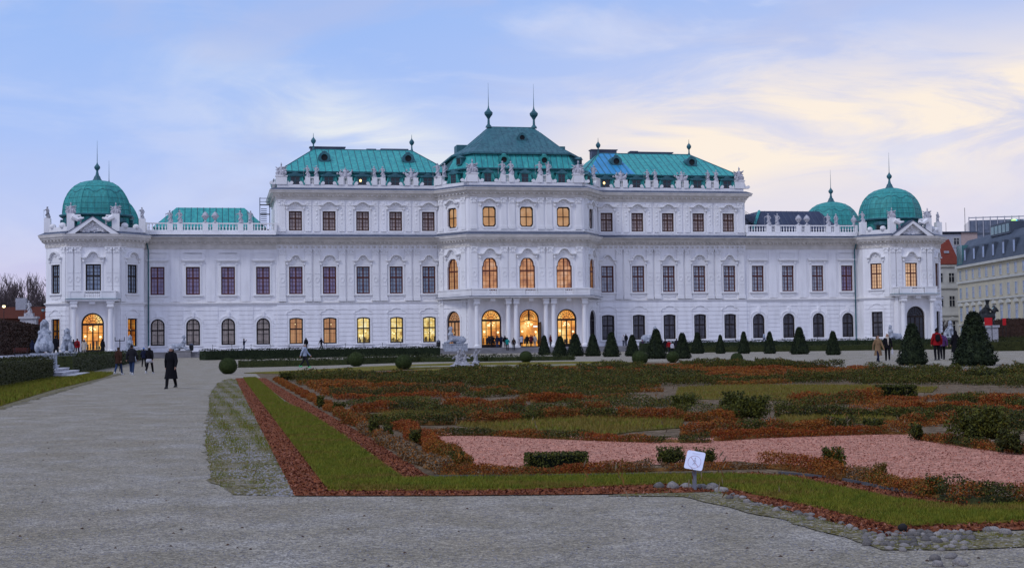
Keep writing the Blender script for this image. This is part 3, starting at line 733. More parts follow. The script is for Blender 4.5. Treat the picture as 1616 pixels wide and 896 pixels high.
# ---- end pavilions
def pavilion(sx, up, low, portal):
    cu = sx * PU
    pts = [(cu - PF - PA, PS), (cu - PF, PV), (cu + PF, PV), (cu + PF + PA, PS)]
    for k in range(3):
        sg = Seg(pts[k], pts[k + 1]); mb = MB(); s = sg.L / 2
        wd = 2.05 if k == 1 else 1.8
        holes = [hole(s, 9.35, 'rect', wd, 4.0)]; blocks = []
        if k != 1: holes.append(hole(s, 1.95, 'rect', 1.75, 3.9)); blocks.append((s - 1.15, s + 1.15, 1.6, 6.1))
        panel(mb, sg.L, 1.0, 17.3, holes); courses(mb, sg.L, 1.75, 7.5, blocks + ([(.4, sg.L - .4, 0, 9)] if k == 1 else []))
        mb.build('facade_wall', M['plaster'], palace, sg.M)
        window(sg, s, 9.35, 'rect', wd, 4.0, 'up', 'wood_dark' if sx < 0 else 'wood', up[k], 'A' if k == 1 else 'Ar', 5.0, sill=(k != 1))
        if k != 1: window(sg, s, 1.95, 'rect', 1.75, 3.9, 'ground', 'wood_dark', low[k], 'D', 4.8, apron=False)
        if k == 1:
            for q in (.5, 1.55, sg.L - 1.55, sg.L - .5): build_pil(sg, q, .85, 8.15, 15.75, .22, 11.3)
        else:
            build_pil(sg, .45 if k == 2 else sg.L - .45, .7, 8.15, 15.75, .13)
    # porch
    G = Seg((cu - 2.9, PV + 1.1), (cu + 2.9, PV + 1.1)); mb = MB()
    panel(mb, G.L, 1.0, 8.2, [hole(2.9, ZB, 'arch', 3.0, 5.5)], depth=.4)
    for s in (0, G.L): mb.add([(s, 0, 1), (s, 1.1, 1), (s, 1.1, 8.2), (s, 0, 8.2)], [(0, 1, 2, 3)])
    mb.build('porch_wall', M['plaster'], palace, G.M)
    window(G, 2.9, ZB, 'arch', 3.0, 5.5, 'door', 'wood_dark', portal, None, sill=False, name='arched_door')
    for k in (-2.4, 2.4): column(cu + k, PV + 1.85, .36)
    bp = [(cu - 3.5, PV), (cu - 3.3, PV + 2.4), (cu + 3.3, PV + 2.4), (cu + 3.5, PV)]
    mb = MB(); mb.slab([(u, -v) for u, v in bp], 8.16, 8.44)
    sw = sweep(bp, [(0, 8.2), (.14, 8.34), (.14, 8.44)], [0, 0]); mb.add(sw.v, sw.f)
    sw = sweep(bp, [(.18, 8.44), (.18, 8.5), (-.3, 8.56), (-.3, 8.44)], [1] * 3); mb.add(sw.v, sw.f, 1)
    mb.box(cu - .4, cu + .4, -PV - 2.2, -PV - 1.4, 7.8, 8.158)
    mb.build('balcony', [M['trim'], M['copper_dark']], palace)
    mb = MB(); bf = Seg((cu - 3.1, PV + 2.1), (cu + 3.1, PV + 2.1)); mb.xf = bf.M
    mb.box(0, 2.05, -.1, .1, 8.5, 9.45); mb.box(4.15, 6.2, -.1, .1, 8.5, 9.45); mb.box(0, 6.2, -.17, .17, 9.452, 9.62)
    for a in (0, 1.8, 4.15, 5.95): mb.box(a, a + .28, -.15, .15, 8.5, 9.45)
    mb.xf = None; baluster_run(mb, bf, 2.08, 4.12, 8.5, 9.6, step=.25)
    for q in (-1, 1):
        sg = Seg((cu + q * 3.1, PV), (cu + q * 3.1, PV + 2.1)) if q < 0 else Seg((cu + 3.1, PV + 2.1), (cu + 3.1, PV)); mb.xf = sg.M; mb.box(0, 1.9, -.1, .1, 8.5, 9.45); mb.box(0, 1.9, -.17, .17, 9.452, 9.6); mb.xf = None
    mb.build('balcony_parapet', M['trim'], palace)
    # pediment over the front
    F = Seg(pts[1], pts[2]); mb = MB(); mb.xf = F.M; L = F.L
    mb.prism([(.9, 17.46), (L - .9, 17.46), (L / 2, 19.45)], -.35, .5)
    up_ = [(-.05, 17.42), (L / 2, 19.85), (L + .05, 17.42)]
    mb.ring(up_, [(1.1, 17.42), (L / 2, 19.38), (L - 1.1, 17.42)], -1.05, .5, 0, closed=False)
    mb.ring([(x, z + .10) for x, z in up_], [(x, z + .002) for x, z in up_], -1.12, .5, 1, closed=False)
    for k in range(22):
        x = random.uniform(1.8, L - 1.8); h = 1 - abs(x - L / 2) / (L / 2)
        mb.ell((x, -.4, 17.6 + random.random() * 1.5 * h), (random.uniform(.14, .34), .16, random.uniform(.12, .26)), 7, 5)
    mb.ell((L / 2, -.45, 18.9), (.26, .2, .32), 8, 6)
    mb.build('pediment', [M['trim'], M['leadroof']], palace)
    # parapet with pedestals
    mb = MB(); pp = [(cu - PF - PA + .2, -4), (cu - PF - PA + .2, PS - .1), (cu - PF + .1, PV - .25), (cu + PF - .1, PV - .25), (cu + PF + PA - .2, PS - .1), (cu + PF + PA - .2, -4)]
    sw = sweep(pp, [(-.3, 17.85), (.1, 17.85), (.1, 18.55), (-.3, 18.55)], [0] * 3); mb.add(sw.v, sw.f)
    for (u, v) in (pp[1], pp[4]): mb.box(u - .45, u + .45, -v - .45, -v + .45, 17.9, 19.9)
    for q in (-1, 1):
        u = cu + q * (PF - .6); v = PV - .1; mb.box(u - .5, u + .5, -v - .45, -v + .45, 17.9, 20.3)
        mb.box(cu + q * (PF - 1.9) - .1, cu + q * (PF - 1.9) + .1, -v - .15, -v + .3, 18.5, 20.0); mb.box(cu + q * (PF - 1.4) - .5, cu + q * (PF - 1.4) + .5, -v - .2, -v + .3, 19.98, 20.2)
        mb.ell((cu + q * (PF + .55), -v + .7, 18.75), (.5, .3, .42), 8, 6); mb.ell((cu + q * (PF + PA - 1.0), -PS - .7, 18.7), (.45, .3, .40), 8, 6)
        mb.tube([(cu + q * (PF - .9), -v - .4, 19.9), (cu + q * 2.0, -v - .5, 19.5), (cu + q * 1.2, -v - .5, 19.7)], [.42, .34, .12], 7)
    mb.build('parapet', M['trim'], palace)
    dome(cu, -1.6)
def dome(cu, cv, lit_=False):
    R = 4.82; mb = MB(); rot = pi / 8; c = (cu, -cv)
    dr = MB(); dr.lathe([(4.8, 17.5), (4.8, 20.2), (4.5, 20.3)], 8, c, 0, rot)
    for k in range(8):
        a = k * pi / 4 - pi / 2
        for t in np.linspace(-1.9, 1.9, 7):
            ca, sa = cos(a), sin(a); r = 4.8 * cos(pi / 8) + .015
            dr.tube([(c[0] + r * ca - t * sa, c[1] + r * sa + t * ca, 17.6), (c[0] + r * ca - t * sa, c[1] + r * sa + t * ca, 20.2)], .03, 4)
    dr.build('drum', M['copper'], palace)
    for a in (-pi / 2 - pi / 4, -pi / 2 + pi / 4, -pi, 0):
        d = MB(); d.box(-.85, .85, -.45, .3, 18.0, 19.55); d.prism([(-1.05, 19.5)] + [(1.05 * cos(pi - pi * i / 8), 19.5 + .55 * sin(pi * i / 8)) for i in range(9)], -.55, .3)
        d.box(-.6, .6, -.47, -.44, 18.2, 19.4, 1)
        r = 4.8 * cos(pi / 8); mx = Matrix.Translation((c[0] + r * cos(a), c[1] + r * sin(a), 0)) @ Matrix.Rotation(a + pi / 2, 4, 'Z')
        d.build('dormer', [M['copper_dark'], M['black']], palace, mx)
    mb.lathe([(4.5, 20.15), (5.42, 20.35), (5.46, 20.5), (5.2, 20.62)], 8, c, 1, rot)
    prof = [(R * 1.04, 20.6)] + [(R * 1.02 * cos(t) ** .92 + .45 * (t / (pi / 2)), 20.65 + 5.0 * sin(t)) for t in np.linspace(.04, pi / 2 * .955, 16)]
    mb.lathe(prof, 8, c, 0, rot)
    def surf(k, f, z):     # point on dome facet edge interpolation
        r = np.interp(z, [p[1] for p in prof], [p[0] for p in prof]) + .02
        a0, a1 = rot + k * pi / 4, rot + (k + 1) * pi / 4
        x = (cos(a0) * (1 - f) + cos(a1) * f) * r; y = (sin(a0) * (1 - f) + sin(a1) * f) * r
        return (c[0] + x, c[1] + y, z)
    for k in range(8):
        pts = []
        for i in range(13):
            f = i / 12; pts.append(surf(k, f, 23.9 + .22 * abs(sin(f * pi * 3)) - .35 * (abs(f - .5) < .13)))
        mb.tube(pts, .045, 4, 1)
        for z in (21.3, 22.1, 22.9, 24.6): mb.tube([surf(k, 0, z), surf(k, 1, z)], .018, 4, 1)
        mb.tube([surf(k, 0, z) for z in np.linspace(20.7, 25.3, 9)], .05, 5, 0)
        for f in (.25, .5, .75): mb.tube([surf(k, f, z) for z in np.linspace(20.7, 23.6, 6)], .016, 4, 1)
    o = mb.build('dome', [M['copper'], M['copper_dark']], palace)
    f = MB(); f.lathe([(.75, 25.5), (.62, 25.8), (.55, 25.85), (.38, 26.3), (.26, 26.4), (.16, 26.9), (.16, 27.15), (.30, 27.25), (.42, 27.5), (.40, 27.68), (.22, 27.9), (.10, 28.1), (.05, 28.3), (.035, 29.5), (.012, 31.4)], 12, c)
    f.build('finial', M['copper_dark'], o)
pavilion(-1, ['g_teal', 'g_teal', 'g_teal'], ['l_orange', None, 'l_orange'], 'l_door')
pavilion(1, ['l_peach', 'l_peach', 'g_beige'], ['g_dark', None, 'g_black'], 'g_black')
dome(-PU, -24); dome(PU, -24)

# lamps and things that show through the lit panes
def lamps(parent, pts, r):
    if len(pts) > 4:
        m = MB()
        for x, z in pts: m.ell((x, .24, z), (r, .015, r), 8, 5); m.tube([(x, .245, z), (0, .245, 3.75)], .012, 4)
        m.build('chandelier', M['l_chand'], parent); return
    for x, z in pts: m = MB(); m.ell((x, .24, z), (r, .015, r), 8, 5); m.build('lamp', M['l_chand'], parent)
M['l_chand'] = mat('chandelier_light', (1, .8, .4), emit=(1.0, .80, .38), estr=1.6)
M['display'] = mat('dark_display_goods', (.10, .045, .02), .8, .2, var=[(.30, .12, .03), (.04, .03, .03), (.22, .18, .10)], vscale=2.5)
for o in [c for c in palace.children]:
    pn = [c for c in o.children if c.name.startswith('pane')]
    if not pn: continue
    mn = pn[0].data.materials[0].name; rg = random.Random(o.name)
    if mn == 'gold_lit_hall':
        k = [(rg.uniform(-.55, .55), 3.3 + rg.uniform(-.28, .28)) for _ in range(9)]; lamps(o, k, .085); lamps(o, [(-1.0, 2.3), (1.0, 2.2)], .16)
        m = MB()
        for q in range(7): x = -1.2 + q * .4; m.box(x, x + rg.uniform(.15, .34), .235, .25, .5, rg.uniform(.9, 1.7))
        m.build('hall_furniture', M['display'], o)
    if mn == 'bright_yellow_lit_room':
        m = MB()
        for q in range(9): x = -.85 + q * .19; m.box(x, x + rg.uniform(.08, .18), .235, .25, .12, rg.uniform(.35, .95))
        m.build('shop_display', M['display'], o); lamps(o, [(rg.uniform(-.6, .6), rg.uniform(1.1, 1.8)) for _ in range(3)], .12)
    if mn in ('dim_amber_curtains', 'orange_lit_room') and rg.random() < .6: lamps(o, [(rg.uniform(-.3, .3), rg.uniform(2.2, 2.9))], .07)
# ---- roofs
def ribbed(mb, a, b, c, d, step, mi=0, rib=1, rad=.045):
    """copper slope a-b (foot) to d-c (top) with standing seams."""
    a, b, c, d = map(Vector, (a, b, c, d)); mb.add([a, b, c, d], [(0, 1, 2, 3)], mi)
    n = max(1, int((b - a).length / step)); nr = (b - a).cross(d - a).normalized() * rad
    if nr.z < 0: nr = -nr
    ax = (b - a).normalized(); lo, hi = (d - a).dot(ax), (c - a).dot(ax); Lb = (b - a).length
    up = (d - a) - ax * lo
    for i in range(1, n):
        t = i / n * Lb
        k = 1.0
        if t < lo: k = t / lo
        if t > hi: k = min(k, (Lb - t) / (Lb - hi)) if Lb > hi else k
        if k < .05: continue
        p = a + ax * t; mb.tube([p + nr * .3, p + up * k + nr * .3], rad, 4, rib)
def quad(mb, *p, mi=0): mb.add(list(p), [tuple(range(len(p)))], mi)
def rx(u, v, z): return Vector((u, -v, z))
def round_dormer(parent, p, nrm_y, r=.62, mat_='copper_dark'):
    mb = MB()
    mb.ring([(r * 1.45 * cos(2 * pi * i / 14), r * 1.35 * sin(2 * pi * i / 14)) for i in range(14)], [(r * .8 * cos(2 * pi * i / 14), r * .8 * sin(2 * pi * i / 14)) for i in range(14)], -.35, 1.6)
    mb.ell((0, -.1, r * 1.35), (.4, .3, .22), 7, 5)
    mb.add([(r * .85 * cos(2 * pi * i / 14), -.1, r * .85 * sin(2 * pi * i / 14)) for i in range(14)], [tuple(range(14))], 1)
    return mb.build('round_dormer', [M[mat_], M['black']], parent, Matrix.Translation(p))
def tall_roof(sx, us):
    e0, e1 = (-WX + .4, -10.0) if sx < 0 else (10.0, WX - .4)
    r0, r1 = (-29.9, -14.8) if sx < 0 else (15.0, 30.1)
    mb = MB()
    quad(mb, rx(e0 - .0, -.55, 24.5), rx(e1, -.55, 24.5), rx(e1, -1.0, 27.2), rx(e0 + .6, -1.0, 27.2), mi=0)
    for k in range(int((e1 - e0) / .9)): u = e0 + k * .9 + .5; mb.tube([rx(u, -.55, 24.5), rx(u, -1.0, 27.2)], .03, 4, 1)
    a = e0 if sx < 0 else e1
    quad(mb, rx(a, -.55, 24.5), rx(a, -18.5, 24.5), rx(a - sx * -.6 * 1, -18, 27.2), rx(a + (.6 if sx < 0 else -.6), -1.0, 27.2), mi=0)
    mb.box(e0 + .1, e1, 0.62, 19.0, 27.05, 27.24, 1)
    zr, ze = 31.6, 27.25; f = -.55; bk = -18.6
    fa, fb, fc, fd = rx(e0 - .05, f, ze), rx(e1 + .05, f, ze), rx(r1, -9, zr), rx(r0, -9, zr)
    ribbed(mb, fa, fb, fc, fd, .95, 2, 1, .05)
    if sx > 0:
        pass
    ga, gb = rx(e0 - .05, bk, ze), rx(e1 + .05, bk, ze)
    quad(mb, gb, ga, fd, fc, mi=2); quad(mb, ga, fa, fd, mi=2); quad(mb, fb, gb, fc, mi=2)
    mb.tube([fa, fd], .09, 5, 1); mb.tube([fb, fc], .09, 5, 1); mb.tube([fd, fc], .10, 5, 1)
    o = mb.build('roof', [M['copper'], M['copper_dark'], M['copper_pale']], palace)
    if sx > 0:      # separate sheets at the inner end, sky reflection put into their blue
        t = MB(); k = lambda u, q: rx(u, f + (-9 - f) * q + .02, ze + (zr - ze) * q + .03)
        ribbed(t, k(10.9, .02), k(18.6, .02), k(17.6, .985), k(15.2, .985), .95, 0, 1, .045)
        t.build('blue_copper_sheets', [M['copper_blue'], M['copper_dark']], o)
    for u in ((-28.6, -16.0) if sx < 0 else (16.6, 28.9)):
        q = .52; round_dormer(o, rx(u, -.55 - 8.45 * q + .5, ze + 4.35 * q + .25), 0)
    for u in (r0, r1):
        f_ = MB(); f_.lathe([(.25, zr - .1), (.12, zr + .35), (.10, zr + .8), (.34, zr + 1.1), (.40, zr + 1.35), (.26, zr + 1.6), (.12, zr + 1.75), (.05, zr + 1.9), (.02, zr + 2.5)], 10, (u, 9)); f_.build('finial', M['copper_dark'], o)
    for a_, b_, hh in (((r0 - .4, r0 + 4.8, .55), (r1 - 4.6, r1 - .6, .35), (r1 - 6.8, r1 - 5.6, .3)) if sx < 0 else ((r0 - .9, r0 + 3.2, .75), (r0 + 5.6, r0 + 6.6, .55), (r1 - 8.6, r1 - 2.6, .45))):
        c_ = MB(); c_.box(a_, b_, 9.6, 11.0, zr - .7, zr + hh - .16); c_.box(a_ - .15, b_ + .15, 9.5, 11.1, zr + hh - .158, zr + hh); c_.build('chimney', [M['leadroof']], o)
    for i, u in enumerate(us):
        d = MB(); W = .95
        d.box(-W, W, -.50, .9, 24.6, 26.55, 1); d.prism([(-W - .30, 26.5), (-W - .1, 26.66), (-.5, 26.82), (0, 27.08), (.5, 26.82), (W + .1, 26.66), (W + .30, 26.5), (W, 26.42), (-W, 26.42)], -.75, .9)
        for q in (-1, 1): d.tube([(q * (W + .05), -.5, 26.4), (q * (W + .16), -.5, 25.8), (q * (W + .40), -.5, 25.2)], [.1, .16, .2], 6, 1)
        ob = d.build('dormer', [M['copper_dark'], M['copper']], palace, T3(u, .55, 0))
        p = MB(); p.box(-.62, .62, -.53, -.495, 25.05, 26.35); p.box(-.04, .04, -.56, -.531, 25.05, 26.35, 1); p.box(-.62, .62, -.56, -.531, 25.75, 25.81, 1)
        for q in (-.66, .66): p.box(q - .05, q + .05, -.57, -.50, 25.0, 26.4, 1)
        pn = p.build('dormer_window', [M['g_black'], M['copper_dark']], ob)
        if (sx < 0 and i == 2) or (sx > 0 and i == 0):
            l = MB(); l.ell((-.25, -.56, 25.85), (.16, .05, .2), 8, 6); l.build('lamp', M['l_lamp'], ob)
tall_roof(-1, TALLU); tall_roof(1, [-u for u in reversed(TALLU)])

# centre roof in three stages
def plan(hf, vf, hs, vs, vb): return [(-hf, vf), (hf, vf), (hs, vs), (hs, vb), (-hs, vb), (-hs, vs)]
def stage(mb, lo, z0, hi, z1, mi, rib, step=.85):
    n = len(lo)
    for i in range(n):
        j = (i + 1) % n
        ribbed(mb, rx(*lo[i], z0), rx(*lo[j], z0), rx(*hi[j], z1), rx(*hi[i], z1), step, mi, rib, .045)
mb = MB()
A0 = plan(8.3, 4.6, 11.4, .3, -17); A1 = plan(7.9, 3.9, 10.7, .2, -16.6)
stage(mb, A0, 24.5, A1, 27.35, 0, 1)
E1 = plan(8.2, 4.3, 11.0, .4, -17); mb.slab([(u, -v) for u, v in E1], 27.3, 27.5, 1)
A2 = plan(7.9, 4.0, 10.6, .2, -16.6); A3 = plan(7.1, 2.6, 9.3, -1.2, -15.5)
stage(mb, A2, 27.5, A3, 29.75, 2, 1)
E2 = plan(7.5, 3.1, 9.9, -1.2, -16); mb.slab([(u, -v) for u, v in E2], 29.7, 29.95, 1)
A4 = plan(7.4, 3.0, 9.8, -1.2, -16); A5 = [(-6.3, 1.2), (6.3, 1.2), (7.9, -2.2), (7.9, -14), (-7.9, -14), (-7.9, -2.2)]
stage(mb, A4, 29.95, A5, 31.0, 3, 1)
RD = [(-3.5, -4.2), (3.5, -4.2), (3.5, -4.3), (3.5, -10), (-3.5, -10), (-3.5, -4.3)]
stage(mb, A5, 31.0, RD, 34.75, 3, 1); mb.slab([(u, -v) for u, v in RD], 34.7, 34.85, 1)
cr = mb.build('roof', [M['copper'], M['copper_dark'], M['copper_pale'], M['copper_dark']], palace)
for u in (-3.55, 3.55):
    f = MB(); z = 34.7; f.lathe([(.5, z), (.42, z + .25), (.2, z + .5), (.16, z + 1.3), (.32, z + 1.6), (.62, z + 2.0), (.66, z + 2.3), (.42, z + 2.55), (.3, z + 2.65), (.12, z + 3.0), (.06, z + 3.4), (.03, z + 5), (.012, z + 6.9)], 12, (u, 4.3)); f.build('finial', M['copper_dark'], cr)
round_dormer(cr, rx(.9, -.9, 32.7), 0, .5)
for u in (-2.8, 3.3): round_dormer(cr, rx(u, 3.4, 28.75), 0, .55, 'copper')
for sx in (-1, 1):
    d = MB(); d.box(sx * 7.4 - 1.1, sx * 7.4 + 1.1, 4.5, 7.0, 30.6, 32.0); d.build('dormer', M['copper_dark'], palace)
    d = MB(); d.box(-.5, .5, -.4, .8, 0, 1.1); d.prism([(-.7, 1.05), (.7, 1.05), (0, 1.45)], -.5, .8); d.box(-.32, .32, -.42, -.395, .15, .95, 1)
    d.build('dormer', [M['copper_dark'], M['black']], palace, Matrix.Translation(rx(sx * 9.0, 1.6, 28.1)) @ Matrix.Rotation(sx * radians(52), 4, 'Z'))
for u, rot, v in ((-5.55, 0, 5.0), (0, 0, 5.0), (5.55, 0, 5.0), (-10.2, -52, 2.75), (10.2, 52, 2.75)):
    d = MB(); W = .72
    d.box(-W, W, -.1, 1.2, 24.7, 26.75, 1); d.prism([(-W - .3, 26.7), (-W, 26.85), (0, 27.2), (W, 26.85), (W + .3, 26.7), (W, 26.6), (-W, 26.6)], -.3, 1.2)
    for q in (-1, 1): d.tube([(q * W, -.1, 26.55), (q * (W + .15), -.1, 25.9), (q * (W + .4), -.1, 25.3)], [.1, .16, .2], 6, 1)
    ob = d.build('dormer', [M['copper_dark'], M['copper']], palace, Matrix.Translation((u, -v, 0)) @ Matrix.Rotation(radians(rot), 4, 'Z'))
    p = MB(); p.box(-.5, .5, -.13, -.095, 25.3, 26.5); p.box(-.03, .03, -.16, -.131, 25.3, 26.5, 1); p.box(-.5, .5, -.16, -.131, 25.9, 25.95, 1); p.build('dormer_window', [M['g_black'], M['copper_dark']], ob)
# wing roofs behind the balustrades
def wing_roof(sx, m, rib):
    mb = MB(); b0, b1, t0, t1 = (-53.6, -37.2, -50.3, -40.3) if sx < 0 else (37.2, 54.2, 42.0, 52.3)
    a, b, c, d = rx(b0, -5, 19.3), rx(b1, -5, 19.3), rx(t1, -9.2, 22.6), rx(t0, -9.2, 22.6)
    ribbed(mb, a, b, c, d, .9, 0, 1, .05); e, f = rx(b0, -18, 19.3), rx(b1, -18, 19.3); g, h = rx(t1, -13, 22.6), rx(t0, -13, 22.6)
    quad(mb, a, d, h, e); quad(mb, b, f, g, c); quad(mb, e, h, g, f); quad(mb, d, c, g, h)
    mb.box(b0 + .3, b1 - .3, 5.2, 17.8, 17.4, 19.35)
    mb.build('roof', [m, rib], palace)
wing_roof(-1, M['copper_pale'], M['copper_dark']); wing_roof(1, M['navy'], M['leadroof'])
mb = MB(); quad(mb, rx(36.2, -5, 19.3), rx(40, -5, 19.3), rx(41.0, -9.2, 22.3), rx(37.5, -9, 21.6)); mb.tube([rx(39.2, -4.9, 19.4), rx(41.9, -9.1, 22.6)], .22, 5, 1); mb.build('roof', [M['navy'], M['copper_pale']], palace)

# balustrades of the wings
for sx in (-1, 1):
    seg = Seg((-CX + .2, .45), (-WX - .1, .45)) if sx < 0 else Seg((WX + .1, .45), (CX - .2, .45)); u0 = seg.p[0]
    us = WINGU if sx < 0 else [-u for u in reversed(WINGU)]
    mb = MB(); mb.xf = seg.M; mb.box(0, seg.L, -.22, .3, 17.8, 18.30); mb.xf = None
    mids = [(us[i] + us[i + 1]) / 2 - u0 for i in range(3)]; piers = []
    for m in mids: piers += [(m - 1.1, m - .28), (m + .28, m + 1.1)]
    piers = [(-.1, .25)] + piers + [(seg.L - .25, seg.L + .1)]
    for i, (a, b) in enumerate(piers):
        mb.xf = seg.M; mb.box(a, b, -.24, .24, 18.302, 19.55); mb.xf = None
        if i < len(piers) - 1: baluster_run(mb, seg, b, piers[i + 1][0], 18.304, 19.5, step=.40)
    mb.build('balustrade', M['trim'], palace)
# parapets of the tall blocks and the centre, with scrolled pedestals
PED = []      # (u, v, z, rotation) tops that carry the sculpture
def parapet(seg, s0, s1, peds, wd=1.15):
    mb = MB(); mb.xf = seg.M; mb.box(s0, s1, -.18, .22, 24.6, 25.2)
    for s, kind in peds:
        if kind == 'pair':
            for q in (-.62, .62): mb.box(s + q - .36, s + q + .36, -.3, .3, 25.2, 26.35)
            mb.box(s - .28, s + .28, -.18, .2, 26.18, 26.32); mb.box(s - .28, s + .28, -.18, .2, 25.2, 25.3)
            for q in (-.12, .12): mb.lathe([(.07, 25.3), (.10, 25.65), (.05, 26.0), (.07, 26.18)], 6, (s + q, 0))
            ww = 1.0
        else:
            mb.box(s - .8, s + .8, -.32, .32, 25.2, 26.35); mb.box(s - .9, s + .9, -.38, .38, 26.352, 26.5); ww = .85
        for q in (-1, 1):
            mb.prism([(s + q * ww, 25.18), (s + q * ww, 26.0), (s + q * (ww + .22), 25.55), (s + q * (ww + .5), 25.42), (s + q * (ww + .72), 25.2)], -.22, .22)
            mb.xf2 = None
            mb.tube([(s + q * (ww + .62), -.24, 25.45), (s + q * (ww + .62), .24, 25.45)], .25, 9)
    mb.xf = None
    mb.build('parapet', M['trim'], palace, None)
T_PL = Seg((-WX, -.15), (-TX, -.15)); T_PR = Seg((TX, -.15), (WX, -.15))
mids = [(TALLU[i] + TALLU[i + 1]) / 2 for i in range(4)]
parapet(T_PL, .1, T_PL.L, [(.75, 'block')] + [(m + WX, 'pair') for m in mids])
parapet(T_PR, 0, T_PR.L - .1, [(-m - TX, 'pair') for m in reversed(mids)] + [(T_PR.L - .75, 'block')])
F_P = Seg((-FX + .1, FV - .25), (FX - .1, FV - .25))
parapet(F_P, 0, F_P.L, [(.55, 'block'), (F_P.L / 2 - 2.78, 'pair'), (F_P.L / 2 + 2.78, 'pair'), (F_P.L - .55, 'block')])
for p, q, e in (((-TX - .2, -.15), (-FX + .1, FV - .25), .9), ((FX - .1, FV - .25), (TX + .2, -.15), 6.3)):
    sg = Seg(p, q); parapet(sg, 0, sg.L, [(e, 'block')])
# rain pipes at the pavilion junctions, and the steps of the centre
for sx in (-1, 1):
    mb = MB(); u = sx * (CX - .35); mb.lathe([(.3, 17.3), (.34, 17.7), (.26, 17.75)], 8, (u - sx * .05, -.75)); mb.tube([(u, -.75, 17.4), (u, -.55, 16.6), (u - sx * .2, -.3, 15.6), (u - sx * .2, -.22, ZB)], .10, 7); mb.build('rain_pipe', M['copper_dark'], palace)
# ------------------------------------------------------------------ ground and garden
M['gravel'] = mat('grey_gravel', (.35, .315, .25), .95, .1, var=[(.25, .205, .135), (.38, .355, .315), (.26, .23, .17)], vscale=.30, vstretch=(1, .9, 1), fine=(.23, .20, .145), fscale=33, bump=1.0, bscale=40, coord='Object')
pebbly(M['gravel'], 75, .45, 22)
M['path'] = mat('pale_gravel', (.33, .32, .33), .95, .1, var=(.26, .25, .26), vscale=.5, fine=(.2, .19, .2), fscale=18, bump=.5)
M['soil'] = mat('dry_bed_soil', (.14, .095, .052), .95, .05, var=[(.08, .055, .03), (.23, .17, .11)], vscale=1.2, fine=(.07, .055, .04), fscale=20, bump=.8)
pebbly(M['soil'], 30, .35)
M['mulch'] = mat('red_bark_mulch', (.235, .070, .026), .95, .05, var=[(.17, .048, .020), (.28, .105, .048)], vscale=2.2, fine=(.07, .02, .016), fscale=38, bump=1.0, bscale=60)
M['pink'] = mat('pink_brick_chippings', (.54, .255, .17), .95, .05, var=[(.47, .21, .14), (.57, .29, .205)], vscale=1.1, fine=(.19, .07, .06), fscale=34, bump=.8, bscale=55)
M['lawn'] = mat('winter_lawn', (.150, .140, .018), .95, .05, var=[(.078, .100, .011), (.23, .165, .030)], vscale=.9, fine=(.035, .042, .008), fscale=22, bump=.8)
M['olive'] = mat('worn_olive_lawn', (.135, .112, .026), .95, .05, var=[(.09, .088, .018), (.18, .135, .042)], vscale=1.3, fine=(.05, .05, .012), fscale=20, bump=.8)
M['moss'] = mat('mossy_stony_verge', (.110, .096, .028), .95, .05, var=[(.065, .068, .012), (.24, .21, .16), (.115, .095, .020)], vscale=.8, fine=(.30, .27, .23), fscale=24, bump=.9)
pebbly(M['moss'], 34, .45, 16); pebbly(M['pink'], 40, .38, 14); pebbly(M['mulch'], 34, .45, 12)
M['stonestep'] = mat('grey_step_stone', (.30, .29, .29), .9, .15, var=(.22, .21, .21), vscale=1.2, bump=.3)
M['terrace'] = mat('terrace_paving', (.34, .34, .37), .9, .15, var=(.28, .28, .31), vscale=.4)
M['kerb'] = mat('dark_bed_edging', (.07, .07, .08), .85, .15, var=(.10, .10, .11))
M['stone'] = mat('fieldstone', (.24, .225, .21), .85, .2, var=[(.11, .115, .13), (.34, .30, .26)], vscale=2.2, coord='Generated' if False else 'Object', bump=.4, bscale=20)
M['pebble'] = mat('pebble', (.30, .29, .29), .9, .15, var=(.17, .16, .16), vscale=9)
def leafmat(n, c, v, rough=.7): return mat(n, c, rough, .15, var=v, vscale=9, lo=.4, hi=.6)
M['yew'] = leafmat('dark_yew_leaves', (.012, .020, .010), (.032, .046, .018))
M['yew_core'] = mat('yew_inside', (.008, .012, .008), .95, .05)
M['box'] = leafmat('boxwood_leaves', (.052, .072, .020), (.030, .048, .014))
M['hedge'] = leafmat('hedge_leaves', (.030, .036, .011), (.048, .052, .014))
M['hedge_olive'] = leafmat('olive_hedge_leaves', (.046, .054, .015), (.026, .036, .012))
M['green'] = leafmat('bed_green_leaves', (.105, .105, .014), (.060, .068, .011))
M['red'] = leafmat('bed_red_leaves', (.26, .050, .010), (.17, .034, .008))
M['orange'] = leafmat('bed_orange_leaves', (.34, .120, .014), (.24, .078, .012))
M['brown'] = leafmat('bed_brown_leaves', (.16, .070, .018), (.21, .105, .028))
M['straw'] = leafmat('dry_straw_stems', (.21, .16, .10), (.15, .11, .07))
M['blade'] = leafmat('grass_blades', (.185, .180, .018), (.110, .140, .012))
M['blade_dry'] = leafmat('dry_grass_blades', (.21, .15, .03), (.15, .115, .02))

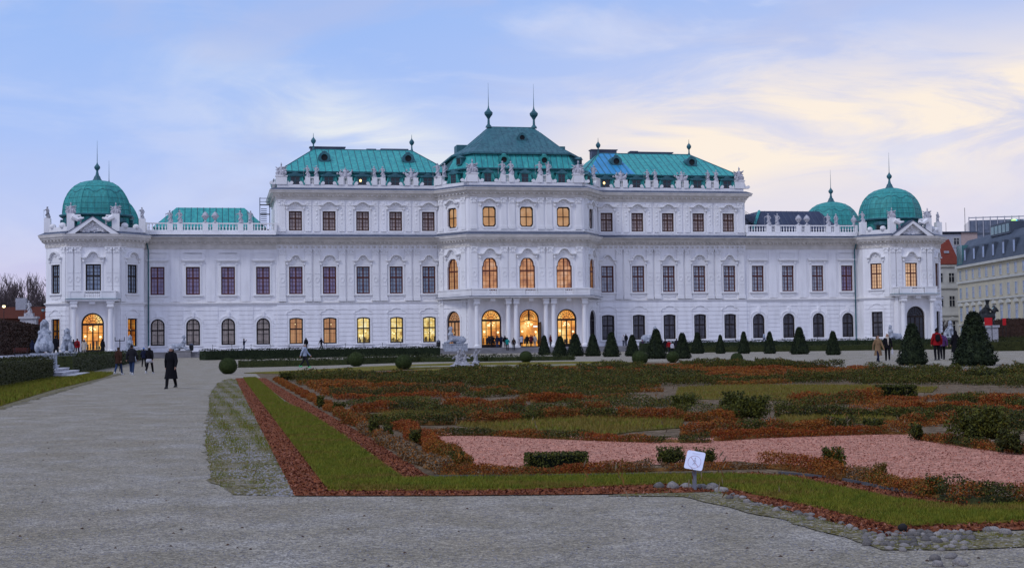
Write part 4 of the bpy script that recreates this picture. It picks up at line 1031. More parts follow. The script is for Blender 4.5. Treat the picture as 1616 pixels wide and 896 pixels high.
def gxy(p): return (p[0], p[1])
def from_uv(poly): return [gxy(P(u, v)) for u, v in poly]
def from_px(poly): return [gxy(ground_at(x, y)) for x, y in poly]
def sheet(name, poly, dz, m, kind='structure', skirt=0.0, cut=3.0, fn=gz):
    """a ground layer that follows the ground at height dz; skirt gives it a real edge."""
    bm = bmesh.new(); f = bm.faces.new([bm.verts.new((x, y, 0)) for x, y in poly])
    xs = [p[0] for p in poly]; ys = [p[1] for p in poly]
    bmesh.ops.triangulate(bm, faces=bm.faces[:])
    if cut:
        for a, lo, hi in ((0, min(xs), max(xs)), (1, min(ys), max(ys))):
            k = lo + cut
            while k < hi:
                co = [0, 0, 0]; no = [0, 0, 0]; co[a] = k; no[a] = 1
                bmesh.ops.bisect_plane(bm, geom=bm.verts[:] + bm.edges[:] + bm.faces[:], plane_co=co, plane_no=no); k += cut
    for v in bm.verts: v.co.z = fn(v.co.x, v.co.y) + dz
    if skirt:
        be = [e for e in bm.edges if len(e.link_faces) == 1]
        r = bmesh.ops.extrude_edge_only(bm, edges=be)
        for v in r['geom']:
            if isinstance(v, bmesh.types.BMVert): v.co.z -= skirt
    bmesh.ops.recalc_face_normals(bm, faces=bm.faces)
    for f in bm.faces:
        if abs(f.normal.z) > .5 and f.normal.z < 0: f.normal_flip()
    me = bpy.data.meshes.new(name); bm.to_mesh(me); bm.free(); me.materials.append(m)
    o = link(name, me)
    if kind: o['kind'] = kind
    return o
def ragged(poly, amp, step=.22):
    out = []; n = len(poly)
    for i in range(n):
        a, b = Vector(poly[i]), Vector(poly[(i + 1) % n]); d = b - a; k = max(1, int(d.length / step)); nn = Vector((-d.y, d.x)).normalized()
        for j in range(k): q = a + d * j / k + nn * (random.gauss(0, .35) + .8 * sin(i + j * .9) * random.random()) * amp; out.append((q.x, q.y))
    return out
# one ground sheet to the horizon
xs = sorted(set([-1500, -700, -400, -250, -160, -110] + list(range(-80, 81, 4)) + [110, 160, 250, 400, 700, 1500]))
ys = sorted(set([-200, -60, -20, 0] + list(range(4, 240, 4)) + [260, 300, 400, 600, 900, 1400, 2500]))
gm = MB(); gm.v = [(x, y, gz(x, y)) for y in ys for x in xs]; nx = len(xs)
gm.f = [(j * nx + i, j * nx + i + 1, (j + 1) * nx + i + 1, (j + 1) * nx + i) for j in range(len(ys) - 1) for i in range(nx - 1)]; gm.m = [0] * len(gm.f)
tag(gm.build('ground', M['gravel'], smooth=True), kind='structure')

# palace terrace, its steps, the raised walk on the left
t = MB(); t.slab([gxy(P(u, v)) for u, v in [(-76, 9), (-16, 9), (-15.5, 12), (15.5, 12), (22, 9), (76, 9), (76, -40), (-76, -40)]], .0, ZB); tag(t.build('terrace', M['terrace']), kind='structure')
PM = palace.matrix_basis.copy()
def stair(name, u0, u1, v0, n, ztop, zbot, label, run=.36, wrap=0.0):
    r = empty(name, PM @ T3((u0 + u1) / 2, -v0, 0)); tag(r, label, 'steps'); W = (u1 - u0) / 2; st = (ztop - zbot) / n
    mb = MB()
    for k in range(n):
        z1 = ztop - k * st - .02; mb.box(-W - wrap * k, W + wrap * k, -(k + 1) * run, -k * run if k else .0, zbot - .2, z1 - .05); mb.box(-W - wrap * k - .02, W + wrap * k + .02, -(k + 1) * run - .03, -k * run - .002, z1 - .048, z1)
    mb.build('treads', M['stonestep'], r); return r
stair('steps', -15.4, 15.4, 12, 6, ZB, .33, 'broad grey stone steps leading up to the three central doorways')
stair('steps', -54, -46, 9, 6, ZB, .33, 'grey steps at the far end of the gravel walk below the wing')
sheet('raised_walk', from_uv([(-54.2, 9.2), (-54.2, 113), (-55.8, 114), (-55.8, 125), (-54.3, 126), (-54.3, 190), (-140, 190), (-140, 9.2)]), 1.0, M['terrace'], skirt=1.3, cut=0, fn=lambda x, y: 0)
r = empty('garden_steps', PM @ T3(-55.8, -119.6, 0)); tag(r, 'pale stone garden steps descending between two sphinxes to the gravel walk', 'steps')
mb = MB(); n = 6
for k in range(n):
    z1 = 1.0 - (k) * .165; x1 = .62 * (k + 1) * .95; d = 4.0 + .22 * k
    mb.box(-.2, x1 - .05, -d, d, -.05, z1 - .06); mb.box(-.2, x1, -d - .04, d + .04, z1 - .058, z1)
mb.build('treads', M['statue'], r)

# beds, lawns, paths of the parterre
sheet('bed_soil', from_uv([(-42.0, 118), (-42.0, 172), (-41.8, 192.5), (-39.2, 193.0), (-38.15, 193.2), (-37.6, 193.1), (-37.05, 194.0), (-37.0, 196), (-36.7, 197.15), (-30, 197.2), (-11.5, 197), (-11.5, 150), (-13.5, 122), (-16, 116), (-30, 112)]), .006, M['soil'])
MUL = [(-43.3, 134.3), (-42.85, 134.3), (-42.85, 193.55), (-40.9, 194.15), (-39.1, 194.08), (-38.55, 194.75), (-38.35, 196.7), (-38.25, 198.35), (-37.1, 198.35), (-30, 198.6), (-30, 199.0), (-37.3, 198.85), (-38.3, 198.72), (-38.68, 198.9), (-38.72, 197.4), (-38.8, 195.1), (-39.8, 194.98), (-41.7, 194.52), (-43.3, 194.0)]
MUL2 = [(-42.3, 134.5), (-41.8, 135.9), (-41.58, 172), (-41.5, 184), (-41.55, 192.5), (-42.0, 192.5)]
MUL3 = [(-38.5, 193.15), (-37.55, 193.85), (-37.42, 196.3), (-37.1, 197.25), (-36.75, 197.2), (-37.0, 195.8), (-37.05, 194.0), (-37.6, 193.05)]
for q in (MUL, MUL2, MUL3): sheet('bark_mulch_strip', from_uv(q), .012, M['mulch'])
GRA = [(-42.9, 134.5), (-42.25, 134.5), (-42.25, 168), (-42.0, 176), (-41.93, 187), (-41.92, 192.6), (-39.2, 193.1), (-38.1, 193.38), (-37.5, 194.0), (-37.4, 196.4), (-37.1, 197.32), (-36.4, 197.27), (-30, 197.4), (-30, 198.6), (-37.1, 198.4), (-38.3, 198.4), (-38.4, 196.7), (-38.6, 194.8), (-39.1, 194.12), (-40.9, 194.2), (-42.9, 193.6)]
sheet('lawn', from_uv(GRA), .025, M['lawn'], skirt=.04)
VER = [(-44.2, 143), (-44.45, 160), (-44.4, 168), (-44.35, 184.8), (-44.2, 191.9), (-43.95, 193.6), (-43.3, 194.02), (-43.28, 136), (-43.7, 135)]
sheet('verge', ragged(from_uv(VER), .07), .008, M['moss'])
VER2 = [(1035, 773), (1150, 777), (1210, 798), (1300, 820), (1390, 846), (1470, 842), (1616, 838), (1680, 838), (1680, 862), (1500, 868), (1400, 868), (1330, 848), (1240, 822), (1150, 800), (1080, 784), (960, 783)]
sheet('verge', ragged(from_px(VER2), .06), .009, M['moss'])
PINK = [(-40.4, 183.3), (-40.55, 187.5), (-40.85, 190.7), (-40.2, 191.4), (-38.6, 191.6), (-37.2, 191.5), (-36.75, 193.2), (-36.5, 195.0), (-35.5, 195.7), (-31, 196), (-28, 192), (-33.0, 189.4), (-32.5, 187.1), (-33.9, 186.7), (-36.2, 186.9), (-39.0, 184.7)]
sheet('pink_chippings', from_uv(PINK), .014, M['pink'])
LAWNS = [[(720, 672), (820, 664), (900, 660), (1000, 659), (1080, 662), (1075, 676), (1000, 682), (960, 688), (870, 680), (800, 684)],
         [(1070, 612), (1180, 608), (1400, 609), (1390, 618), (1260, 633), (1065, 630)], [(560, 665), (600, 655), (640, 648), (700, 647), (770, 652), (690, 660), (650, 664)],
         [(1225, 660), (1400, 657), (1420, 668), (1240, 670)], [(1290, 610), (1480, 612), (1470, 620), (1400, 618)], [(575, 633), (640, 628), (680, 628), (672, 634), (610, 638)],
         [(385, 589), (560, 580), (700, 574), (960, 570.5), (1012, 573), (1000, 577), (830, 578.2), (690, 580.5), (560, 587), (470, 591)], [(650, 584), (760, 580.5), (1000, 577), (1010, 579), (800, 585), (660, 588)]]
for i, q in enumerate(LAWNS): sheet('lawn', from_px(q), .03 + .002 * i, M['olive'] if i not in (6, 7) else M['lawn'], skirt=.03)
sheet('lawn', from_uv([(-53.3, 108), (-51.0, 110), (-50.6, 125), (-50.75, 150), (-50.3, 172), (-50.5, 190), (-53.3, 190)]), .03, M['lawn'], skirt=.03)
sheet('verge', ragged(from_uv([(-51.1, 110), (-50.3, 112), (-50.2, 140), (-50.1, 168), (-49.9, 190), (-51.0, 190)]), .22), .008, M['moss'])
sheet('lawn', from_uv([(12, 130), (40, 130), (60, 90), (30, 90)]), .03, M['lawn'], skirt=.03)
sheet('path', from_px([(640, 578.5), (760, 577), (960, 574.5), (1010, 575.5), (960, 577), (760, 579.5), (650, 581)]), .02, M['path'])
def strip(name, uv, dz, w, h, m, label, cat):
    mb = MB(); pts = [P(u, v) for u, v in uv]
    for a, b in zip(pts, pts[1:]):
        d = (b - a).normalized(); n = Vector((-d.y, d.x, 0)) * w / 2; z = gz(a.x, a.y); z2 = gz(b.x, b.y)
        mb.add([a - n, b - n, b + n, a + n] and [(*(a - n)[:2], z - .02), (*(b - n)[:2], z2 - .02), (*(b + n)[:2], z2 - .02), (*(a + n)[:2], z - .02), (*(a - n)[:2], z + h), (*(b - n)[:2], z2 + h), (*(b + n)[:2], z2 + h), (*(a + n)[:2], z + h)],
               [(0, 3, 2, 1), (4, 5, 6, 7), (0, 1, 5, 4), (1, 2, 6, 5), (2, 3, 7, 6), (3, 0, 4, 7)])
    return tag(mb.build(name, m), label, cat)
strip('bed_edging', [(-41.5, 192.35), (-39.2, 192.92), (-38.15, 193.05)], 0, .035, .035, M['kerb'], 'dark low edging strip between the front grass band and the flower bed', 'edging')
strip('bed_edging', [(-37.35, 193.3), (-36.98, 194.2), (-36.93, 196.0), (-36.75, 196.9)], 0, .035, .035, M['kerb'], 'dark low edging strip bending beside the right-hand red mulch wedge', 'edging')
strip('basin_rim', [UV(ground_at(x, y)) for x, y in ((640, 580), (700, 579), (760, 578.3), (860, 577), (960, 575.5))], 0, .35, .07, M['statue'], 'long pale stone kerb of the basin below the white sculpture group', 'kerb')

# ---- stones and pebbles
def stone_mesh(seed):
    rg = random.Random(seed); bm = bmesh.new(); bmesh.ops.create_icosphere(bm, subdivisions=2, radius=1)
    ph = [rg.uniform(0, 6) for _ in range(6)]
    for v in bm.verts:
        c = v.co; k = 1 + .12 * sin(2.1 * c.x + ph[0]) + .10 * sin(2.7 * c.y + ph[1]) + .08 * sin(3.3 * c.z + ph[2]) + .05 * sin(5 * c.x + 4 * c.y + ph[3]); v.co = Vector((c.x * k, c.y * k * .75, c.z * k * .62))
    me = bpy.data.meshes.new('stone'); bm.to_mesh(me); bm.free(); me.materials.append(M['stone']); me.shade_smooth(); return me
_t = M['stone'].node_tree; _b = _t.nodes['Principled BSDF']; _s = _b.inputs['Base Color'].links[0].from_socket; _o = _t.nodes.new('ShaderNodeObjectInfo'); _r = _t.nodes.new('ShaderNodeMapRange'); _r.inputs[3].default_value = .4; _r.inputs[4].default_value = 1.15
_t.links.new(_o.outputs['Random'], _r.inputs[0]); _k = _t.nodes.new('ShaderNodeVectorMath'); _k.operation = 'SCALE'; _t.links.new(_s, _k.inputs[0]); _t.links.new(_r.outputs[0], _k.inputs['Scale']); _t.links.new(_k.outputs[0], _b.inputs['Base Color'])
SM = [stone_mesh(k) for k in range(7)]
def stones(pxs, rpx, label, group):
    for i, (x, y) in enumerate(pxs):
        p = ground_at(x, y); d = p.y; r = random.uniform(*rpx) * d / F_PX
        o = link('stone', SM[random.randrange(7)]); o.location = (p.x, p.y, gz(p.x, p.y) + r * .25); o.scale = (r, r, r); o.rotation_euler = (random.uniform(-.2, .2), random.uniform(-.2, .2), random.uniform(0, 6))
        tag(o, label, 'stone', group)
stones([(1041, 770), (1062, 771), (1083, 770), (1106, 772), (1124, 773), (1140, 777)], (9, 13), 'large pale fieldstone in the row at the foot of the white sign', 'fieldstones at the sign foot')
ln = []
for a, b, n in (((1148, 783), (1200, 797), 7), ((1200, 797), (1300, 822), 14), ((1300, 822), (1400, 842), 8)):
    ln += [(a[0] + (b[0] - a[0]) * k / n + random.uniform(-4, 4), a[1] + (b[1] - a[1]) * k / n + random.uniform(-4, 5)) for k in range(n)]
stones(ln, (4, 8), 'grey edging stone in the line along the slanting red mulch', 'edging stones along the slanting mulch strip')
cl = []
while len(cl) < 72:
    x = random.uniform(1362, 1535); y = 842 + (x - 1362) * -.01 + abs(random.gauss(0, 11))
    if all((x - a) ** 2 + ((y - b) * 2.2) ** 2 > 70 for a, b in cl) and y < 872: cl.append((x, y))
stones(cl, (5.5, 9.5), 'rounded grey cobble in the stone patch at the mulch corner', 'cobbles at the mulch corner')
stones([(1570, 838), (1585, 843), (1560, 838), (1475, 884), (1480, 893), (1500, 880), (1512, 889), (1520, 892)], (9, 14), 'big grey stone lying right of the cobble patch', 'loose stones right of the cobbles')
o = link('stone', SM[2]); p = ground_at(1424, 842); o.location = (p.x, p.y, .05); o.scale = (.042, .042, .07); mdk = mat('black_stone', (.02, .018, .018), .8, .2); o.data = SM[2].copy(); o.data.materials[0] = mdk; tag(o, 'single black stone at the corner of the red mulch', 'stone')

def inpoly(p, poly):
    x, y = p; c = False; j = len(poly) - 1
    for i in range(len(poly)):
        a, b = poly[i], poly[j]
        if (a[1] > y) != (b[1] > y) and x < (b[0] - a[0]) * (y - a[1]) / (b[1] - a[1]) + a[0]: c = not c
        j = i
    return c
def scatter(poly, dens, mind=1e-9):
    """random points in a plan polygon (x,y); dens(x,y) per m2."""
    poly = [tuple(p) for p in poly]; xs_ = [p[0] for p in poly]; ys_ = [p[1] for p in poly]; out = []
    x0, x1, y0, y1 = min(xs_), max(xs_), min(ys_), max(ys_); st = 1.0
    y = y0
    while y < y1:
        x = x0
        while x < x1:
            k = dens(x + .5, y + .5); n = int(k) + (random.random() < k - int(k))
            for _ in range(n):
                q = (x + random.random(), y + random.random())
                if inpoly(q, poly): out.append(q)
            x += st
        y += st
    return out
def pebbles(name, pts, rmin, rmax, m):
    """tiny stones, four-sided tops: one object."""
    n = len(pts); pts = np.array(pts); r = RNG.uniform(rmin, rmax, n) ; z = np.array([gz(x, y) for x, y in pts]); a = RNG.uniform(0, 6.28, n)
    V = []; 
    for k in range(5): 
        q = a + k * 2 * pi / 5; rr = r * RNG.uniform(.75, 1.2, n); V.append(np.stack([pts[:, 0] + rr * np.cos(q), pts[:, 1] + rr * np.sin(q), z + .002], 1))
    V.append(np.stack([pts[:, 0], pts[:, 1], z + r * .75], 1)); V = np.stack(V, 1).reshape(-1, 3)
    F = [(6 * i + k, 6 * i + (k + 1) % 5, 6 * i + 5) for i in range(n) for k in range(5)]
    mb = MB(); mb.v = V.tolist(); mb.f = F; mb.m = [0] * len(F); o = mb.build(name, m); tag(o, kind='stuff'); return o
fall = lambda k, p=1.6: (lambda x, y: k * (15 / max(8, y)) ** p)
pebbles('gravel', scatter([(-9, 8), (9, 8), (9, 17), (-2, 18), (-9, 60), (-22, 60), (-14, 20)], fall(230)), .003, .011, M['pebble'])
pebbles('verge_gravel', [q for q in scatter(from_uv(VER), fall(520, 1.2)) if sin(q[0] * 5 + q[1] * 1.3) + sin(q[1] * 2.1) + random.gauss(0, .7) > 0], .008, .032, M['pebble'])
pebbles('verge_gravel', scatter(from_px(VER2), fall(220, 1.2)), .006, .022, M['pebble'])
pebbles('wind_blown_leaves', scatter([(-9, 8), (9, 8), (9, 15), (-2, 17), (-8, 45), (-16, 45)], fall(1.6, 1.2)), .007, .020, mat('dark_fallen_leaf', (.05, .035, .03), .9, .05, var=(.10, .06, .04)))

# ---- grass blades, mulch chips
def blades(name, pts, h, mats, dz=.03):
    pts = np.array(pts); n = len(pts); z = np.array([gz(x, y) for x, y in pts]) + dz; hh = RNG.uniform(.5, 1.2, n) * h * np.clip(pts[:, 1] / 16, .9, 1.7)
    b = np.stack([pts[:, 0], pts[:, 1], z], 1); a = RNG.uniform(0, 6.28, n); wd = hh * .12
    e = np.stack([np.cos(a), np.sin(a), 0 * a], 1) * wd[:, None]; tip = b + np.stack([RNG.normal(0, .35, n) * hh, RNG.normal(0, .35, n) * hh, hh], 1)
    V = np.stack([b - e, b + e, tip], 1).reshape(-1, 3); me = bpy.data.meshes.new(name); me.vertices.add(3 * n); me.vertices.foreach_set('co', V.ravel()); me.loops.add(3 * n); me.loops.foreach_set('vertex_index', np.arange(3 * n, dtype=np.int32)); me.polygons.add(n); me.polygons.foreach_set('loop_start', np.arange(0, 3 * n, 3, dtype=np.int32))
    for m in mats: me.materials.append(m)
    nz = np.sin(pts[:, 0] * 3.1 + np.sin(pts[:, 1] * 2.3) * 2) + np.sin(pts[:, 1] * 4.7) + RNG.normal(0, .8, n)
    me.polygons.foreach_set('material_index', (nz > 1.1).astype(np.int32)); me.update(calc_edges=True); o = link(name, me); tag(o, kind='stuff'); return o
blades('grass', scatter(from_uv(GRA), fall(5200, 1.5)), .040, [M['blade'], M['blade_dry']])
lp = []
for q in LAWNS[:6]: lp += scatter(from_px(q), fall(1100, 1.4))
blades('grass', lp, .05, [M['blade_dry'], M['blade']], .02)
tuft = lambda L: [q for q in L if sin(q[0] * 13 + q[1] * 3.1) + sin(q[0] * 8.3 - q[1] * 6.7) + .8 * sin(q[1] * 1.1) + random.gauss(0, .6) > .35]
blades('grass', tuft(scatter(from_uv(VER), lambda x, y: 1300 * (15 / y) ** 1.2) + scatter(from_px(VER2), lambda x, y: 1200)), .034, [M['blade'], M['blade_dry']], .0)
blades('grass', scatter(from_uv([(-53.3, 108), (-51.0, 110), (-50.6, 125), (-50.75, 150), (-50.3, 172), (-53.3, 172)]), fall(900, 1.2)), .09, [M['blade'], M['blade_dry']])
cp = []
for q in (MUL, MUL2, MUL3): cp += scatter(from_uv(q), fall(520, 1.4))
cz = np.array([(x, y, gz(x, y) + .020) for x, y in cp]); ci = RNG.choice(3, len(cp), p=[.55, .3, .15])
me = cardmesh('bark_chips', cz, RNG.uniform(.02, .055, len(cp)), [M['mulch'], mat('dark_bark_chip', (.085, .025, .018), .95, .05), mat('light_bark_chip', (.30, .13, .085), .95, .05)], ci, 0, .5)
tag(link('bark_chips', me), kind='stuff')
pp = scatter(from_uv(PINK), fall(330, 1.3)); pz = np.array([(x, y, gz(x, y) + .018) for x, y in pp])
me = cardmesh('brick_chips', pz, RNG.uniform(.015, .035, len(pp)), [M['pink'], mat('dark_brick_chip', (.30, .11, .08), .95, .05), mat('pale_brick_chip', (.55, .29, .22), .95, .05)], RNG.choice(3, len(pp), p=[.5, .3, .2]), 0, .7); tag(link('brick_chips', me), kind='stuff')

# ---- clipped hedges, cones, balls
def hedge(name, uv, wd, h, z0, m, label, leaf=.11, dens=70, cat='hedge', rough=.06):
    pts = [P(u, v) for u, v in uv]; core = MB(); L = []
    for a, b in zip(pts, pts[1:]):
        d = (b - a); ln_ = d.length; d.normalize(); n = Vector((-d.y, d.x, 0)); za = z0 if z0 is not None else gz(a.x, a.y)
        q = [a - n * (wd / 2 - .08), b - n * (wd / 2 - .08), b + n * (wd / 2 - .08), a + n * (wd / 2 - .08)]
        core.add([(p.x, p.y, za - .05) for p in q] + [(p.x, p.y, za + h - .08) for p in q], [(0, 3, 2, 1), (4, 5, 6, 7), (0, 1, 5, 4), (1, 2, 6, 5), (2, 3, 7, 6), (3, 0, 4, 7)])
        k = int(ln_ * (wd + 2 * h) * dens)
        for _ in range(k):
            t = random.random() * ln_; f = random.random() * (wd + 2 * h)
            if f < h: o_, z = -wd / 2, f
            elif f < h + wd: o_, z = -wd / 2 + (f - h), h
            else: o_, z = wd / 2, f - h - wd
            p = a + d * t + n * o_; wob = .05 * sin(t * 1.7) + .04 * sin(t * 4.1)
            L.append((p.x + random.gauss(0, rough), p.y + random.gauss(0, rough), za + max(.02, z + random.gauss(0, rough) + (wob if f > h * .8 else 0))))
        for e, s_ in ((a, -1), (b, 1)):
            for _ in range(int(wd * h * dens)): p = e + d * s_ * .0 + n * random.uniform(-wd / 2, wd / 2); L.append((p.x + random.gauss(0, rough), p.y + random.gauss(0, rough), za + random.random() * h))
    cm = core.mesh('c', []); ms = [m, M['yew_core']]
    cd = cardmesh('l', L, RNG.uniform(.6, 1.3, len(L)) * leaf, ms, RNG.choice(2, len(L), p=[.85, .15]))
    return tag(link(name, joined(name, cm, cd)), label, cat)
hedge('hedge', [(-54.0, 168), (-54.0, 124.7)], 1.4, 1.2, 0, M['hedge'], 'dark clipped hedge on the grass before the two sphinxes', .075, 130, rough=.05)
hedge('hedge', [(-54.0, 113.8), (-54.0, 60), (-54.0, 14)], 1.4, 1.3, 0, M['hedge_olive'], 'long clipped hedge running from the garden steps towards the domed pavilion', .10, 45)
hedge('hedge', [(-46.0, 42.0), (-31, 34), (-16.6, 27.0)], 1.6, 1.08, .28, M['yew'], 'long nearly black hedge below the brightly lit windows', .14, 60)
hedge('hedge', [(-42.3, 92.5), (-33.9, 95.5), (-26.3, 91.5)], 2.2, .62, None, M['hedge_olive'], 'low olive hedge behind the three boxwood balls at the gravel walk', .12, 60)
hedge('hedge', [UV(ground_at(x_, y_)) for x_, y_ in ((655, 571), (770, 570), (905, 568))], 1.8, .52, .18, M['hedge_olive'], 'low olive hedge in front of the central steps', .12, 60)
hedge('hedge', [(8, 36), (54, 36)], 1.6, 1.25, .33, M['yew'], 'long nearly black hedge below the unlit ground floor windows', .14, 50)
hedge('hedge', [(9, 48), (30, 52), (54, 56)], 2.2, .7, .32, M['hedge_olive'], 'low olive hedge in front of the dark hedge behind the cone yews', .14, 40)
hedge('hedge', [(40, 93), (62, 93)], 1.6, .8, .3, M['hedge'], 'low dark hedge below the unlit domed pavilion', .13, 60)
hedge('hedge', [(24, 108), (44, 108)], 1.6, .75, .3, M['hedge_olive'], 'olive hedge right of the largest cone yew', .12, 60)
hedge('hedge', [(56, 36), (88, 36)], 1.6, 1.3, .33, M['hedge'], 'dark hedge across the foot of the unlit domed pavilion', .14, 50)

def cone_mesh(seed, n=5200):
    """unit cone yew: height 1, base radius .37, rounded foot and blunt tip."""
    rg = np.random.default_rng(seed); t = rg.random(n) ** 1.25
    def rad(t):
        b = .37 * (1 - .76 * np.clip((t - .08) / .92, 0, 1) ** .92); b = np.where(t < .10, .29 + .08 * t / .10, b); return np.where(t > .90, b * np.sqrt(np.clip(1 - ((t - .90) / .11) ** 2, 0.02, 1)), b)
    a = rg.uniform(0, 2 * pi, n); r = rad(t) * (1 + rg.normal(0, .075, n)) * (1 + .06 * np.sin(a * 3 + seed) + .05 * np.sin(a * 7 + t * 19 + seed)); 
    pts = np.stack([r * np.cos(a), r * np.sin(a), .01 + t * .98 + rg.normal(0, .012, n)], 1)
    core = MB(); core.lathe([(float(rad(np.array(z))) * .90, z) for z in (.02, .08, .2, .4, .6, .8, .92)] + [(.02, .97)], 14)
    cm = core.mesh('c', []); cd = cardmesh('l', pts, rg.uniform(.025, .06, n), [M['yew'], M['yew_core']], rg.choice(2, n, p=[.8, .2]), .35, .5, rg)
    return joined('crown', cm, cd)
CM = [cone_mesh(k) for k in range(4)]
tr = MB(); tr.lathe([(.10, -.05), (.07, .06)], 8); TRM = tr.mesh('trunk', mat('yew_bark', (.05, .035, .025), .9, .1))
CONES = [(859, 560, 529, 10, 'smallest cone yew just right of the open central door'), (884, 562, 530, 13, 'cone yew at the foot of the column pair right of the open door'), (908, 562, 526, 14, 'cone yew in front of the right-hand lit arched door'), (936, 562, 527, 13, 'cone yew before the dark arched door of the canted side'), (965, 563, 524, 14, 'cone yew covering the first unlit ground floor window right of the centre'), (998, 562, 528, 12, 'slim cone yew between two people and the person in purple'),
         (1036, 566, 519, 17, 'broad cone yew beside the person in the purple coat'), (1077, 566, 525, 14, 'cone yew right of the group with the red jacket'), (1101, 558, 524, 11, 'cone yew below the fourth unlit window right of the centre'), (1137, 558, 528, 8, 'narrowest cone yew, standing alone before the wall between two windows'), (1174, 558, 523, 10, 'cone yew at the seam where the tall block meets the right wing'), (1215, 558, 523, 10, 'cone yew next to the walker in the pale blue shirt'),
         (1262, 559, 516, 15, 'tall cone yew in front of the right wing between arched windows'), (1315, 560, 522, 12, 'cone yew nearest the left side of the unlit domed pavilion'), (1440, 576, 510, 24, 'large shaggy cone yew before the unlit arched portal'), (1538, 577, 492, 35, 'largest cone yew, widest and darkest, right of the red jacketed group')]
for i, (x, yb, yt, hw, lab) in enumerate(CONES):
    p = ground_at(x, yb); h = (yb - yt) * p.y / F_PX; wdt = hw * p.y / F_PX / .39
    r = empty('cone_yew', Matrix.Translation(p) @ Matrix.Rotation(i * 1.3, 4, 'Z')); tag(r, lab, 'topiary', 'cone yews along the garden paths')
    c = link('crown', CM[i % 4], r); c.scale = (wdt, wdt, h); k = link('trunk', TRM, r); k.scale = (wdt, wdt, h)
def ball_mesh(seed, n=4200):
    rg = np.random.default_rng(seed); d = rg.normal(size=(n, 3)); d /= np.linalg.norm(d, axis=1)[:, None]; pts = d * (1 + rg.normal(0, .022, n))[:, None]; pts[:, 2] = pts[:, 2] * .93 + .90
    core = MB(); core.ell((0, 0, .9), (.95, .95, .88), 18, 12); cm = core.mesh('c', []); cd = cardmesh('l', pts, rg.uniform(.05, .11, n), [M['box'], M['hedge']], rg.choice(2, n, p=[.8, .2]), 0, .6, rg); return joined('ball', cm, cd)
BM = [ball_mesh(k) for k in range(2)]
for i, (x, yb, rr, lab) in enumerate([(360, 590, 14, 'boxwood ball at the corner of the gravel walk'), (562, 578, 12.5, 'boxwood ball right of the walker in the pale jacket'), (637, 583, 13, 'boxwood ball nearest the white sculpture group on its left'), (830, 572, 10, 'boxwood ball right of the white sculpture group'), (1010, 576, 12.5, 'boxwood ball below the person in purple'), (1062, 572, 10, 'boxwood ball at the pale path right of the broad cone yew'), (1163, 574, 9.5, 'boxwood ball standing alone on the right-hand gravel edge')]):
    p = ground_at(x, yb); s = rr * p.y / F_PX; o = link('boxwood_ball', BM[i % 2]); o.location = p; o.scale = (s, s, s); o.rotation_euler = (0, 0, i); tag(o, lab, 'topiary', 'boxwood balls')

# ---- shrubs that stand out of the beds
def shrub(x, yb, w_, h_, mats, p_, label, leaf=.05, n=1500, spiky=.3, name='shrub', box=False):
    p = ground_at(x, yb); k = p.y / F_PX; W, H = w_ * k / 2, h_ * k; rg = np.random.default_rng(int(x * 7 + yb)); pts = []
    if box:
        q = rg.uniform(-1, 1, (n, 3)); ax = rg.integers(0, 3, n); q[np.arange(n), ax] = np.sign(q[np.arange(n), ax]) * rg.uniform(.75, 1.05, n); pts = q * np.array([W, W * .5, H * .47]) + np.array([0, 0, H * .5])
    else:
        nb = 9; cs = np.stack([rg.uniform(-.6, .6, nb) * W, rg.uniform(-.5, .5, nb) * W, rg.uniform(.35, .7, nb) * H], 1); rs = rg.uniform(.28, .48, nb)
        for c, r_ in zip(cs, rs):
            d = rg.normal(size=(n // nb, 3)); d /= np.linalg.norm(d, axis=1)[:, None]; d *= (rg.random(n // nb) ** .4)[:, None]; pts.append(c + d * r_ * np.array([W * 1.1, W * 1.1, H * .85]))
        pts = np.concatenate(pts); m = int(n * spiky); tt = rg.random(m); a = rg.uniform(0, 6.28, m); k2 = rg.integers(0, 14, m); an = k2 * .449
        pts = np.concatenate([pts, np.stack([np.cos(an * 5) * W * (.2 + .55 * tt), np.sin(an * 5) * W * .7 * tt, H * (.35 + .68 * tt)], 1) + rg.normal(0, .012, (m, 3))])
    pts[:, 2] = np.clip(pts[:, 2], .01, None)
    cd = cardmesh(name, pts, rg.uniform(.7, 1.3, len(pts)) * leaf, mats, rg.choice(len(mats), len(pts), p=p_), .25, .55, rg)
    core = MB()
    if box: core.box(-W * .86, W * .86, -W * .40, W * .40, .01, H * .84)
    else:
        for c in cs[:5]: core.ell((c[0] * .8, c[1] * .8, c[2] * .9), (W * .24, W * .24, H * .2), 7, 5)
    cm = core.mesh('c', []); me = joined(name, cm, cd); nf = len(core.f); mi_ = np.zeros(len(me.polygons), np.int32); me.polygons.foreach_get('material_index', mi_); mi_[:nf] = len(me.materials); me.polygons.foreach_set('material_index', mi_); me.materials.append(M['yew_core'])
    o = link(name, me); o.location = (p.x, p.y, gz(p.x, p.y))
    return tag(o, label, 'shrub')
g, dk, rd, og, bn = M['green'], M['hedge'], M['red'], M['orange'], M['brown']
shrub(1190, 670, 66, 44, [g, dk], [.7, .3], 'largest round green shrub in the middle of the beds', .055, 4200)
shrub(1158, 652, 46, 34, [g, dk], [.6, .4], 'green shrub touching the largest round shrub on its far side', .055, 2200)
shrub(1078, 652, 50, 27, [g, dk], [.7, .3], 'rounded green shrub below the big olive lawn', .06, 2200)
shrub(878, 745, 96, 32, [g, dk], [.55, .45], 'oblong clipped green shrub alone on the pink gravel edge', .032, 3600, box=True, name='clipped_shrub')
shrub(1057, 740, 54, 34, [g, dk], [.6, .4], 'dark bushy shrub just left of the white sign', .030, 2200)
shrub(1112, 737, 40, 29, [g, dk], [.6, .4], 'dark bushy shrub half hidden behind the white sign', .030, 1600)
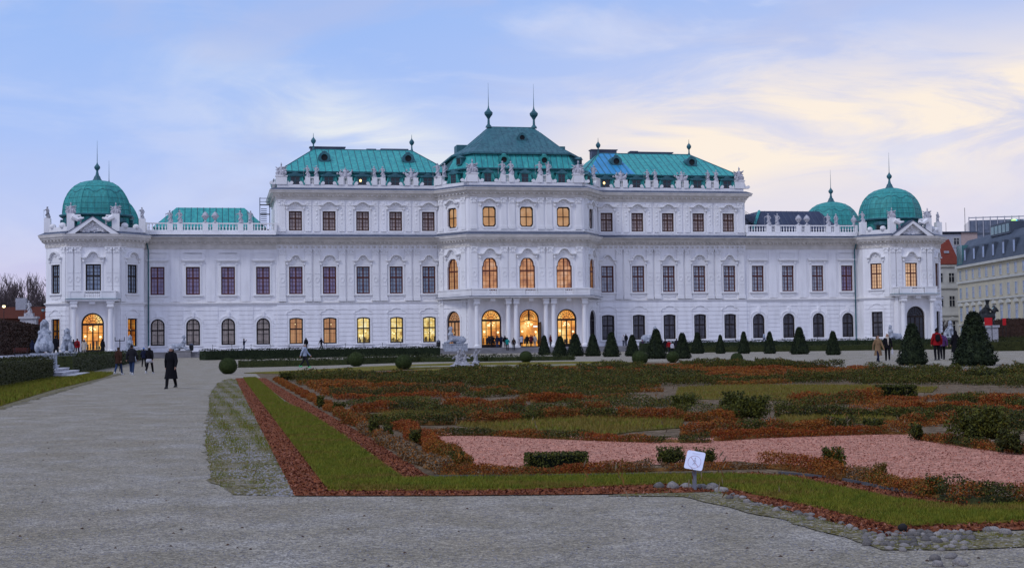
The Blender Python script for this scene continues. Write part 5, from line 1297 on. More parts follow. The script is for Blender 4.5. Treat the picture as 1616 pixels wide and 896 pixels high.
shrub(1314, 748, 40, 40, [g, dk, og], [.6, .3, .1], 'spiky green shrub among the red plants right of the sign', .032, 1900, .6)
shrub(1414, 628, 58, 21, [g, dk], [.6, .4], 'box-clipped green shrub standing on the olive lawn', .07, 2400, box=True, name='clipped_shrub')
shrub(1446, 696, 26, 28, [g, dk], [.5, .5], 'small dark shrub at the end of the pink gravel', .035, 900)
shrub(1380, 678, 44, 17, [g, dk], [.5, .5], 'dark low shrub in the row above the pink gravel', .045, 1200)
shrub(1545, 704, 96, 60, [g, dk], [.7, .3], 'wide green shrub mass at the end of the beds', .05, 5200)
shrub(1596, 718, 46, 40, [dk, g], [.7, .3], 'dark shrub overlapping the wide green mass near the pink gravel', .045, 1800)
shrub(721, 738, 30, 24, [g, dk, og], [.6, .3, .1], 'small green shrub at the left point of the pink gravel', .028, 900, .5)
shrub(656, 702, 24, 24, [g, dk], [.6, .4], 'small green shrub in the red row left of the pink gravel', .03, 800, .5)
shrub(612, 700, 20, 30, [g, dk], [.6, .4], 'upright green shrub in the orange border nearest the pink gravel', .035, 800, .5)
shrub(590, 690, 20, 28, [g, dk], [.6, .4], 'upright green shrub second in the orange border', .035, 800, .5)
shrub(506, 645, 14, 20, [g, dk], [.6, .4], 'green shrub halfway along the orange border', .05, 600, .5)
shrub(450, 602, 26, 16, [g, dk], [.6, .4], 'green shrub at the far corner of the orange border', .07, 900)
shrub(535, 652, 22, 18, [g, dk], [.6, .4], 'green tuft inside the bed behind the orange border', .05, 700, .5)
shrub(1474, 786, 30, 34, [dk, og, g], [.45, .25, .3], 'dark shrub among brown plants on the slanting bed edge', .028, 1500, .4)
shrub(1390, 760, 26, 28, [bn, g], [.5, .5], 'yellowish shrub on the slanting bed edge', .028, 1000, .5)
shrub(1560, 600, 80, 18, [dk, g], [.6, .4], 'dark shrub right of the largest cone yew', .09, 1500)

# ---- bedding plants in rows
PAL = {'red': [(2, .60), (3, .25), (4, .15)], 'orange': [(3, .50), (2, .25), (4, .25)], 'brown': [(4, .40), (2, .28), (3, .18), (0, .14)], 'green': [(0, .60), (1, .30), (4, .10)], 'dark': [(1, .6), (0, .3), (4, .1)], 'mix': [(0, .3), (3, .3), (4, .3), (2, .1)], 'dry': [(5, .45), (4, .4), (3, .15)]}
BMATS = [M['green'], M['hedge'], M['red'], M['orange'], M['brown'], M['straw']]
def row_points(pts, h, wd, pals, per_m, wob=.06, gap=0.0):
    """leaf positions along a ground polyline; pals: list of palette names shared out along its length."""
    P3 = np.array([tuple(p) for p in pts]); D3 = P3[1:] - P3[:-1]; ln_ = np.linalg.norm(D3, axis=1); tot = ln_.sum(); cum = np.concatenate([[0], np.cumsum(ln_)])
    n = max(4, int(tot * per_m)); s = RNG.random(n) * tot; k = np.clip(np.searchsorted(cum, s) - 1, 0, len(ln_) - 1); ph = random.uniform(0, 9)
    if gap:
        keep = ~((np.sin(s * 1.3 + ph) + .6 * np.sin(s * 3.7 + ph) > 1.6 - gap) & (RNG.random(n) < .85)); s, k = s[keep], k[keep]; n = len(s)
    d = D3[k] / ln_[k][:, None]; base = P3[k] + d * (s - cum[k])[:, None]; nn = np.stack([-d[:, 1], d[:, 0], 0 * s], 1)
    hh = h * (1 + .16 * np.sin(s * 2.1 + ph) + .11 * np.sin(s * 5.3 + ph * 2) + .08 * np.sin(s * 11 + ph)); th = RNG.random(n) * pi; rr = RNG.random(n) ** .28
    cx_ = np.cos(th); bx = np.sign(cx_) * np.abs(cx_) ** .6; bz = np.abs(np.sin(th)) ** .6      # boxy, clipped section
    q = base + nn * (bx * wd / 2 * rr + wob * np.sin(s * 1.9 + ph))[:, None]; q[:, :2] += RNG.normal(0, .014, (n, 2))
    q[:, 2] = np.array([gz(x, y) for x, y in q[:, :2]]) + np.maximum(.01, bz * hh * rr + RNG.normal(0, h * .05, n))
    f = np.clip((s / tot * len(pals) + .35 * np.sin(s * 1.1 + ph) + RNG.normal(0, .08, n)).astype(int), 0, len(pals) - 1); idx = np.zeros(n, int)
    for m_, nm in enumerate(pals):
        w_ = f == m_; pw = PAL[nm]; idx[w_] = RNG.choice([a for a, _ in pw], w_.sum(), p=np.array([b for _, b in pw]) / sum(b for _, b in pw))
    return q.tolist(), idx.tolist()
def row(label, px, h, wd, pals, leaf=.04, per_m=340, gap=0.0, group=None):
    pts = [ground_at(x, y) for x, y in px]; h *= .98; o_, i_ = row_points(pts, h, wd * 1.1, pals, int(per_m * 6.0), gap=gap * .5)
    cd = cardmesh('l', o_, RNG.uniform(.6, 1.4, len(o_)) * leaf * .72, BMATS, i_, .4, .6)
    core = MB(); cmi = 4 if pals[0] in ('red', 'orange', 'brown', 'dry') else 1
    nn = max(2, int(sum((b - a).length for a, b in zip(pts, pts[1:])) / .12)); pl = []
    for a, b in zip(pts, pts[1:]):
        k_ = max(1, int((b - a).length / .12)); pl += [a + (b - a) * i / k_ for i in range(k_)]
    pl.append(pts[-1])
    core.tube([(p.x + random.gauss(0, .02), p.y + random.gauss(0, .02), gz(p.x, p.y) + h * .10) for p in pl], [h * random.uniform(.22, .42) * (.35 if gap and random.random() < gap else 1) for p in pl], 7)
    cm = core.mesh('c', []); me = joined('bedding_row', cm, cd); nf = len(core.f); mi_ = np.zeros(len(me.polygons), np.int32); me.polygons.foreach_get('material_index', mi_); mi_[:nf] = cmi; me.polygons.foreach_set('material_index', mi_)
    return tag(link('bedding_row', me), label, 'plant row', group)
row('long ragged orange row of low plants beside the straight red mulch', [(436, 600), (481, 625), (541, 658), (602, 696), (655, 727), (702, 750)], .18, .22, ['orange', 'orange', 'red', 'orange', 'brown', 'dry'], .045, 330, .2)
row('short red row along the left side of the pink gravel', [(632, 676), (662, 697), (690, 714), (716, 732), (738, 741)], .20, .26, ['red', 'red', 'orange', 'mix'], .036, 520)
row('brown and red row along the front of the pink gravel', [(700, 750), (760, 752), (830, 751), (920, 748), (1030, 744)], .15, .24, ['brown', 'orange', 'brown', 'red', 'brown', 'dry'], .030, 620, .1)
row('thin dry row of plants beside the foot of the white sign', [(1030, 744), (1110, 742), (1200, 739)], .11, .22, ['dry', 'brown', 'orange', 'dry'], .028, 480, .3)
row('orange row running right from the sign past the spiky shrub', [(1200, 739), (1250, 742), (1300, 750), (1335, 758)], .19, .28, ['orange', 'red', 'orange'], .032, 560, .1)
row('mixed orange and green row on the slanting bed edge', [(1335, 756), (1390, 765), (1440, 775), (1480, 788)], .17, .26, ['dry', 'mix', 'orange', 'mix'], .030, 560, .2)
row('thick dark red row in the near corner of the beds', [(1490, 790), (1540, 798), (1616, 797), (1660, 797)], .22, .36, ['dark', 'brown', 'dark', 'brown'], .032, 800)
row('ragged brown row along the far side of the pink gravel', [(660, 690), (720, 688), (780, 688), (850, 692), (930, 696), (1000, 698), (1070, 699), (1120, 699)], .15, .26, ['brown', 'dark', 'brown', 'green', 'red', 'brown', 'dark'], .038, 420, .15)
row('bright red row on the far side of the pink gravel', [(1130, 697), (1200, 692), (1300, 688), (1380, 686), (1440, 686)], .17, .26, ['red', 'red', 'red', 'brown'], .038, 480)
row('thick rust brown hedge row behind the bright red row', [(1075, 688), (1140, 687), (1220, 683), (1300, 679), (1350, 677)], .24, .34, ['orange', 'brown', 'green', 'brown', 'orange', 'dark'], .042, 620)
row('long red and green row between two olive lawns left of centre', [(540, 668), (600, 670), (680, 671), (760, 670), (830, 664), (900, 661), (1000, 661)], .24, .34, ['brown', 'green', 'dark', 'brown', 'red', 'green', 'brown', 'green'], .048, 420)
row('long rust coloured row with a dark green middle left of centre', [(560, 650), (640, 651), (720, 652), (800, 655), (880, 656), (958, 651)], .26, .40, ['red', 'dark', 'green', 'brown', 'dark', 'green', 'brown'], .052, 420)
row('rust row ending in an orange tuft left of the largest shrub', [(975, 663), (1050, 663), (1120, 665), (1170, 667)], .25, .36, ['brown', 'red', 'brown', 'orange'], .048, 480)
row('red dome-shaped row at the right end of the olive lawn', [(1256, 640), (1300, 638), (1345, 636), (1385, 634)], .32, .6, ['red', 'red', 'orange'], .055, 560)
row('dark green row right of the largest shrub', [(1222, 658), (1290, 658), (1350, 659), (1430, 660), (1530, 661)], .24, .36, ['green', 'dark', 'green', 'dark'], .05, 480)
row('long bright red row in front of the box-clipped shrub', [(1395, 652), (1450, 650), (1500, 650), (1560, 652)], .22, .34, ['red', 'orange', 'red'], .05, 480)
row('red patch of plants before the tall dark green clump', [(838, 636), (870, 635), (910, 633)], .28, .5, ['red', 'red'], .055, 560)
row('rust row below the dark green mound', [(700, 640), (760, 641), (830, 640)], .22, .4, ['orange', 'red', 'brown'], .055, 420)
row('brown and green row running into the wide green mass on the right', [(1425, 672), (1470, 669), (1510, 668)], .22, .36, ['brown', 'green', 'brown'], .048, 420)
row('low brown rim below the wide green mass on the right', [(1462, 694), (1500, 702), (1550, 709), (1616, 716), (1660, 720)], .14, .3, ['brown', 'dark', 'brown'], .04, 420)
row('green and rust row behind the wide green mass on the right', [(1500, 640), (1560, 642), (1616, 645), (1680, 648)], .3, .6, ['green', 'red', 'green'], .06, 420)
row('dark green row at the right edge above the pink gravel', [(1540, 668), (1616, 676), (1680, 684)], .34, .7, ['green', 'dark', 'green'], .05, 600)
# the distant half of the parterre: a woven mass of green and rust
BED = from_px([(430, 600), (560, 592), (640, 589), (800, 587), (1000, 580), (1190, 574), (1400, 579), (1616, 584), (1900, 590), (2100, 800), (700, 760)])
lx = [from_px(q) for q in LAWNS]; pts_all = []; idx_all = []
v = 119.0; rr = random.Random(3)
while v < 186:
    seg_u = -40.9 + .3 * rr.random(); u_end = -12.5 + (6 if v > 150 else 0)
    while seg_u < u_end:
        ln_ = rr.uniform(1.2, 4.5); near = v > 168
        a = P(seg_u, v + rr.uniform(-.5, .5)); b = P(min(u_end, seg_u + ln_), v + rr.uniform(-.5, .5)); mid = (a + b) / 2
        seg_u += ln_ + rr.uniform(.0, .35)
        if (near and rr.random() < .55) or (v > 150 and rr.random() < .15): continue
        if not all(inpoly((q.x, q.y), BED) for q in (a, b)): continue
        if any(inpoly((q.x, q.y), l) for l in lx for q in (a, b, mid)) or any(inpoly(UV(q), PINK) for q in (a, b, mid)): continue
        if UV(a)[1] > 186: continue
        nz = sin(mid.x * .31 + 1.3) + sin(mid.y * .23 + mid.x * .12) + rr.uniform(-1.1, 1.1)
        pal = 'green' if nz > .0 else ('dark' if nz > -.35 else rr.choice(['red', 'orange', 'brown', 'orange', 'mix']))
        h = (rr.uniform(.24, .48) if pal in ('green', 'dark') else rr.uniform(.15, .25)) * (1 if v < 160 else .8) * (.65 if v < 130 else 1)
        o_, i_ = row_points([a, mid + Vector((rr.uniform(-.2, .2), rr.uniform(-.3, .3), 0)), b], h, rr.uniform(.6, 1.1), [pal], int(950 * (1 if v < 150 else 1.4)), .12); pts_all += o_; idx_all += i_
    v += 2.0 if v < 160 else 1.7
pts_all = np.array(pts_all); sz = RNG.uniform(.6, 1.4, len(pts_all)) * np.clip(pts_all[:, 1] * .0008 + .012, .03, .08)
tag(link('bedding_plants', cardmesh('bedding_plants', pts_all, sz, BMATS, idx_all, .4, .55)), kind='stuff')
# dry stalks poking out of the beds
st_ = []
for _ in range(900):
    u, v = random.uniform(-41, -14), random.uniform(122, 196); p = P(u, v)
    if any(inpoly((p.x, p.y), l) for l in lx) or inpoly((u, v), PINK): continue
    for k in range(4): st_.append((p.x + random.gauss(0, .03), p.y + random.gauss(0, .03), gz(p.x, p.y) + .05 + k * .07))
tag(link('dry_stalks', cardmesh('dry_stalks', st_, .12, [M['straw'], M['brown']], RNG.choice(2, len(st_)), 1.6, .18)), kind='stuff')
# ------------------------------------------------------------------ sculpture
def cap(mb, a, b, r0, r1, n=9):
    a, b = Vector(a), Vector(b); mb.tube([a, b], [r0, r1], n); mb.ell(a, (r0, r0, r0), n, 6); mb.ell(b, (r1, r1, r1), n, 6)
def on_v(px, v, z):
    """point on the plane v = const of the palace frame that stands at image column px."""
    d = CF + CR * ((px - 808) / F_PX); o = Vector((0, 0, EYE)); t = (v - (o - PC).dot(EV)) / d.dot(EV); p = o + d * t
    for _ in range(3):      # follow the small lean of the verticals
        q = p.copy(); q.z = z; w_ = q - o; x = 808 + F_PX * w_.dot(CR) / w_.dot(CF); p = p + EU * ((px - x) * w_.dot(CF) / F_PX)
    p.z = z; return p
def figure(seed):
    """draped standing stone figure about 2 m high, one arm out."""
    rg = random.Random(seed); mb = MB(); lean = rg.uniform(-.08, .08); a = rg.choice([-1, 1])
    cap(mb, (-.12, 0, .12), (-.10, -.02, .95), .10, .14); cap(mb, (.14, -.08, .12), (.10, 0, .95), .10, .14)
    cap(mb, (0, 0, .9), (lean, 0, 1.45), .20, .24); cap(mb, (lean, 0, 1.45), (lean, -.02, 1.62), .14, .09)
    mb.ell((lean + .02 * a, -.03, 1.82), (.12, .13, .15), 9, 7); mb.ell((lean, .05, 1.86), (.15, .14, .13), 8, 6)
    cap(mb, (lean - .25 * a, 0, 1.50), (lean - .42 * a, -.06, 1.15), .09, .075); cap(mb, (lean - .42 * a, -.06, 1.15), (lean - .20 * a, -.22, 1.02), .075, .06)
    up = rg.choice([1.72, 1.30, 1.05]); cap(mb, (lean + .25 * a, 0, 1.50), (lean + .46 * a, -.05, (1.5 + up) / 2), .09, .075); cap(mb, (lean + .46 * a, -.05, (1.5 + up) / 2), (lean + .60 * a, -.10, up), .075, .06)
    cap(mb, (.2 * a, .10, 1.45), (-.28 * a, .12, .25), .16, .20); cap(mb, (-.20 * a, -.1, .95), (.25 * a, -.12, .55), .10, .13); cap(mb, (-.05, .1, .9), (.02, .1, .1), .22, .28)
    if seed % 2: cap(mb, (lean + .60 * a, -.1, .1), (lean + .62 * a, -.1, 1.5), .035, .03)
    mb.box(-.38, .38, -.30, .30, -.06, .12)
    return sculpt(mb, .035, 3, 'figure', M['statue'])
def trophy(seed):
    """heap of armour and banners round a helmeted bust."""
    rg = random.Random(seed); mb = MB()
    mb.box(-.75, .75, -.3, .3, -.06, .14); cap(mb, (0, 0, .2), (0, -.02, 1.05), .36, .28); mb.ell((0, -.04, 1.42), (.18, .19, .22), 9, 7); mb.ell((0, .02, 1.70), (.07, .26, .16), 8, 6); cap(mb, (-.32, 0, 1.05), (.32, 0, 1.05), .15, .15)
    for k in range(10):
        t = radians(-72 + 144 * k / 9 + rg.uniform(-6, 6)); L = rg.uniform(1.0, 1.55); e = (L * sin(t), .08, .35 + L * cos(t) * .95); cap(mb, (0, .08, .35), e, .05, .04)
        if k % 2 == 0: mb.ell(e, (.17, .08, .22), 7, 5)
    for q in (-1, 1):
        mb.ell((q * .62, -.08, .45), (.34, .20, .36), 9, 7); mb.ell((q * .95, .0, .65), (.22, .14, .30), 8, 6); cap(mb, (q * .3, -.15, .3), (q * .9, -.1, .2), .13, .10); cap(mb, (q * .5, 0, .6), (q * 1.1, .05, 1.0), .13, .07)
    return sculpt(mb, .04, 2, 'trophy', M['statue'])
def group_fig(seed):
    """seated figure with a rearing companion and wings."""
    rg = random.Random(seed); mb = MB(); mb.box(-.7, .7, -.35, .35, -.06, .14)
    cap(mb, (0, 0, .3), (0, -.02, 1.25), .38, .24); mb.ell((.02, -.04, 1.78), (.14, .15, .18), 9, 7); cap(mb, (0, 0, 1.4), (0, -.03, 1.6), .13, .09); mb.ell((0, 0, 1.98), (.06, .10, .14), 7, 5)
    for q in (-1, 1):
        cap(mb, (q * .2, -.1, .75), (q * .42, -.35, .62), .16, .13); cap(mb, (q * .42, -.35, .62), (q * .40, -.3, .15), .12, .09)
        cap(mb, (q * .28, 0, 1.32), (q * .58, -.1, 1.05 + .3 * (q > 0)), .10, .08); cap(mb, (q * .58, -.1, 1.05 + .3 * (q > 0)), (q * .78, -.15, 1.25 + .3 * (q > 0)), .08, .06)
        cap(mb, (q * .30, .1, 1.0), (q * .95, .12, 1.42), .18, .06); cap(mb, (q * .3, .1, .8), (q * .90, .12, .95), .20, .08); mb.ell((q * .68, -.05, .38), (.26, .24, .34), 8, 6)
    return sculpt(mb, .04, 2, 'sculpture', M['statue'])
FIG = [figure(k) for k in (1, 2, 3, 4)]; TRO = [trophy(1), trophy(2)]; GRP = [group_fig(1)]
u_ = MB(); u_.lathe([(.30, 0), (.30, .12), (.12, .2), (.10, .38), (.20, .46), (.44, .80), (.50, 1.05), (.40, 1.12), (.42, 1.22), (.30, 1.36), (.16, 1.46), (.10, 1.6)], 12)
for k in range(8): q = k * pi / 4; u_.ell((.44 * cos(q), .44 * sin(q), .92), (.10, .10, .14), 6, 5)
URN = u_.mesh('urn', M['statue'], True)
f_ = MB(); f_.lathe([(.28, 0), (.20, .15), (.14, .3), (.36, .55), (.42, .8), (.30, 1.05), (.12, 1.15), (.16, 1.3), (.05, 1.45)], 12); BALL = f_.mesh('urn', M['statue'], True)
def statue(name, me, u, v, z, rot, label, cat, s=1.0, group=None, m=None):
    o = link(name, me, None, PM @ T3(u, -v, z) @ Matrix.Rotation(rot, 4, 'Z') @ Matrix.Scale(s, 4))
    if m:
        o.material_slots[0].link = 'OBJECT'; o.material_slots[0].material = m
    return tag(o, label, cat, group)
G1, G2, G3 = 'stone figures on the parapet', 'armour trophies on the parapet', 'urns on the wing balustrades'
k = 0
def pairs(u, v, z, lab, s=.86, gap=.62, grp=G1):
    global k
    for q, nm in ((-1, 'left'), (1, 'right')):
        statue('roof_statue', FIG[k % 4], u + q * gap, v, z, random.uniform(-.5, .5), f'{nm} stone figure of the pair {lab}', 'statue', s, grp); k += 1
ZP = 26.33
statue('roof_sculpture', GRP[0], -WX + .75, -.15, 26.5, -.3, 'stone group with wings on the outer left corner of the upper parapet', 'statue', .92, G1)
pairs(mids[0], -.15, ZP, 'between first and second dormer of the left green roof')
statue('roof_trophy', TRO[0], mids[1], -.15, ZP, 0, 'stone armour trophy between second and third dormer of the left green roof', 'statue', .82, G2)
pairs(mids[2], -.15, ZP, 'between third and fourth dormer of the left green roof')
statue('roof_trophy', TRO[1], mids[3], -.15, ZP, 0, 'stone armour trophy between fourth and fifth dormer of the left green roof', 'statue', .82, G2)
pairs(-11.75, .55, 26.45, 'left of the central roof at the canted corner', 1.05, .5)
statue('roof_sculpture', GRP[0], -FX + .65, FV - .25, 26.5, .2, 'stone group on the left front corner of the central block', 'statue', .98, G1)
pairs(-2.78, FV - .25, ZP, 'left of the middle dormer of the central roof', 1.0); pairs(2.78, FV - .25, ZP, 'right of the middle dormer of the central roof', 1.0)
statue('roof_sculpture', GRP[0], FX - .65, FV - .25, 26.5, -.2, 'stone group on the right front corner of the central block', 'statue', .98, G1)
statue('roof_statue', FIG[1], 11.6, .6, 26.45, .2, 'single stone figure at the canted corner right of the central roof', 'statue', 1.05, G1)
statue('roof_trophy', TRO[0], -mids[3], -.15, ZP, 0, 'stone armour trophy below the sky-tinted copper sheets', 'statue', .82, G2)
pairs(-mids[2], -.15, ZP, 'between second and third dormer of the right green roof')
statue('roof_trophy', TRO[1], -mids[1], -.15, ZP, 0, 'stone armour trophy between third and fourth dormer of the right green roof', 'statue', .82, G2)
pairs(-mids[0], -.15, ZP, 'between fourth and fifth dormer of the right green roof')
statue('roof_sculpture', GRP[0], WX - .75, -.15, 26.5, .3, 'stone group with wings on the outer right corner of the upper parapet', 'statue', 1.0, G1)
statue('roof_sculpture', GRP[0], -WX - .1, -6.5, 24.5, -1.4, 'grimy stone group on the side parapet above the scaffold stair', 'statue', 1.1, G1, M['statue_dark'])
wm = [(WINGU[i] + WINGU[i + 1]) / 2 for i in range(3)]
for sx, nm in ((-1, 'left'), (1, 'right')):
    for i, m in enumerate(wm):
        if i == 1:
            for q, n2 in ((-1, 'left'), (1, 'right')): statue('balustrade_urn', URN, sx * m * -1 + q * .69, .45, 19.53, 0, f'{n2} stone urn in the middle of the {nm} wing balustrade', 'urn', 1.0, G3)
        else:
            out = ('outer' if i == 0 else 'inner'); pairs(sx * m * -1, .45, 19.5, f'at the {out} end of the {nm} wing balustrade', .92, .69)
for sx, nm in ((-1, 'left, lit'), (1, 'right, unlit')):
    cu = sx * PU; out = sx
    for q in (-1, 1):
        statue('pavilion_statue', GRP[0], cu + q * (PF - .6), PV - .1, 20.3, 0, f'stone group {"left" if q < 0 else "right"} of the pediment on the {nm} pavilion', 'statue', .78, 'sculpture on the pavilion parapets')
        dkk = (sx < 0 and q < 0)
        statue('pavilion_statue', FIG[(q + 1)], cu + q * (PF + PA - .2), PS - .1, 19.9, q * .6, f'{"grimy winged" if dkk else "stone"} figure on the {"outer" if q == sx else "inner"} corner of the {nm} pavilion', 'statue', .85, 'sculpture on the pavilion parapets', M['statue_dark'] if dkk else None)
statue('balustrade_urn', BALL, CX - .6, .4, 19.5, 0, 'ball-topped stone vase where the right balustrade meets the pavilion', 'urn', 1.1, G3)

def sphinx(seed, sit=False):
    """lion body with a woman's bust and head, facing -y."""
    mb = MB(); rg = random.Random(seed)
    if sit:
        cap(mb, (0, .45, .40), (0, -.05, .72), .34, .30); cap(mb, (0, -.05, .75), (0, -.22, 1.15), .29, .25)
        for q in (-1, 1):
            mb.ell((q * .36, .32, .34), (.20, .36, .34), 10, 7); cap(mb, (q * .20, .12, 1.05), (q * .42, .30, .62), .10, .06); cap(mb, (q * .30, .2, .12), (q * .32, -.35, .10), .13, .12); cap(mb, (q * .24, -.20, 1.0), (q * .22, -.42, .14), .14, .11); mb.ell((q * .22, -.5, .1), (.13, .18, .10), 8, 6); mb.ell((q * .12, -.42, 1.06), (.13, .12, .12), 8, 6)
        hz, hy = 1.72, -.26
    else:
        cap(mb, (0, .75, .42), (0, -.35, .50), .36, .34); cap(mb, (0, -.35, .5), (0, -.52, .98), .34, .26)
        for q in (-1, 1):
            mb.ell((q * .30, .75, .36), (.22, .42, .36), 10, 7); cap(mb, (q * .30, .55, .10), (q * .34, .05, .10), .12, .10); cap(mb, (q * .22, -.45, .40), (q * .22, -.90, .12), .15, .11); cap(mb, (q * .22, -.85, .11), (q * .22, -1.12, .10), .11, .10); mb.ell((q * .11, -.70, .92), (.12, .11, .11), 8, 6)
        hz, hy = 1.52, -.55
        cap(mb, (.1, 1.1, .4), (.42, .75, .75), .07, .05)
    cap(mb, (0, hy + .03, hz - .55), (0, hy, hz - .18), .20, .10); cap(mb, (-.26, hy + .08, hz - .50), (.26, hy + .08, hz - .50), .13, .13)
    mb.ell((0, hy - .02, hz), (.16, .18, .21), 12, 9); mb.ell((0, hy - .20, hz - .02), (.028, .04, .045), 6, 5); mb.ell((0, hy + .08, hz + .07), (.20, .19, .20), 11, 8)
    for q in (-1, 1): cap(mb, (q * .18, hy + .04, hz + .05), (q * .20, hy + .02, hz - .34), .08, .06); mb.ell((q * .06, hy - .165, hz + .03), (.03, .02, .018), 5, 4)
    mb.ell((0, hy, hz + .22), (.13, .13, .07), 8, 6)
    return sculpt(mb, .028, 2, 'sphinx', M['statue_white'])
SPH = [sphinx(1), sphinx(2, True)]
def pedestal(p, rot, w_, d_, z0, z1, label, m='statue_white'):
    mb = MB(); mb.box(-w_ / 2, w_ / 2, -d_ / 2, d_ / 2, z0, z1 - .12); mb.box(-w_ / 2 - .06, w_ / 2 + .06, -d_ / 2 - .06, d_ / 2 + .06, z1 - .118, z1); mb.box(-w_ / 2 - .07, w_ / 2 + .07, -d_ / 2 - .07, d_ / 2 + .07, z0, z0 + .22)
    return tag(mb.build('pedestal', M[m], None, Matrix.Translation((p.x, p.y, 0)) @ Matrix.Rotation(rot, 4, 'Z')), label, 'pedestal', 'sphinx pedestals')
def sphinx_at(me, p, rot, h, base_h, label):
    s = h / base_h; o = link('sphinx', me, None, Matrix.Translation(p) @ Matrix.Rotation(rot, 4, 'Z') @ Matrix.Scale(s, 4)); return tag(o, label, 'sphinx', 'white stone sphinxes')
def depth_pt(px, d, z):
    q = CF + CR * ((px - 808) / F_PX); q = q * (d / q.y); x = q.x
    for _ in range(3):
        w_ = Vector((x, d, z - EYE)); x += (px - (808 + F_PX * w_.dot(CR) / w_.dot(CF))) * d / F_PX
    return Vector((x, d, z))
p = depth_pt(70, 85, 1.45); pedestal(p, .2, 1.25, 1.9, 0, 1.45, 'pale pedestal of the taller sphinx behind the left hedge'); sphinx_at(SPH[1], p, 3.42, 1.98, 1.98, 'tall pale sphinx seen from behind above the left hedge')
p = depth_pt(106, 97, 1.48); pedestal(p, .2, 1.05, 1.6, 0, 1.48, 'pale pedestal of the sphinx facing the walk at the garden steps'); sphinx_at(SPH[1], p, .25, 1.6, 1.98, 'pale sphinx facing the viewer at the top of the garden steps')
p = depth_pt(205, 150, 1.3); pedestal(p, .2, 1.1, 1.6, .3, 1.3, 'low pedestal half hidden by the long clipped hedge'); sphinx_at(SPH[1], p, .25, 1.75, 1.98, 'small sphinx in front of the lit window right of the left portal')
p = on_v(283, 10.5, 1.3); pedestal(p, ALPHA, 3.0, 1.6, 0.3, 1.3, 'grey pedestal below the first arched window pier of the left wing', 'stonestep'); sphinx_at(SPH[0], p, ALPHA + 1.35, 2.1, 1.8, 'sphinx lying in profile before the left wing')
p = on_v(718, 12.5, 1.75); pedestal(p, ALPHA, 3.3, 1.7, 0.3, 1.75, 'large white pedestal left of the central steps'); sphinx_at(SPH[0], p, ALPHA - 1.25, 2.4, 1.8, 'white sphinx lying left of the central steps')
p = on_v(1027, 10.5, 1.7); pedestal(p, ALPHA, 3.0, 1.6, 0.3, 1.7, 'white pedestal hidden behind the broad cone yew'); sphinx_at(SPH[0], p, ALPHA + 1.2, 2.2, 1.8, 'sphinx rising behind the broad cone yew right of the steps')
p = on_v(1410, 11, 1.5); pedestal(p, ALPHA, 3.0, 1.6, 0.3, 1.5, 'pedestal behind the blond walker'); sphinx_at(SPH[0], p, ALPHA - 1.2, 2.2, 1.8, 'sphinx behind the blond walker before the unlit pavilion')
p = on_v(1498, 14, 1.6); pedestal(p, ALPHA, 1.6, 1.6, 0.3, 1.6, 'pedestal beside the black-coated figure on the right'); sphinx_at(SPH[1], p, .4, 2.6, 1.98, 'pale sphinx beside the black-coated figure on the right')
# the white group in the parterre
mb = MB(); rg = random.Random(5)
mb.ell((-.1, 0, .05), (1.0, .55, .14), 12, 6)
for dx, hh, r_ in ((-.55, .95, .17), (-.30, 1.12, .18), (-.05, .85, .17), (.62, 1.05, .15)):
    cap(mb, (dx, rg.uniform(-.1, .1), .1), (dx + rg.uniform(-.08, .08), 0, hh * .62), r_ * 1.15, r_ * .8); cap(mb, (dx, 0, hh * .6), (dx + rg.uniform(-.1, .1), -.05, hh * .86), r_ * .75, r_ * .4); mb.ell((dx + rg.uniform(-.08, .08), -.06, hh * .98), (.09, .10, .12), 8, 6)
    for q in (-1, 1): e = (dx + q * rg.uniform(.2, .34), rg.uniform(-.2, .1), hh * rg.uniform(.55, 1.0)); cap(mb, (dx + q * .1, 0, hh * .72), e, .06, .045); cap(mb, (dx + q * .08, -.05, .3), (dx + q * .22, -.2, .08), .09, .06)
for _ in range(22): mb.ell((rg.uniform(-.8, .85), rg.uniform(-.3, .2), rg.uniform(.06, .30)), (rg.uniform(.05, .12),) * 3, 7, 5)
p = ground_at(735, 581); sc = .92
tag(link('sculpture_group', sculpt(mb, .022, 0, 'sculpture_group', M['statue_grey']), None, Matrix.Translation((p.x, p.y, gz(p.x, p.y) + .1)) @ Matrix.Scale(sc, 4)), 'white group of entwined figures standing in the basin of the parterre', 'sculpture')

# ------------------------------------------------------------------ people
def cloth(n, c): return mat('cloth_' + n, c, .9, .1, var=tuple(x * .7 for x in c), vscale=6)
CL = {'black': (.010, .010, .013), 'navy': (.014, .018, .040), 'dark': (.022, .022, .028), 'jeans': (.035, .060, .13), 'brown': (.050, .024, .016), 'red': (.30, .012, .016), 'white': (.52, .52, .56), 'tan': (.26, .165, .09), 'purple': (.085, .035, .12), 'turquoise': (.01, .26, .24), 'paleblue': (.38, .44, .55), 'grey': (.12, .12, .14), 'green': (.02, .16, .09), 'blue': (.06, .16, .42), 'cream': (.50, .44, .36), 'maroon': (.10, .015, .02)}
CM_ = {k_: cloth(k_, c) for k_, c in CL.items()}
SKIN = mat('skin', (.42, .24, .17), .6, .3, var=(.38, .20, .14)); HAIRM = {'black': mat('black_hair', (.012, .010, .010), .7, .2), 'brown': mat('brown_hair', (.045, .024, .014), .7, .2), 'blond': mat('blond_hair', (.36, .24, .12), .7, .2), 'grey': mat('grey_hair', (.32, .31, .31), .7, .2)}
SHOE = {'black': mat('black_shoe', (.012, .012, .014), .6, .3), 'white': mat('white_shoe', (.55, .55, .55), .7, .2), 'green': mat('green_shoe', (.10, .45, .18), .7, .2)}
_pm = {}
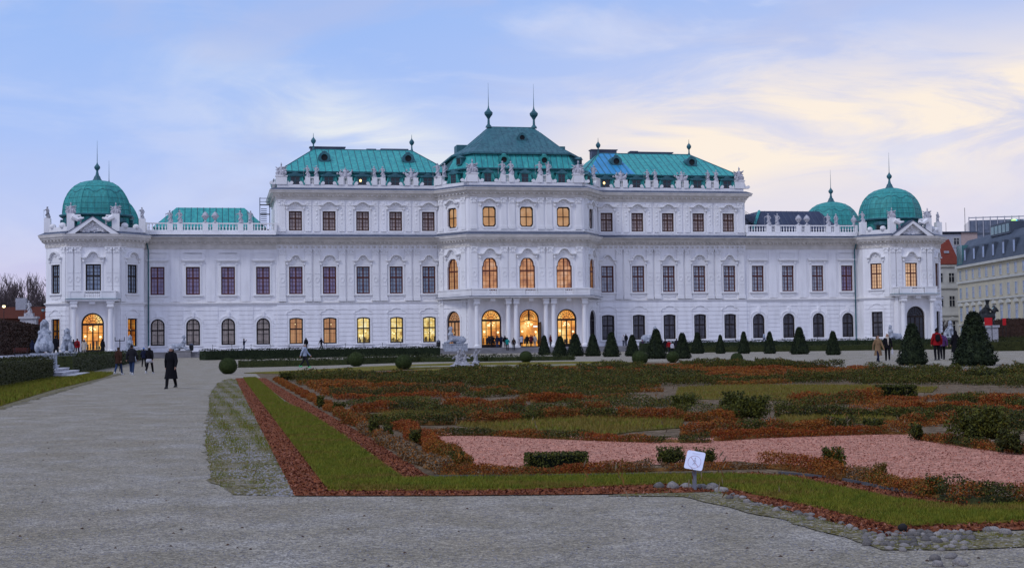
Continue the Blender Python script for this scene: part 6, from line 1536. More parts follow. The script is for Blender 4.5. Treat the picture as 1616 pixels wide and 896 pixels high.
def joints(pose):
    s = {'walk': .24, 'walk2': -.20, 'stand': .03, 'phone': .04, 'pocket': .02, 'stride': .34}[pose]
    J = {}
    for q, f in ((-1, 1), (1, -1)):
        dy = -s * f; J['hip', q] = Vector((q * .095, 0, .92)); J['knee', q] = Vector((q * .10, dy * .5 - .04, .50)); J['ank', q] = Vector((q * .105, dy + (.05 if f < 0 else 0), .085 + (.05 if f < 0 and abs(s) > .1 else 0)))
        sh = Vector((q * .185, 0, 1.42)); J['sh', q] = sh
        sw = s * f * .8
        if pose == 'phone': J['el', q] = sh + Vector((q * .10, -.10, -.26)); J['wr', q] = Vector((q * .06, -.32, 1.46))
        elif pose == 'pocket': J['el', q] = sh + Vector((q * .12, .08, -.28)); J['wr', q] = Vector((q * .20, -.10, .95))
        else: J['el', q] = sh + Vector((q * .07, sw * .45 + .02, -.29)); J['wr', q] = sh + Vector((q * .085, sw - .05, -.53))
    return J
def body_mesh(pose):
    if ('b', pose) in _pm: return _pm['b', pose]
    J = joints(pose); mb = MB()
    mb.ell((0, -.012, 1.605), (.074, .092, .112), 14, 10); mb.ell((0, -.045, 1.545), (.052, .055, .05), 10, 7); cap(mb, (0, -.098, 1.615), (0, -.112, 1.583), .012, .018, 6)
    for q in (-1, 1): mb.ell((q * .076, .0, 1.60), (.012, .022, .032), 6, 5)
    mb.ell((0, -.095, 1.548), (.024, .010, .008), 6, 4)
    cap(mb, (0, .01, 1.40), (0, .0, 1.54), .058, .054); cap(mb, (0, .0, 1.36), (0, 0, 1.02), .105, .10); cap(mb, (-.14, 0, 1.39), (.14, 0, 1.39), .06, .06); cap(mb, (-.07, 0, .94), (.07, 0, .94), .12, .12)
    for q in (-1, 1):
        cap(mb, J['hip', q], J['knee', q], .078, .052); cap(mb, J['knee', q], J['ank', q], .052, .036); cap(mb, J['ank', q], J['ank', q] + Vector((0, -.13, -.045)), .036, .03)
        cap(mb, J['sh', q], J['el', q], .05, .038); cap(mb, J['el', q], J['wr', q], .038, .026)
        d = (J['wr', q] - J['el', q]).normalized(); w_ = J['wr', q]; side = d.cross(Vector((q, 0, 0))).normalized(); pc = w_ + d * .055; cap(mb, w_, pc, .026, .036)
        for k_ in range(4):
            b = pc + side * (.030 - .020 * k_) + d * .02; L = (.055, .065, .060, .045)[k_]; m_ = b + d * L * .6; cap(mb, b, m_, .0125, .012, 6); cap(mb, m_, m_ + d * L * .4 - Vector((q * .016, 0, 0)), .012, .010, 6)
        tb = w_ + d * .03 + side * .030; cap(mb, tb, tb + side * .022 + d * .045, .0135, .0115, 6)
    me = sculpt(mb, .0125, 1, 'body', SKIN); _pm['b', pose] = me; return me
def coat_mesh(pose, hem):
    key = ('c', pose, hem)
    if key in _pm: return _pm[key]
    J = joints(pose); mb = MB(); ring = []
    prof = [(1.50, .07, .07), (1.46, .13, .10), (1.40, .195, .125), (1.25, .20, .145), (1.08, .175, .135), (.95, .195, .15)]
    zz = .86
    while zz > hem: prof.append((zz, .20 + (.92 - zz) * .14, .155 + (.92 - zz) * .16)); zz -= .12
    prof.append((hem, .205 + (.92 - hem) * .15, .16 + (.92 - hem) * .17))
    n = 14; vs = []; fs = []
    for z, a, b in prof: vs += [(a * cos(2 * pi * i / n) * (1 + .03 * sin(3 * i + z * 9)), b * sin(2 * pi * i / n) * (1 + .03 * cos(2 * i + z * 7)), z) for i in range(n)]
    for r in range(len(prof) - 1): fs += [(r * n + i, r * n + (i + 1) % n, (r + 1) * n + (i + 1) % n, (r + 1) * n + i) for i in range(n)]
    fs += [tuple(range(n)), tuple(range((len(prof) - 1) * n, len(prof) * n))]; mb.add(vs, fs)
    for q in (-1, 1): cap(mb, J['sh', q] + Vector((-q * .03, 0, -.02)), J['el', q], .088, .068); cap(mb, J['el', q], J['wr', q], .068, .052)
    mb.lathe([(.085, 1.42), (.10, 1.50), (.085, 1.545), (.06, 1.50)], 12)
    me = sculpt(mb, .02, 2, 'coat', CM_['black']); _pm[key] = me; return me
def trouser_mesh(pose):
    if ('t', pose) in _pm: return _pm['t', pose]
    J = joints(pose); mb = MB(); cap(mb, (-.06, 0, .93), (.06, 0, .93), .118, .118)
    for q in (-1, 1): cap(mb, J['hip', q] + Vector((0, 0, .0)), J['knee', q], .092, .076); cap(mb, J['knee', q], J['ank', q] + Vector((0, 0, .0)), .076, .060)
    me = sculpt(mb, .018, 1, 'trousers', CM_['black']); _pm['t', pose] = me; return me
def shoe_mesh(pose, q):
    if ('s', pose, q) in _pm: return _pm['s', pose, q]
    a = joints(pose)['ank', q]; mb = MB(); z = max(.0, a.z - .085); mb.ell((a.x, a.y - .05, z + .05), (.052, .145, .052), 12, 7); mb.ell((a.x, a.y + .01, z + .09), (.05, .065, .07), 10, 7); mb.box(a.x - .05, a.x + .05, a.y - .18, a.y + .085, z, z + .03); me = mb.mesh('shoe', SHOE['black'], True); _pm['s', pose, q] = me; return me
def hair_mesh(kind):
    if ('h', kind) in _pm: return _pm['h', kind]
    mb = MB()
    if kind == 'hat': mb.ell((0, .005, 1.655), (.092, .108, .095), 14, 9); mb.lathe([(.098, 1.615), (.104, 1.64), (.098, 1.665)], 14, (0, .005)); mb.ell((0, .01, 1.76), (.03, .03, .03), 8, 6)
    elif kind == 'hood': mb.ell((0, .03, 1.61), (.115, .115, .145), 14, 9); cap(mb, (0, .04, 1.50), (0, .03, 1.56), .12, .11)
    else:
        mb.ell((0, .022, 1.635), (.088, .094, .100), 14, 9); mb.ell((0, -.05, 1.695), (.065, .045, .03), 10, 6)
        if kind == 'long':
            for q in (-1, 0, 1): cap(mb, (q * .055, .06, 1.60), (q * .075, .085, 1.38), .055, .04)
        if kind == 'bun': mb.ell((0, .10, 1.68), (.045, .045, .045), 8, 6)
    me = sculpt(mb, .014, 1, 'hair', HAIRM['black']); _pm['h', kind] = me; return me
def pack_mesh():
    if 'pack' in _pm: return _pm['pack']
    mb = MB(); mb.ell((0, .21, 1.22), (.15, .10, .22), 12, 8); mb.ell((0, .28, 1.14), (.11, .06, .12), 10, 7)
    for q in (-1, 1): mb.tube([(q * .12, .16, 1.38), (q * .13, .02, 1.465), (q * .135, -.13, 1.36), (q * .14, -.10, 1.15), (q * .13, .13, 1.06)], .022, 6)
    me = sculpt(mb, .016, 1, 'backpack', CM_['black']); _pm['pack'] = me; return me
def setm(o, m): o.material_slots[0].link = 'OBJECT'; o.material_slots[0].material = m; return o
def person(p, h, face, pose, coat, legs, label, hem=.84, head=('short', 'black'), shoes='black', pack=None, skirt=None, scarf=None, bag=None, group=None):
    """face: degrees, 0 looks at the viewer, 180 away, 90 to the right."""
    s = h / 1.72; r = empty('person', Matrix.Translation(p) @ Matrix.Rotation(radians(face) + atan2(-p.x, p.y) * 0, 4, 'Z') @ Matrix.Scale(s, 4)); tag(r, label, 'person', group)
    link('body', body_mesh(pose), r); setm(link('coat', coat_mesh(pose, hem), r), CM_[coat]); setm(link('trousers', trouser_mesh(pose), r), CM_[legs])
    for q in (-1, 1): setm(link('shoe', shoe_mesh(pose, q), r), SHOE[shoes])
    kd, col = head
    hm = setm(link('hat' if kd in ('hat', 'hood') else 'hair', hair_mesh(kd), r), (CM_[col] if kd in ('hat', 'hood') else HAIRM[col]))
    if kd == 'hat': setm(link('hair', hair_mesh('long' if hem < .7 else 'short'), r), HAIRM['brown']).scale = (.97, .97, .985)
    e = MB()
    for q in (-1, 1): e.ell((q * .030, -.096, 1.622), (.011, .006, .007), 6, 4)
    if 'eyes' not in _pm: _pm['eyes'] = e.mesh('eyes', HAIRM['black'], True)
    link('eyes', _pm['eyes'], r)
    if pack: setm(link('backpack', pack_mesh(), r), CM_[pack])
    if skirt:
        k_ = MB(); k_.lathe([(.17, .93), (.215, .86), (.225, .70), (.20, .70), (.15, .9)], 16); k_.build('skirt', CM_[skirt], r, smooth=True)
    if scarf:
        k_ = MB(); k_.lathe([(.085, 1.40), (.125, 1.44), (.12, 1.52), (.085, 1.55)], 14); cap(k_, (.05, -.14, 1.42), (.06, -.17, 1.05), .045, .04); k_.build('scarf', CM_[scarf], r, smooth=True)
    if bag:
        k_ = MB(); w_ = joints(pose)['wr', 1]; k_.frustum(w_.x + .03, w_.y, w_.z - .48, w_.z - .16, .06, .16, .05, .14); k_.tube([(w_.x + .03, w_.y - .09, w_.z - .17), (w_.x + .03, w_.y, w_.z - .06), (w_.x + .03, w_.y + .09, w_.z - .17)], .008, 5); k_.build('bag', CM_[bag], r)
    return r
def walker(px, feet, top, *a, **k_):
    p = ground_at(px, feet); return person(p, (feet - top) * p.y / F_PX, *a, **k_)
def upper(px, hpx, z, *a, h=1.72, **k_):
    return person(depth_pt(px, F_PX * h / hpx, z), h, *a, **k_)
def front(px, v, z, *a, h=1.72, **k_): return person(on_v(px, v, z), h, *a, **k_)
walker(270, 613, 547, -6, 'walk', 'black', 'black', 'woman in a long black coat and pale cap walking towards the viewer', hem=.40, head=('hat', 'white'))
walker(187, 591, 548, 165, 'walk', 'brown', 'jeans', 'person in a brown coat and blue jeans walking away beside the hedge', hem=.70, head=('short', 'brown'), shoes='white')
walker(208, 591.5, 544, 178, 'walk2', 'dark', 'jeans', 'tall person in a dark jacket and blue jeans walking away', hem=.74, head=('short', 'black'), shoes='white')
walker(227, 579, 549, 185, 'walk', 'navy', 'black', 'small dark figure with a blue cap half hidden by the white-skirted walker', hem=.80, head=('hat', 'blue'))
walker(236, 589.5, 546.5, 175, 'stride', 'black', 'black', 'walker in a black top, white skirt and white cap seen from behind', hem=.92, head=('hat', 'white'), skirt='white', shoes='white')
walker(481, 580, 543, 80, 'stride', 'paleblue', 'dark', 'man in a pale jacket and green shoes crossing the gravel path', hem=.86, head=('short', 'grey'), shoes='green')
upper(51, 24, 1.0, 170, 'stand', 'navy', 'black', 'person in a navy jacket beside the tall sphinx', hem=.7, head=('hood', 'navy'))
upper(88, 35, 1.0, 175, 'walk', 'black', 'black', 'dark figure between the two nearest sphinxes', hem=.6, head=('short', 'black'))
upper(122, 27, 1.0, 180, 'walk', 'red', 'dark', 'person in a red jacket heading for the lit left portal', hem=.80, head=('short', 'black'), pack='maroon')
upper(116, 25, 1.0, 170, 'walk2', 'dark', 'dark', 'dark companion left of the red jacket', hem=.8)
upper(133, 25, 1.0, 180, 'stand', 'cream', 'cream', 'figure in a cream coat before the lit left portal', hem=.55, head=('hat', 'white'))
upper(162, 25, 1.0, 160, 'stand', 'black', 'black', 'dark silhouette at the right jamb of the lit left portal', hem=.5, head=('hood', 'black'))
front(385, 7, ZB, 100, 'phone', 'navy', 'jeans', 'dark figure holding up a phone below the arched windows', hem=.85)
front(483, 6, ZB, 200, 'stand', 'black', 'black', 'dark figure directly behind the man in the pale jacket', hem=.8, head=('hood', 'black'))
front(507, 6, ZB, 70, 'stride', 'black', 'black', 'dark figure walking along the wall between the two amber windows', hem=.8)
front(801, 13.2, .72, 182, 'phone', 'turquoise', 'black', 'person in a turquoise jacket climbing the central steps', hem=.85, head=('short', 'black'))
front(811, 13.3, .72, 178, 'walk', 'dark', 'black', 'person with a backpack on the central steps', hem=.85, head=('short', 'brown'), pack='brown')
crowd = 'visitors standing outside the lit doors'
for x, v, c, l, f, ps, lab in ((771, 9.6, 'dark', 'black', 200, 'stand', 'dark figure at the left edge of the left lit door'), (778, 9.2, 'black', 'black', 150, 'phone', 'dark figure before the middle of the left lit door'), (785, 10.2, 'navy', 'jeans', 190, 'stand', 'figure in navy and jeans right of the left lit door'), (791, 9.7, 'navy', 'navy', 170, 'pocket', 'navy figure against the column pair left of the open door'), (797, 9.9, 'black', 'black', 180, 'stand', 'black figure in front of the left column pair'),
                              (823, 9.8, 'white', 'navy', 195, 'phone', 'visitor in a white top before the open central door'), (832, 9.4, 'black', 'black', 160, 'stand', 'black figure in the middle of the open central door'), (838, 9.9, 'maroon', 'black', 180, 'pocket', 'maroon-clad figure in the open central door'), (844, 9.6, 'cream', 'cream', 190, 'stand', 'cream-clad figure at the right side of the open central door'), (869, 11.0, 'maroon', 'dark', 60, 'stand', 'reddish figure between the first two cone yews')):
    front(x, v, ZB, f, ps, c, l, lab, hem=.74, group=crowd, h=1.70 + random.uniform(-.06, .08))
front(984, 7, ZB, 20, 'stand', 'white', 'navy', 'figure in white at the wall left of the slim cone yew', h=1.6, hem=.85); front(988, 7, ZB, 200, 'stand', 'black', 'navy', 'dark figure close beside the one in white at the wall', h=1.75)
walker(1014, 556, 536, 10, 'stand', 'purple', 'purple', 'person in a long purple coat beside the broad cone yew', hem=.35, head=('hat', 'purple'))
walker(1050, 557, 535, 170, 'stand', 'black', 'black', 'black figure emerging from behind the broad cone yew', hem=.7); walker(1056, 557.5, 537, 190, 'walk', 'red', 'dark', 'person in a red jacket among the cone yews', hem=.85); walker(1061, 558, 540, 150, 'stand', 'white', 'black', 'short figure in a white top among the cone yews', hem=.85); walker(1068, 556.5, 534, 180, 'stand', 'dark', 'black', 'dark tall figure left of the cone yew behind the red jacket', hem=.6)
front(1206, 7, ZB, 95, 'stride', 'paleblue', 'jeans', 'person in a pale blue shirt walking along the right wing', hem=.9)
walker(1386, 571, 529, 15, 'walk', 'tan', 'navy', 'woman in a long tan coat walking on the pale gravel', hem=.42, head=('long', 'brown'))
walker(1401, 569, 527, -15, 'walk2', 'black', 'black', 'blond walker in a black coat with a pale scarf', hem=.82, head=('long', 'blond'), scarf='cream', bag='white')
walker(1479, 568, 519, 180, 'stand', 'red', 'black', 'tall person in a red jacket with a black backpack', hem=.82, head=('hat', 'black'), pack='black')
walker(1488, 567, 524, 170, 'walk', 'purple', 'black', 'person in purple half hidden behind the tall red jacket', hem=.84, head=('short', 'brown'))
walker(1508, 566, 522, 200, 'stand', 'black', 'black', 'person all in black left of the largest cone yew', hem=.40, head=('hood', 'black'))
p = depth_pt(1608, 238, 1.15); person(p, 1.75, 90, 'walk', 'green', 'dark', 'distant person in a green jacket at the right edge', hem=.8)
# ------------------------------------------------------------------ small things
def post(o, z0, z1, x=0, y=0, r=.03): o.tube([(x, y, z0), (x, y, z1)], r, 7)
# the no-walking sign in the near corner of the lawn
sp = ground_at(1096, 774); d = sp.y; kx = d / F_PX
r = empty('lawn_sign', Matrix.Translation(sp) @ Matrix.Rotation(radians(-14), 4, 'Z')); tag(r, 'small white sign with a crossed-out walker on a grey post among the fieldstones', 'sign')
pm = MB(); pm.box(-.022, .022, .0, .03, -.1, .30); pm.build('post', mat('galvanised_post', (.16, .17, .20), .5, .5, var=(.12, .13, .15)), r)
W, H = .102, .108; tilt = Matrix.Translation((.012, -.02, .335)) @ Matrix.Rotation(radians(-26), 4, 'X') @ Matrix.Rotation(radians(10), 4, 'Y')
def rounded(w_, h_, c, n=5):
    o = []
    for cx, cz, a in ((w_ - c, h_ - c, 0), (-w_ + c, h_ - c, pi / 2), (-w_ + c, -h_ + c, pi), (w_ - c, -h_ + c, 1.5 * pi)): o += [(cx + c * cos(a + pi / 2 * i / n), cz + c * sin(a + pi / 2 * i / n)) for i in range(n + 1)]
    return o
pb = MB(); pb.prism(rounded(W, H, .022), -.004, .004); bd = pb.build('sign_board', mat('white_enamel', (.66, .70, .86), .35, .4, var=(.58, .62, .80), vscale=12), r, tilt)
cr_ = MB(); n = 28; R1, R2 = .074, .070; cz = -.018
cr_.ring([(R1 * cos(2 * pi * i / n), cz + R1 * sin(2 * pi * i / n)) for i in range(n)], [(R2 * cos(2 * pi * i / n), cz + R2 * sin(2 * pi * i / n)) for i in range(n)], -.0065, -.0041)
q = radians(135); cr_.prism([(R2 * cos(q) - .0025, cz + R2 * sin(q) - .0025), (R2 * cos(q) + .0025, cz + R2 * sin(q) + .0025), (-R2 * cos(q) + .0025, cz - R2 * sin(q) + .0025), (-R2 * cos(q) - .0025, cz - R2 * sin(q) - .0025)], -.0085, -.0068)
cr_.build('prohibition_ring', mat('sign_red', (.42, .30, .40), .5, .3), bd)
wk = MB()
for a, b, t in (((0, .026), (.002, -.012), .005), ((.002, -.012), (.014, -.048), .0035), ((.002, -.012), (-.014, -.046), .0035), ((0, .016), (.018, -.004), .003), ((0, .016), (-.016, -.002), .003)):
    wk.tube([(a[0], -.0055, cz + a[1] + .008), (b[0], -.0055, cz + b[1] + .008)], t, 5)
wk.ell((0, -.0055, cz + .046), (.008, .002, .008), 8, 5); wk.build('walking_figure', mat('sign_grey', (.42, .42, .52), .5, .3), bd)
tx = MB()
for k in range(7): tx.box(-.040 + k * .0122, -.032 + k * .0122, -.0055, -.0041, .074, .0835)
tx.build('lettering', mat('faded_letters', (.52, .54, .66), .5, .3), bd)

# T-shaped post, bins, bench, lamps, chain fences
r = empty('signpost', Matrix.Translation(depth_pt(189, 105, 0))); tag(r, 'thin dark post with a small crossbar behind the walkers', 'post'); m = MB(); post(m, 0, 2.35); m.box(-.36, .36, -.02, .02, 2.2, 2.26); [m.box(q - .02, q + .02, -.02, .02, 2.2, 2.5) for q in (-.34, .34)]; m.build('pole', M['black'], r)
def bin_(p, label):
    r = empty('litter_bin', Matrix.Translation(p)); tag(r, label, 'bin', 'litter bins'); m = MB(); m.lathe([(.24, .25), (.28, .3), (.30, .95), (.24, 1.0)], 12); m.build('container', M['black'], r); m = MB(); post(m, -.05, .3, 0, 0, .06); m.build('post', M['black'], r); m = MB(); m.lathe([(.30, 1.02), (.31, 1.08), (.15, 1.2), (.03, 1.22)], 12); m.build('lid', M['leadroof'], r)
bin_(on_v(302, 10.0, ZB - .1), 'dark litter bin beside the profile sphinx of the left wing'); bin_(on_v(692, 10.5, ZB - .05), 'dark litter bin left of the white sphinx at the central steps')
r = empty('bench', Matrix.Translation(depth_pt(33, 165, 1.0)) @ Matrix.Rotation(.3, 4, 'Z')); tag(r, 'dark garden bench before the tall brown hedge', 'bench')
m = MB(); [m.box(-.85, .85, -.25 + k_ * .12, -.16 + k_ * .12, .42, .46) for k_ in range(4)]; m.build('seat', M['wood'], r); m = MB(); [m.box(-.85, .85, .24, .28, .55 + k_ * .13, .64 + k_ * .13) for k_ in range(3)]; m.build('backrest', M['wood'], r)
for q in (-.7, .7): m = MB(); m.box(q - .03, q + .03, -.24, -.18, 0, .43); m.box(q - .03, q + .03, .2, .26, 0, .92); m.build('leg', M['black'], r)
def lamp(p, h, label, lit_=True):
    r = empty('street_lamp', Matrix.Translation(p)); tag(r, label, 'street lamp', 'street lamps'); m = MB(); m.lathe([(.12, 0), (.10, .5), (.06, .6), (.05, h)], 8); m.build('pole', M['black'], r); m = MB(); m.ell((0, 0, h + .2), (.28, .28, .26), 10, 7); m.build('globe', M['l_white'] if lit_ else mat('unlit_lamp_glass', (.25, .4, .45), .3, .5), r); m = MB(); m.lathe([(.30, h + .36), (.2, h + .5), (.03, h + .6)], 8); m.build('cap', M['black'], r)
lamp(depth_pt(6, 250, 1.0), 8.1, 'lit street lamp glowing in front of the bare trees'); lamp(depth_pt(68, 235, 1.0), 6.9, 'unlit lantern right beside the lit domed pavilion', False); lamp(depth_pt(1570, 215, .6), 5.2, 'thin lamp post right of the bronze rider', False)
for u0, u1, nm in ((-45, -16.5, 'left'), (23, 53, 'right')):
    r = empty('chain_fence', PM @ T3(0, -8.6, ZB)); tag(r, f'thin post and chain fence along the foot of the {"left wing" if nm == "left" else "right wing"} wall', 'fence'); u = u0; ch = MB()
    while u < u1:
        m = MB(); post(m, -.02, .85, u, 0, .03); m.ell((u, 0, .87), (.05, .05, .05), 6, 5); m.build('post', M['black'], r); ch.tube([(u + t * 2.6, 0, .78 - .14 * sin(pi * t)) for t in (0, .25, .5, .75, 1)], .012, 4); u += 2.6
    ch.build('chain', M['black'], r)
# steel stair on the flank of the left tall block, ladder stair on the right one
def steel_stair(mx, n, label, run, rise, wd=.9, tower=False):
    r = empty('steel_stair', mx); tag(r, label, 'stair'); m = MB()
    for q in (-wd / 2, wd / 2): m.tube([(0, q, 0), (n * run, q, n * rise)], .05, 5)
    m.build('stringer', M['leadroof'], r); m = MB()
    for k_ in range(n): m.box(k_ * run - .02, k_ * run + max(run, .25), -wd / 2, wd / 2, k_ * rise, k_ * rise + .04)
    m.build('treads', M['black'], r); m = MB()
    for q in (-wd / 2, wd / 2):
        m.tube([(0, q, 1.0), (n * run, q, n * rise + 1.0)], .03, 5); m.tube([(0, q, .5), (n * run, q, n * rise + .5)], .02, 5)
        for k_ in range(0, n + 1, 3): m.tube([(k_ * run, q, k_ * rise), (k_ * run, q, k_ * rise + 1.0)], .025, 5)
    m.build('handrail', M['leadroof'], r)
steel_stair(PM @ T3(40.6, 6, 19.6) @ Matrix.Rotation(pi, 4, 'Z'), 16, 'open steel stair climbing the flank of the right tall block', .26, .17)
r = empty('scaffold_stair', PM @ T3(-37.2, 5.5, 17.4)); tag(r, 'grey scaffold stair tower on the flank of the left tall block', 'stair')
m = MB()
for x in (-.9, .55):
    for y in (-.5, .5): m.tube([(x, y, 0), (x, y, 6.4 if x < 0 else 5.6)], .05, 5)
m.build('frame', M['leadroof'], r)
for z in (1.6, 3.9, 5.3): m = MB(); m.box(-.95, .6, -.55, .55, z, z + .06); m.build('platform', M['black'], r)
m = MB(); [m.box(-.75, .1, -.4, .4, .2 + k_ * .30, .24 + k_ * .30) for k_ in range(16)]; m.build('treads', M['leadroof'], r)
m = MB(); [m.tube([(-.9, y, z), (.55, y, z)], .025, 5) for y in (-.5, .5) for z in (5.8, 6.3)]; m.build('handrail', M['leadroof'], r)

# ------------------------------------------------------------------ town behind, right
M['cream'] = mat('cream_render', (.54, .49, .36), .9, .1, var=(.46, .42, .32), vscale=.4); M['cream2'] = mat('pale_cream_render', (.55, .54, .48), .9, .1, var=(.46, .45, .41), vscale=.5)
M['pink_r'] = mat('rosy_render', (.46, .36, .33), .9, .1, var=(.4, .31, .29)); M['tile'] = mat('red_roof_tiles', (.17, .042, .026), .85, .1, var=(.15, .034, .024), vscale=1.2); M['slate'] = mat('grey_blue_roof_sheet', (.050, .065, .090), .6, .3, var=(.072, .090, .118), vscale=.4)
M['bluepane'] = glass('bluish_window_glass', (.20, .31, .48), (.12, .20, .34)); M['tealglass'] = glass('teal_glazed_bay', (.05, .16, .18), (.09, .22, .22)); M['officeglass'] = glass('office_glass', (.085, .11, .16), (.14, .17, .23)); M['greyp'] = mat('pale_grey_panel', (.40, .41, .45), .8, .2, var=(.33, .34, .38))
def block(name, p0, ang, L, depth, label, z1, wallm, z0=0):
    """house whose front runs from p0 along ang; local x along the front, y into the house."""
    r = empty(name, Matrix.Translation((p0.x, p0.y, 0)) @ Matrix.Rotation(ang, 4, 'Z')); tag(r, label, 'building', 'town houses beyond the palace'); m = MB(); m.box(0, L, 0, depth, z0, z1); m.build('wall', wallm, r); return r
def hwin(r, x, z, w_, h_, pane='bluepane', hood=False, fm=None):
    m = MB(); m.ring([(x - w_ / 2 - .12, z - .1), (x + w_ / 2 + .12, z - .1), (x + w_ / 2 + .12, z + h_ + .12), (x - w_ / 2 - .12, z + h_ + .12)], [(x - w_ / 2, z), (x + w_ / 2, z), (x + w_ / 2, z + h_), (x - w_ / 2, z + h_)], -.10, .02)
    m.box(x - .05, x + .05, -.06, .0, z, z + h_); m.box(x - w_ / 2, x + w_ / 2, -.055, .0, z + h_ * .62, z + h_ * .62 + .09)
    if hood: m.prism([(x + (w_ / 2 + .45) * cos(pi - pi * i / 8), z + h_ + .35 + .75 * sin(pi * i / 8)) for i in range(9)], -.35, .02)
    o = m.build('window', fm or M['cream2'], r); m = MB(); m.add([(x - w_ / 2, -.02, z), (x + w_ / 2, -.02, z), (x + w_ / 2, -.02, z + h_), (x - w_ / 2, -.02, z + h_)], [(0, 1, 2, 3)]); m.build('pane', M[pane], o)
# the long cream house running back beside the palace; its front faces the garden walk
pA = depth_pt(1514, 310, 0); pB = depth_pt(1650, 258, 0); ang = atan2(pB.y - pA.y, pB.x - pA.x); L = (pB - pA).length
r = block('apartment_house', pA, ang, L, 14, 'long cream apartment house with a grey blue mansard and hooded windows', 17.0, M['cream'])
nw = 12
for i in range(nw):
    x = 2.2 + i * (L - 3.5) / (nw - 1)
    hwin(r, x, 1.6, 1.5, 2.2); hwin(r, x, 5.2, 1.45, 2.8, hood=True); hwin(r, x, 10.0, 1.35, 2.2); hwin(r, x, 14.0, 1.35, 1.9)
for z, o_, h_ in ((4.2, .2, .3), (9.2, .25, .35), (13.2, .25, .5), (16.5, .55, .5)): m = MB(); m.box(-.05, L + .05, -o_, .0, z, z + h_); m.build('cornice', M['cream2'], r)
m = MB(); m.prism([(0, 0)], 0, 0) if False else None
m.v = []; m.f = []; m.m = []
prof = [(0, 17.0), (.35, 19.0), (1.1, 21.0), (2.6, 22.6), (5.0, 23.2), (14, 23.2)]
vs = [(0, y - .2, z) for y, z in prof] + [(L, y - .2, z) for y, z in prof]; n = len(prof); m.add(vs, [(i, i + 1, n + i + 1, n + i) for i in range(n - 1)] + [tuple(range(n)) + (), tuple(range(n, 2 * n))]); m.box(0, L, 13.7, 14, 17, 23.2); rf = m.build('roof', M['slate'], r)
for i in range(6):
    x = 6.0 + i * 6.2
    if x > L - 2: break
    m = MB(); m.box(x - .75, x + .75, -.1, 2.2, 17.7, 20.6); dm = m.build('dormer', M['slate'], r); m = MB(); m.box(x - .5, x + .5, -.13, -.105, 18.0, 20.2); m.build('pane', M['bluepane'], dm)
m = MB(); m.box(.4, 4.2, -.18, 1.6, 17.3, 21.4); m.build('glazed_bay', M['tealglass'], r)
m = MB(); m.box(18, 30, 1.6, 6, 22.0, 24.4); o = m.build('roof_studio', M['slate'], r); m = MB(); [m.box(18.4 + k_ * 2.3, 20.2 + k_ * 2.3, 1.55, 1.598, 22.4, 24.0) for k_ in range(5)]; m.build('pane', M['tealglass'], o)
# narrow house with the red roof, next to the pavilion
pA2 = depth_pt(1468, 318, 0); r = block('corner_house', pA2, .06, 7.0, 12, 'narrow pale house with a red tiled roof beside the unlit domed pavilion', 18.0, M['cream2'])
m = MB(); m.v = [(-.3, -.4, 18.0), (7.1, -.4, 18.0), (7.1, 6, 24.0), (-.3, 6, 22.6), (7.1, 12, 18), (-.3, 12, 18)]; m.f = [(0, 1, 2, 3), (3, 2, 4, 5), (0, 3, 5), (1, 4, 2)]; m.m = [0] * 4; rf = m.build('roof', M['tile'], r)
m = MB(); m.box(4.6, 5.6, 2.1, 2.7, 20.6, 21.1); m.build('skylight', M['greyp'], rf)
for z in (3.0, 8.6, 14.0):
    for x in (2.6, 5.2): hwin(r, x, z, 1.2, 2.3 if z < 12 else 2.0, 'g_black')
for z in (6.6, 12.6, 17.4): m = MB(); m.box(-.05, 7.05, -.3, 0, z, z + .4); m.build('cornice', M['cream2'], r)
m = MB(); m.prism([(4.0, 5.55), (6.4, 5.55), (5.2, 6.4)], -.35, 0); m.build('window_hood', M['cream2'], r)
# white roof-top flats behind
pA3 = depth_pt(1492, 350, 0); r = block('penthouse_flats', pA3, .05, 8.6, 10, 'white and rosy rooftop flats behind the red tiled roof', 27.0, M['greyp'])
m = MB(); m.box(4.6, 8.6, -.1, 0, 22, 27.3); m.build('rosy_wall', M['pink_r'], r); m = MB(); m.box(-.3, 8.9, -.5, 10, 27.35, 27.6); m.build('roof', M['leadroof'], r); hwin(r, 3.4, 24.4, 1.3, 1.6, 'g_black'); hwin(r, 1.6, 21.6, 1.2, 1.6, 'g_black'); m = MB(); [m.tube([(x, -1.0, 22.6), (x, -1.0, 23.6)], .03, 4) for x in (0, 1, 2, 3, 4, 5, 6)]; m.tube([(0, -1, 23.6), (6, -1, 23.6)], .04, 4); m.build('railing', M['black'], r); m = MB(); post(m, 27.5, 33.6, 6.4, 2, .06); post(m, 27.5, 30.0, 1.6, 2, .05); post(m, 27.5, 29.6, 9.4, 2, .05); m.build('antenna', M['black'], r)
m = MB(); m.box(-4, 0, 1, 4, 18, 23.6); m.build('stair_block', M['leadroof'], r)
# dark glass office block
pA4 = depth_pt(1534, 420, 0); r = block('office_block', pA4, -.22, 34, 20, 'dark glass office block with a roof-top screen and a lit sign', 32.0, M['officeglass'])
for z in (22, 25.3, 28.6, 31.8): m = MB(); m.box(-.05, 34.05, -.15, 0, z, z + .5); m.build('floor_band', M['slate'], r)
m = MB()
for k_ in range(18): m.box(k_ * 2.0 - .12, k_ * 2.0 + .12, -.3, -.1, 31.0, 37.0)
m.box(-.1, 34, -.25, -.15, 36.6, 36.9); m.build('roof_screen', M['greyp'], r); m = MB(); m.box(.2, 33.8, .2, 18, 32, 36.0); m.build('plant_room', M['officeglass'], r)
for a, b in ((7.5, 9.8), (12, 18)): m = MB(); m.box(a, b, -2.5, 0, 26.0, 29.5); m.build('roof_plant', M['leadroof'], r)
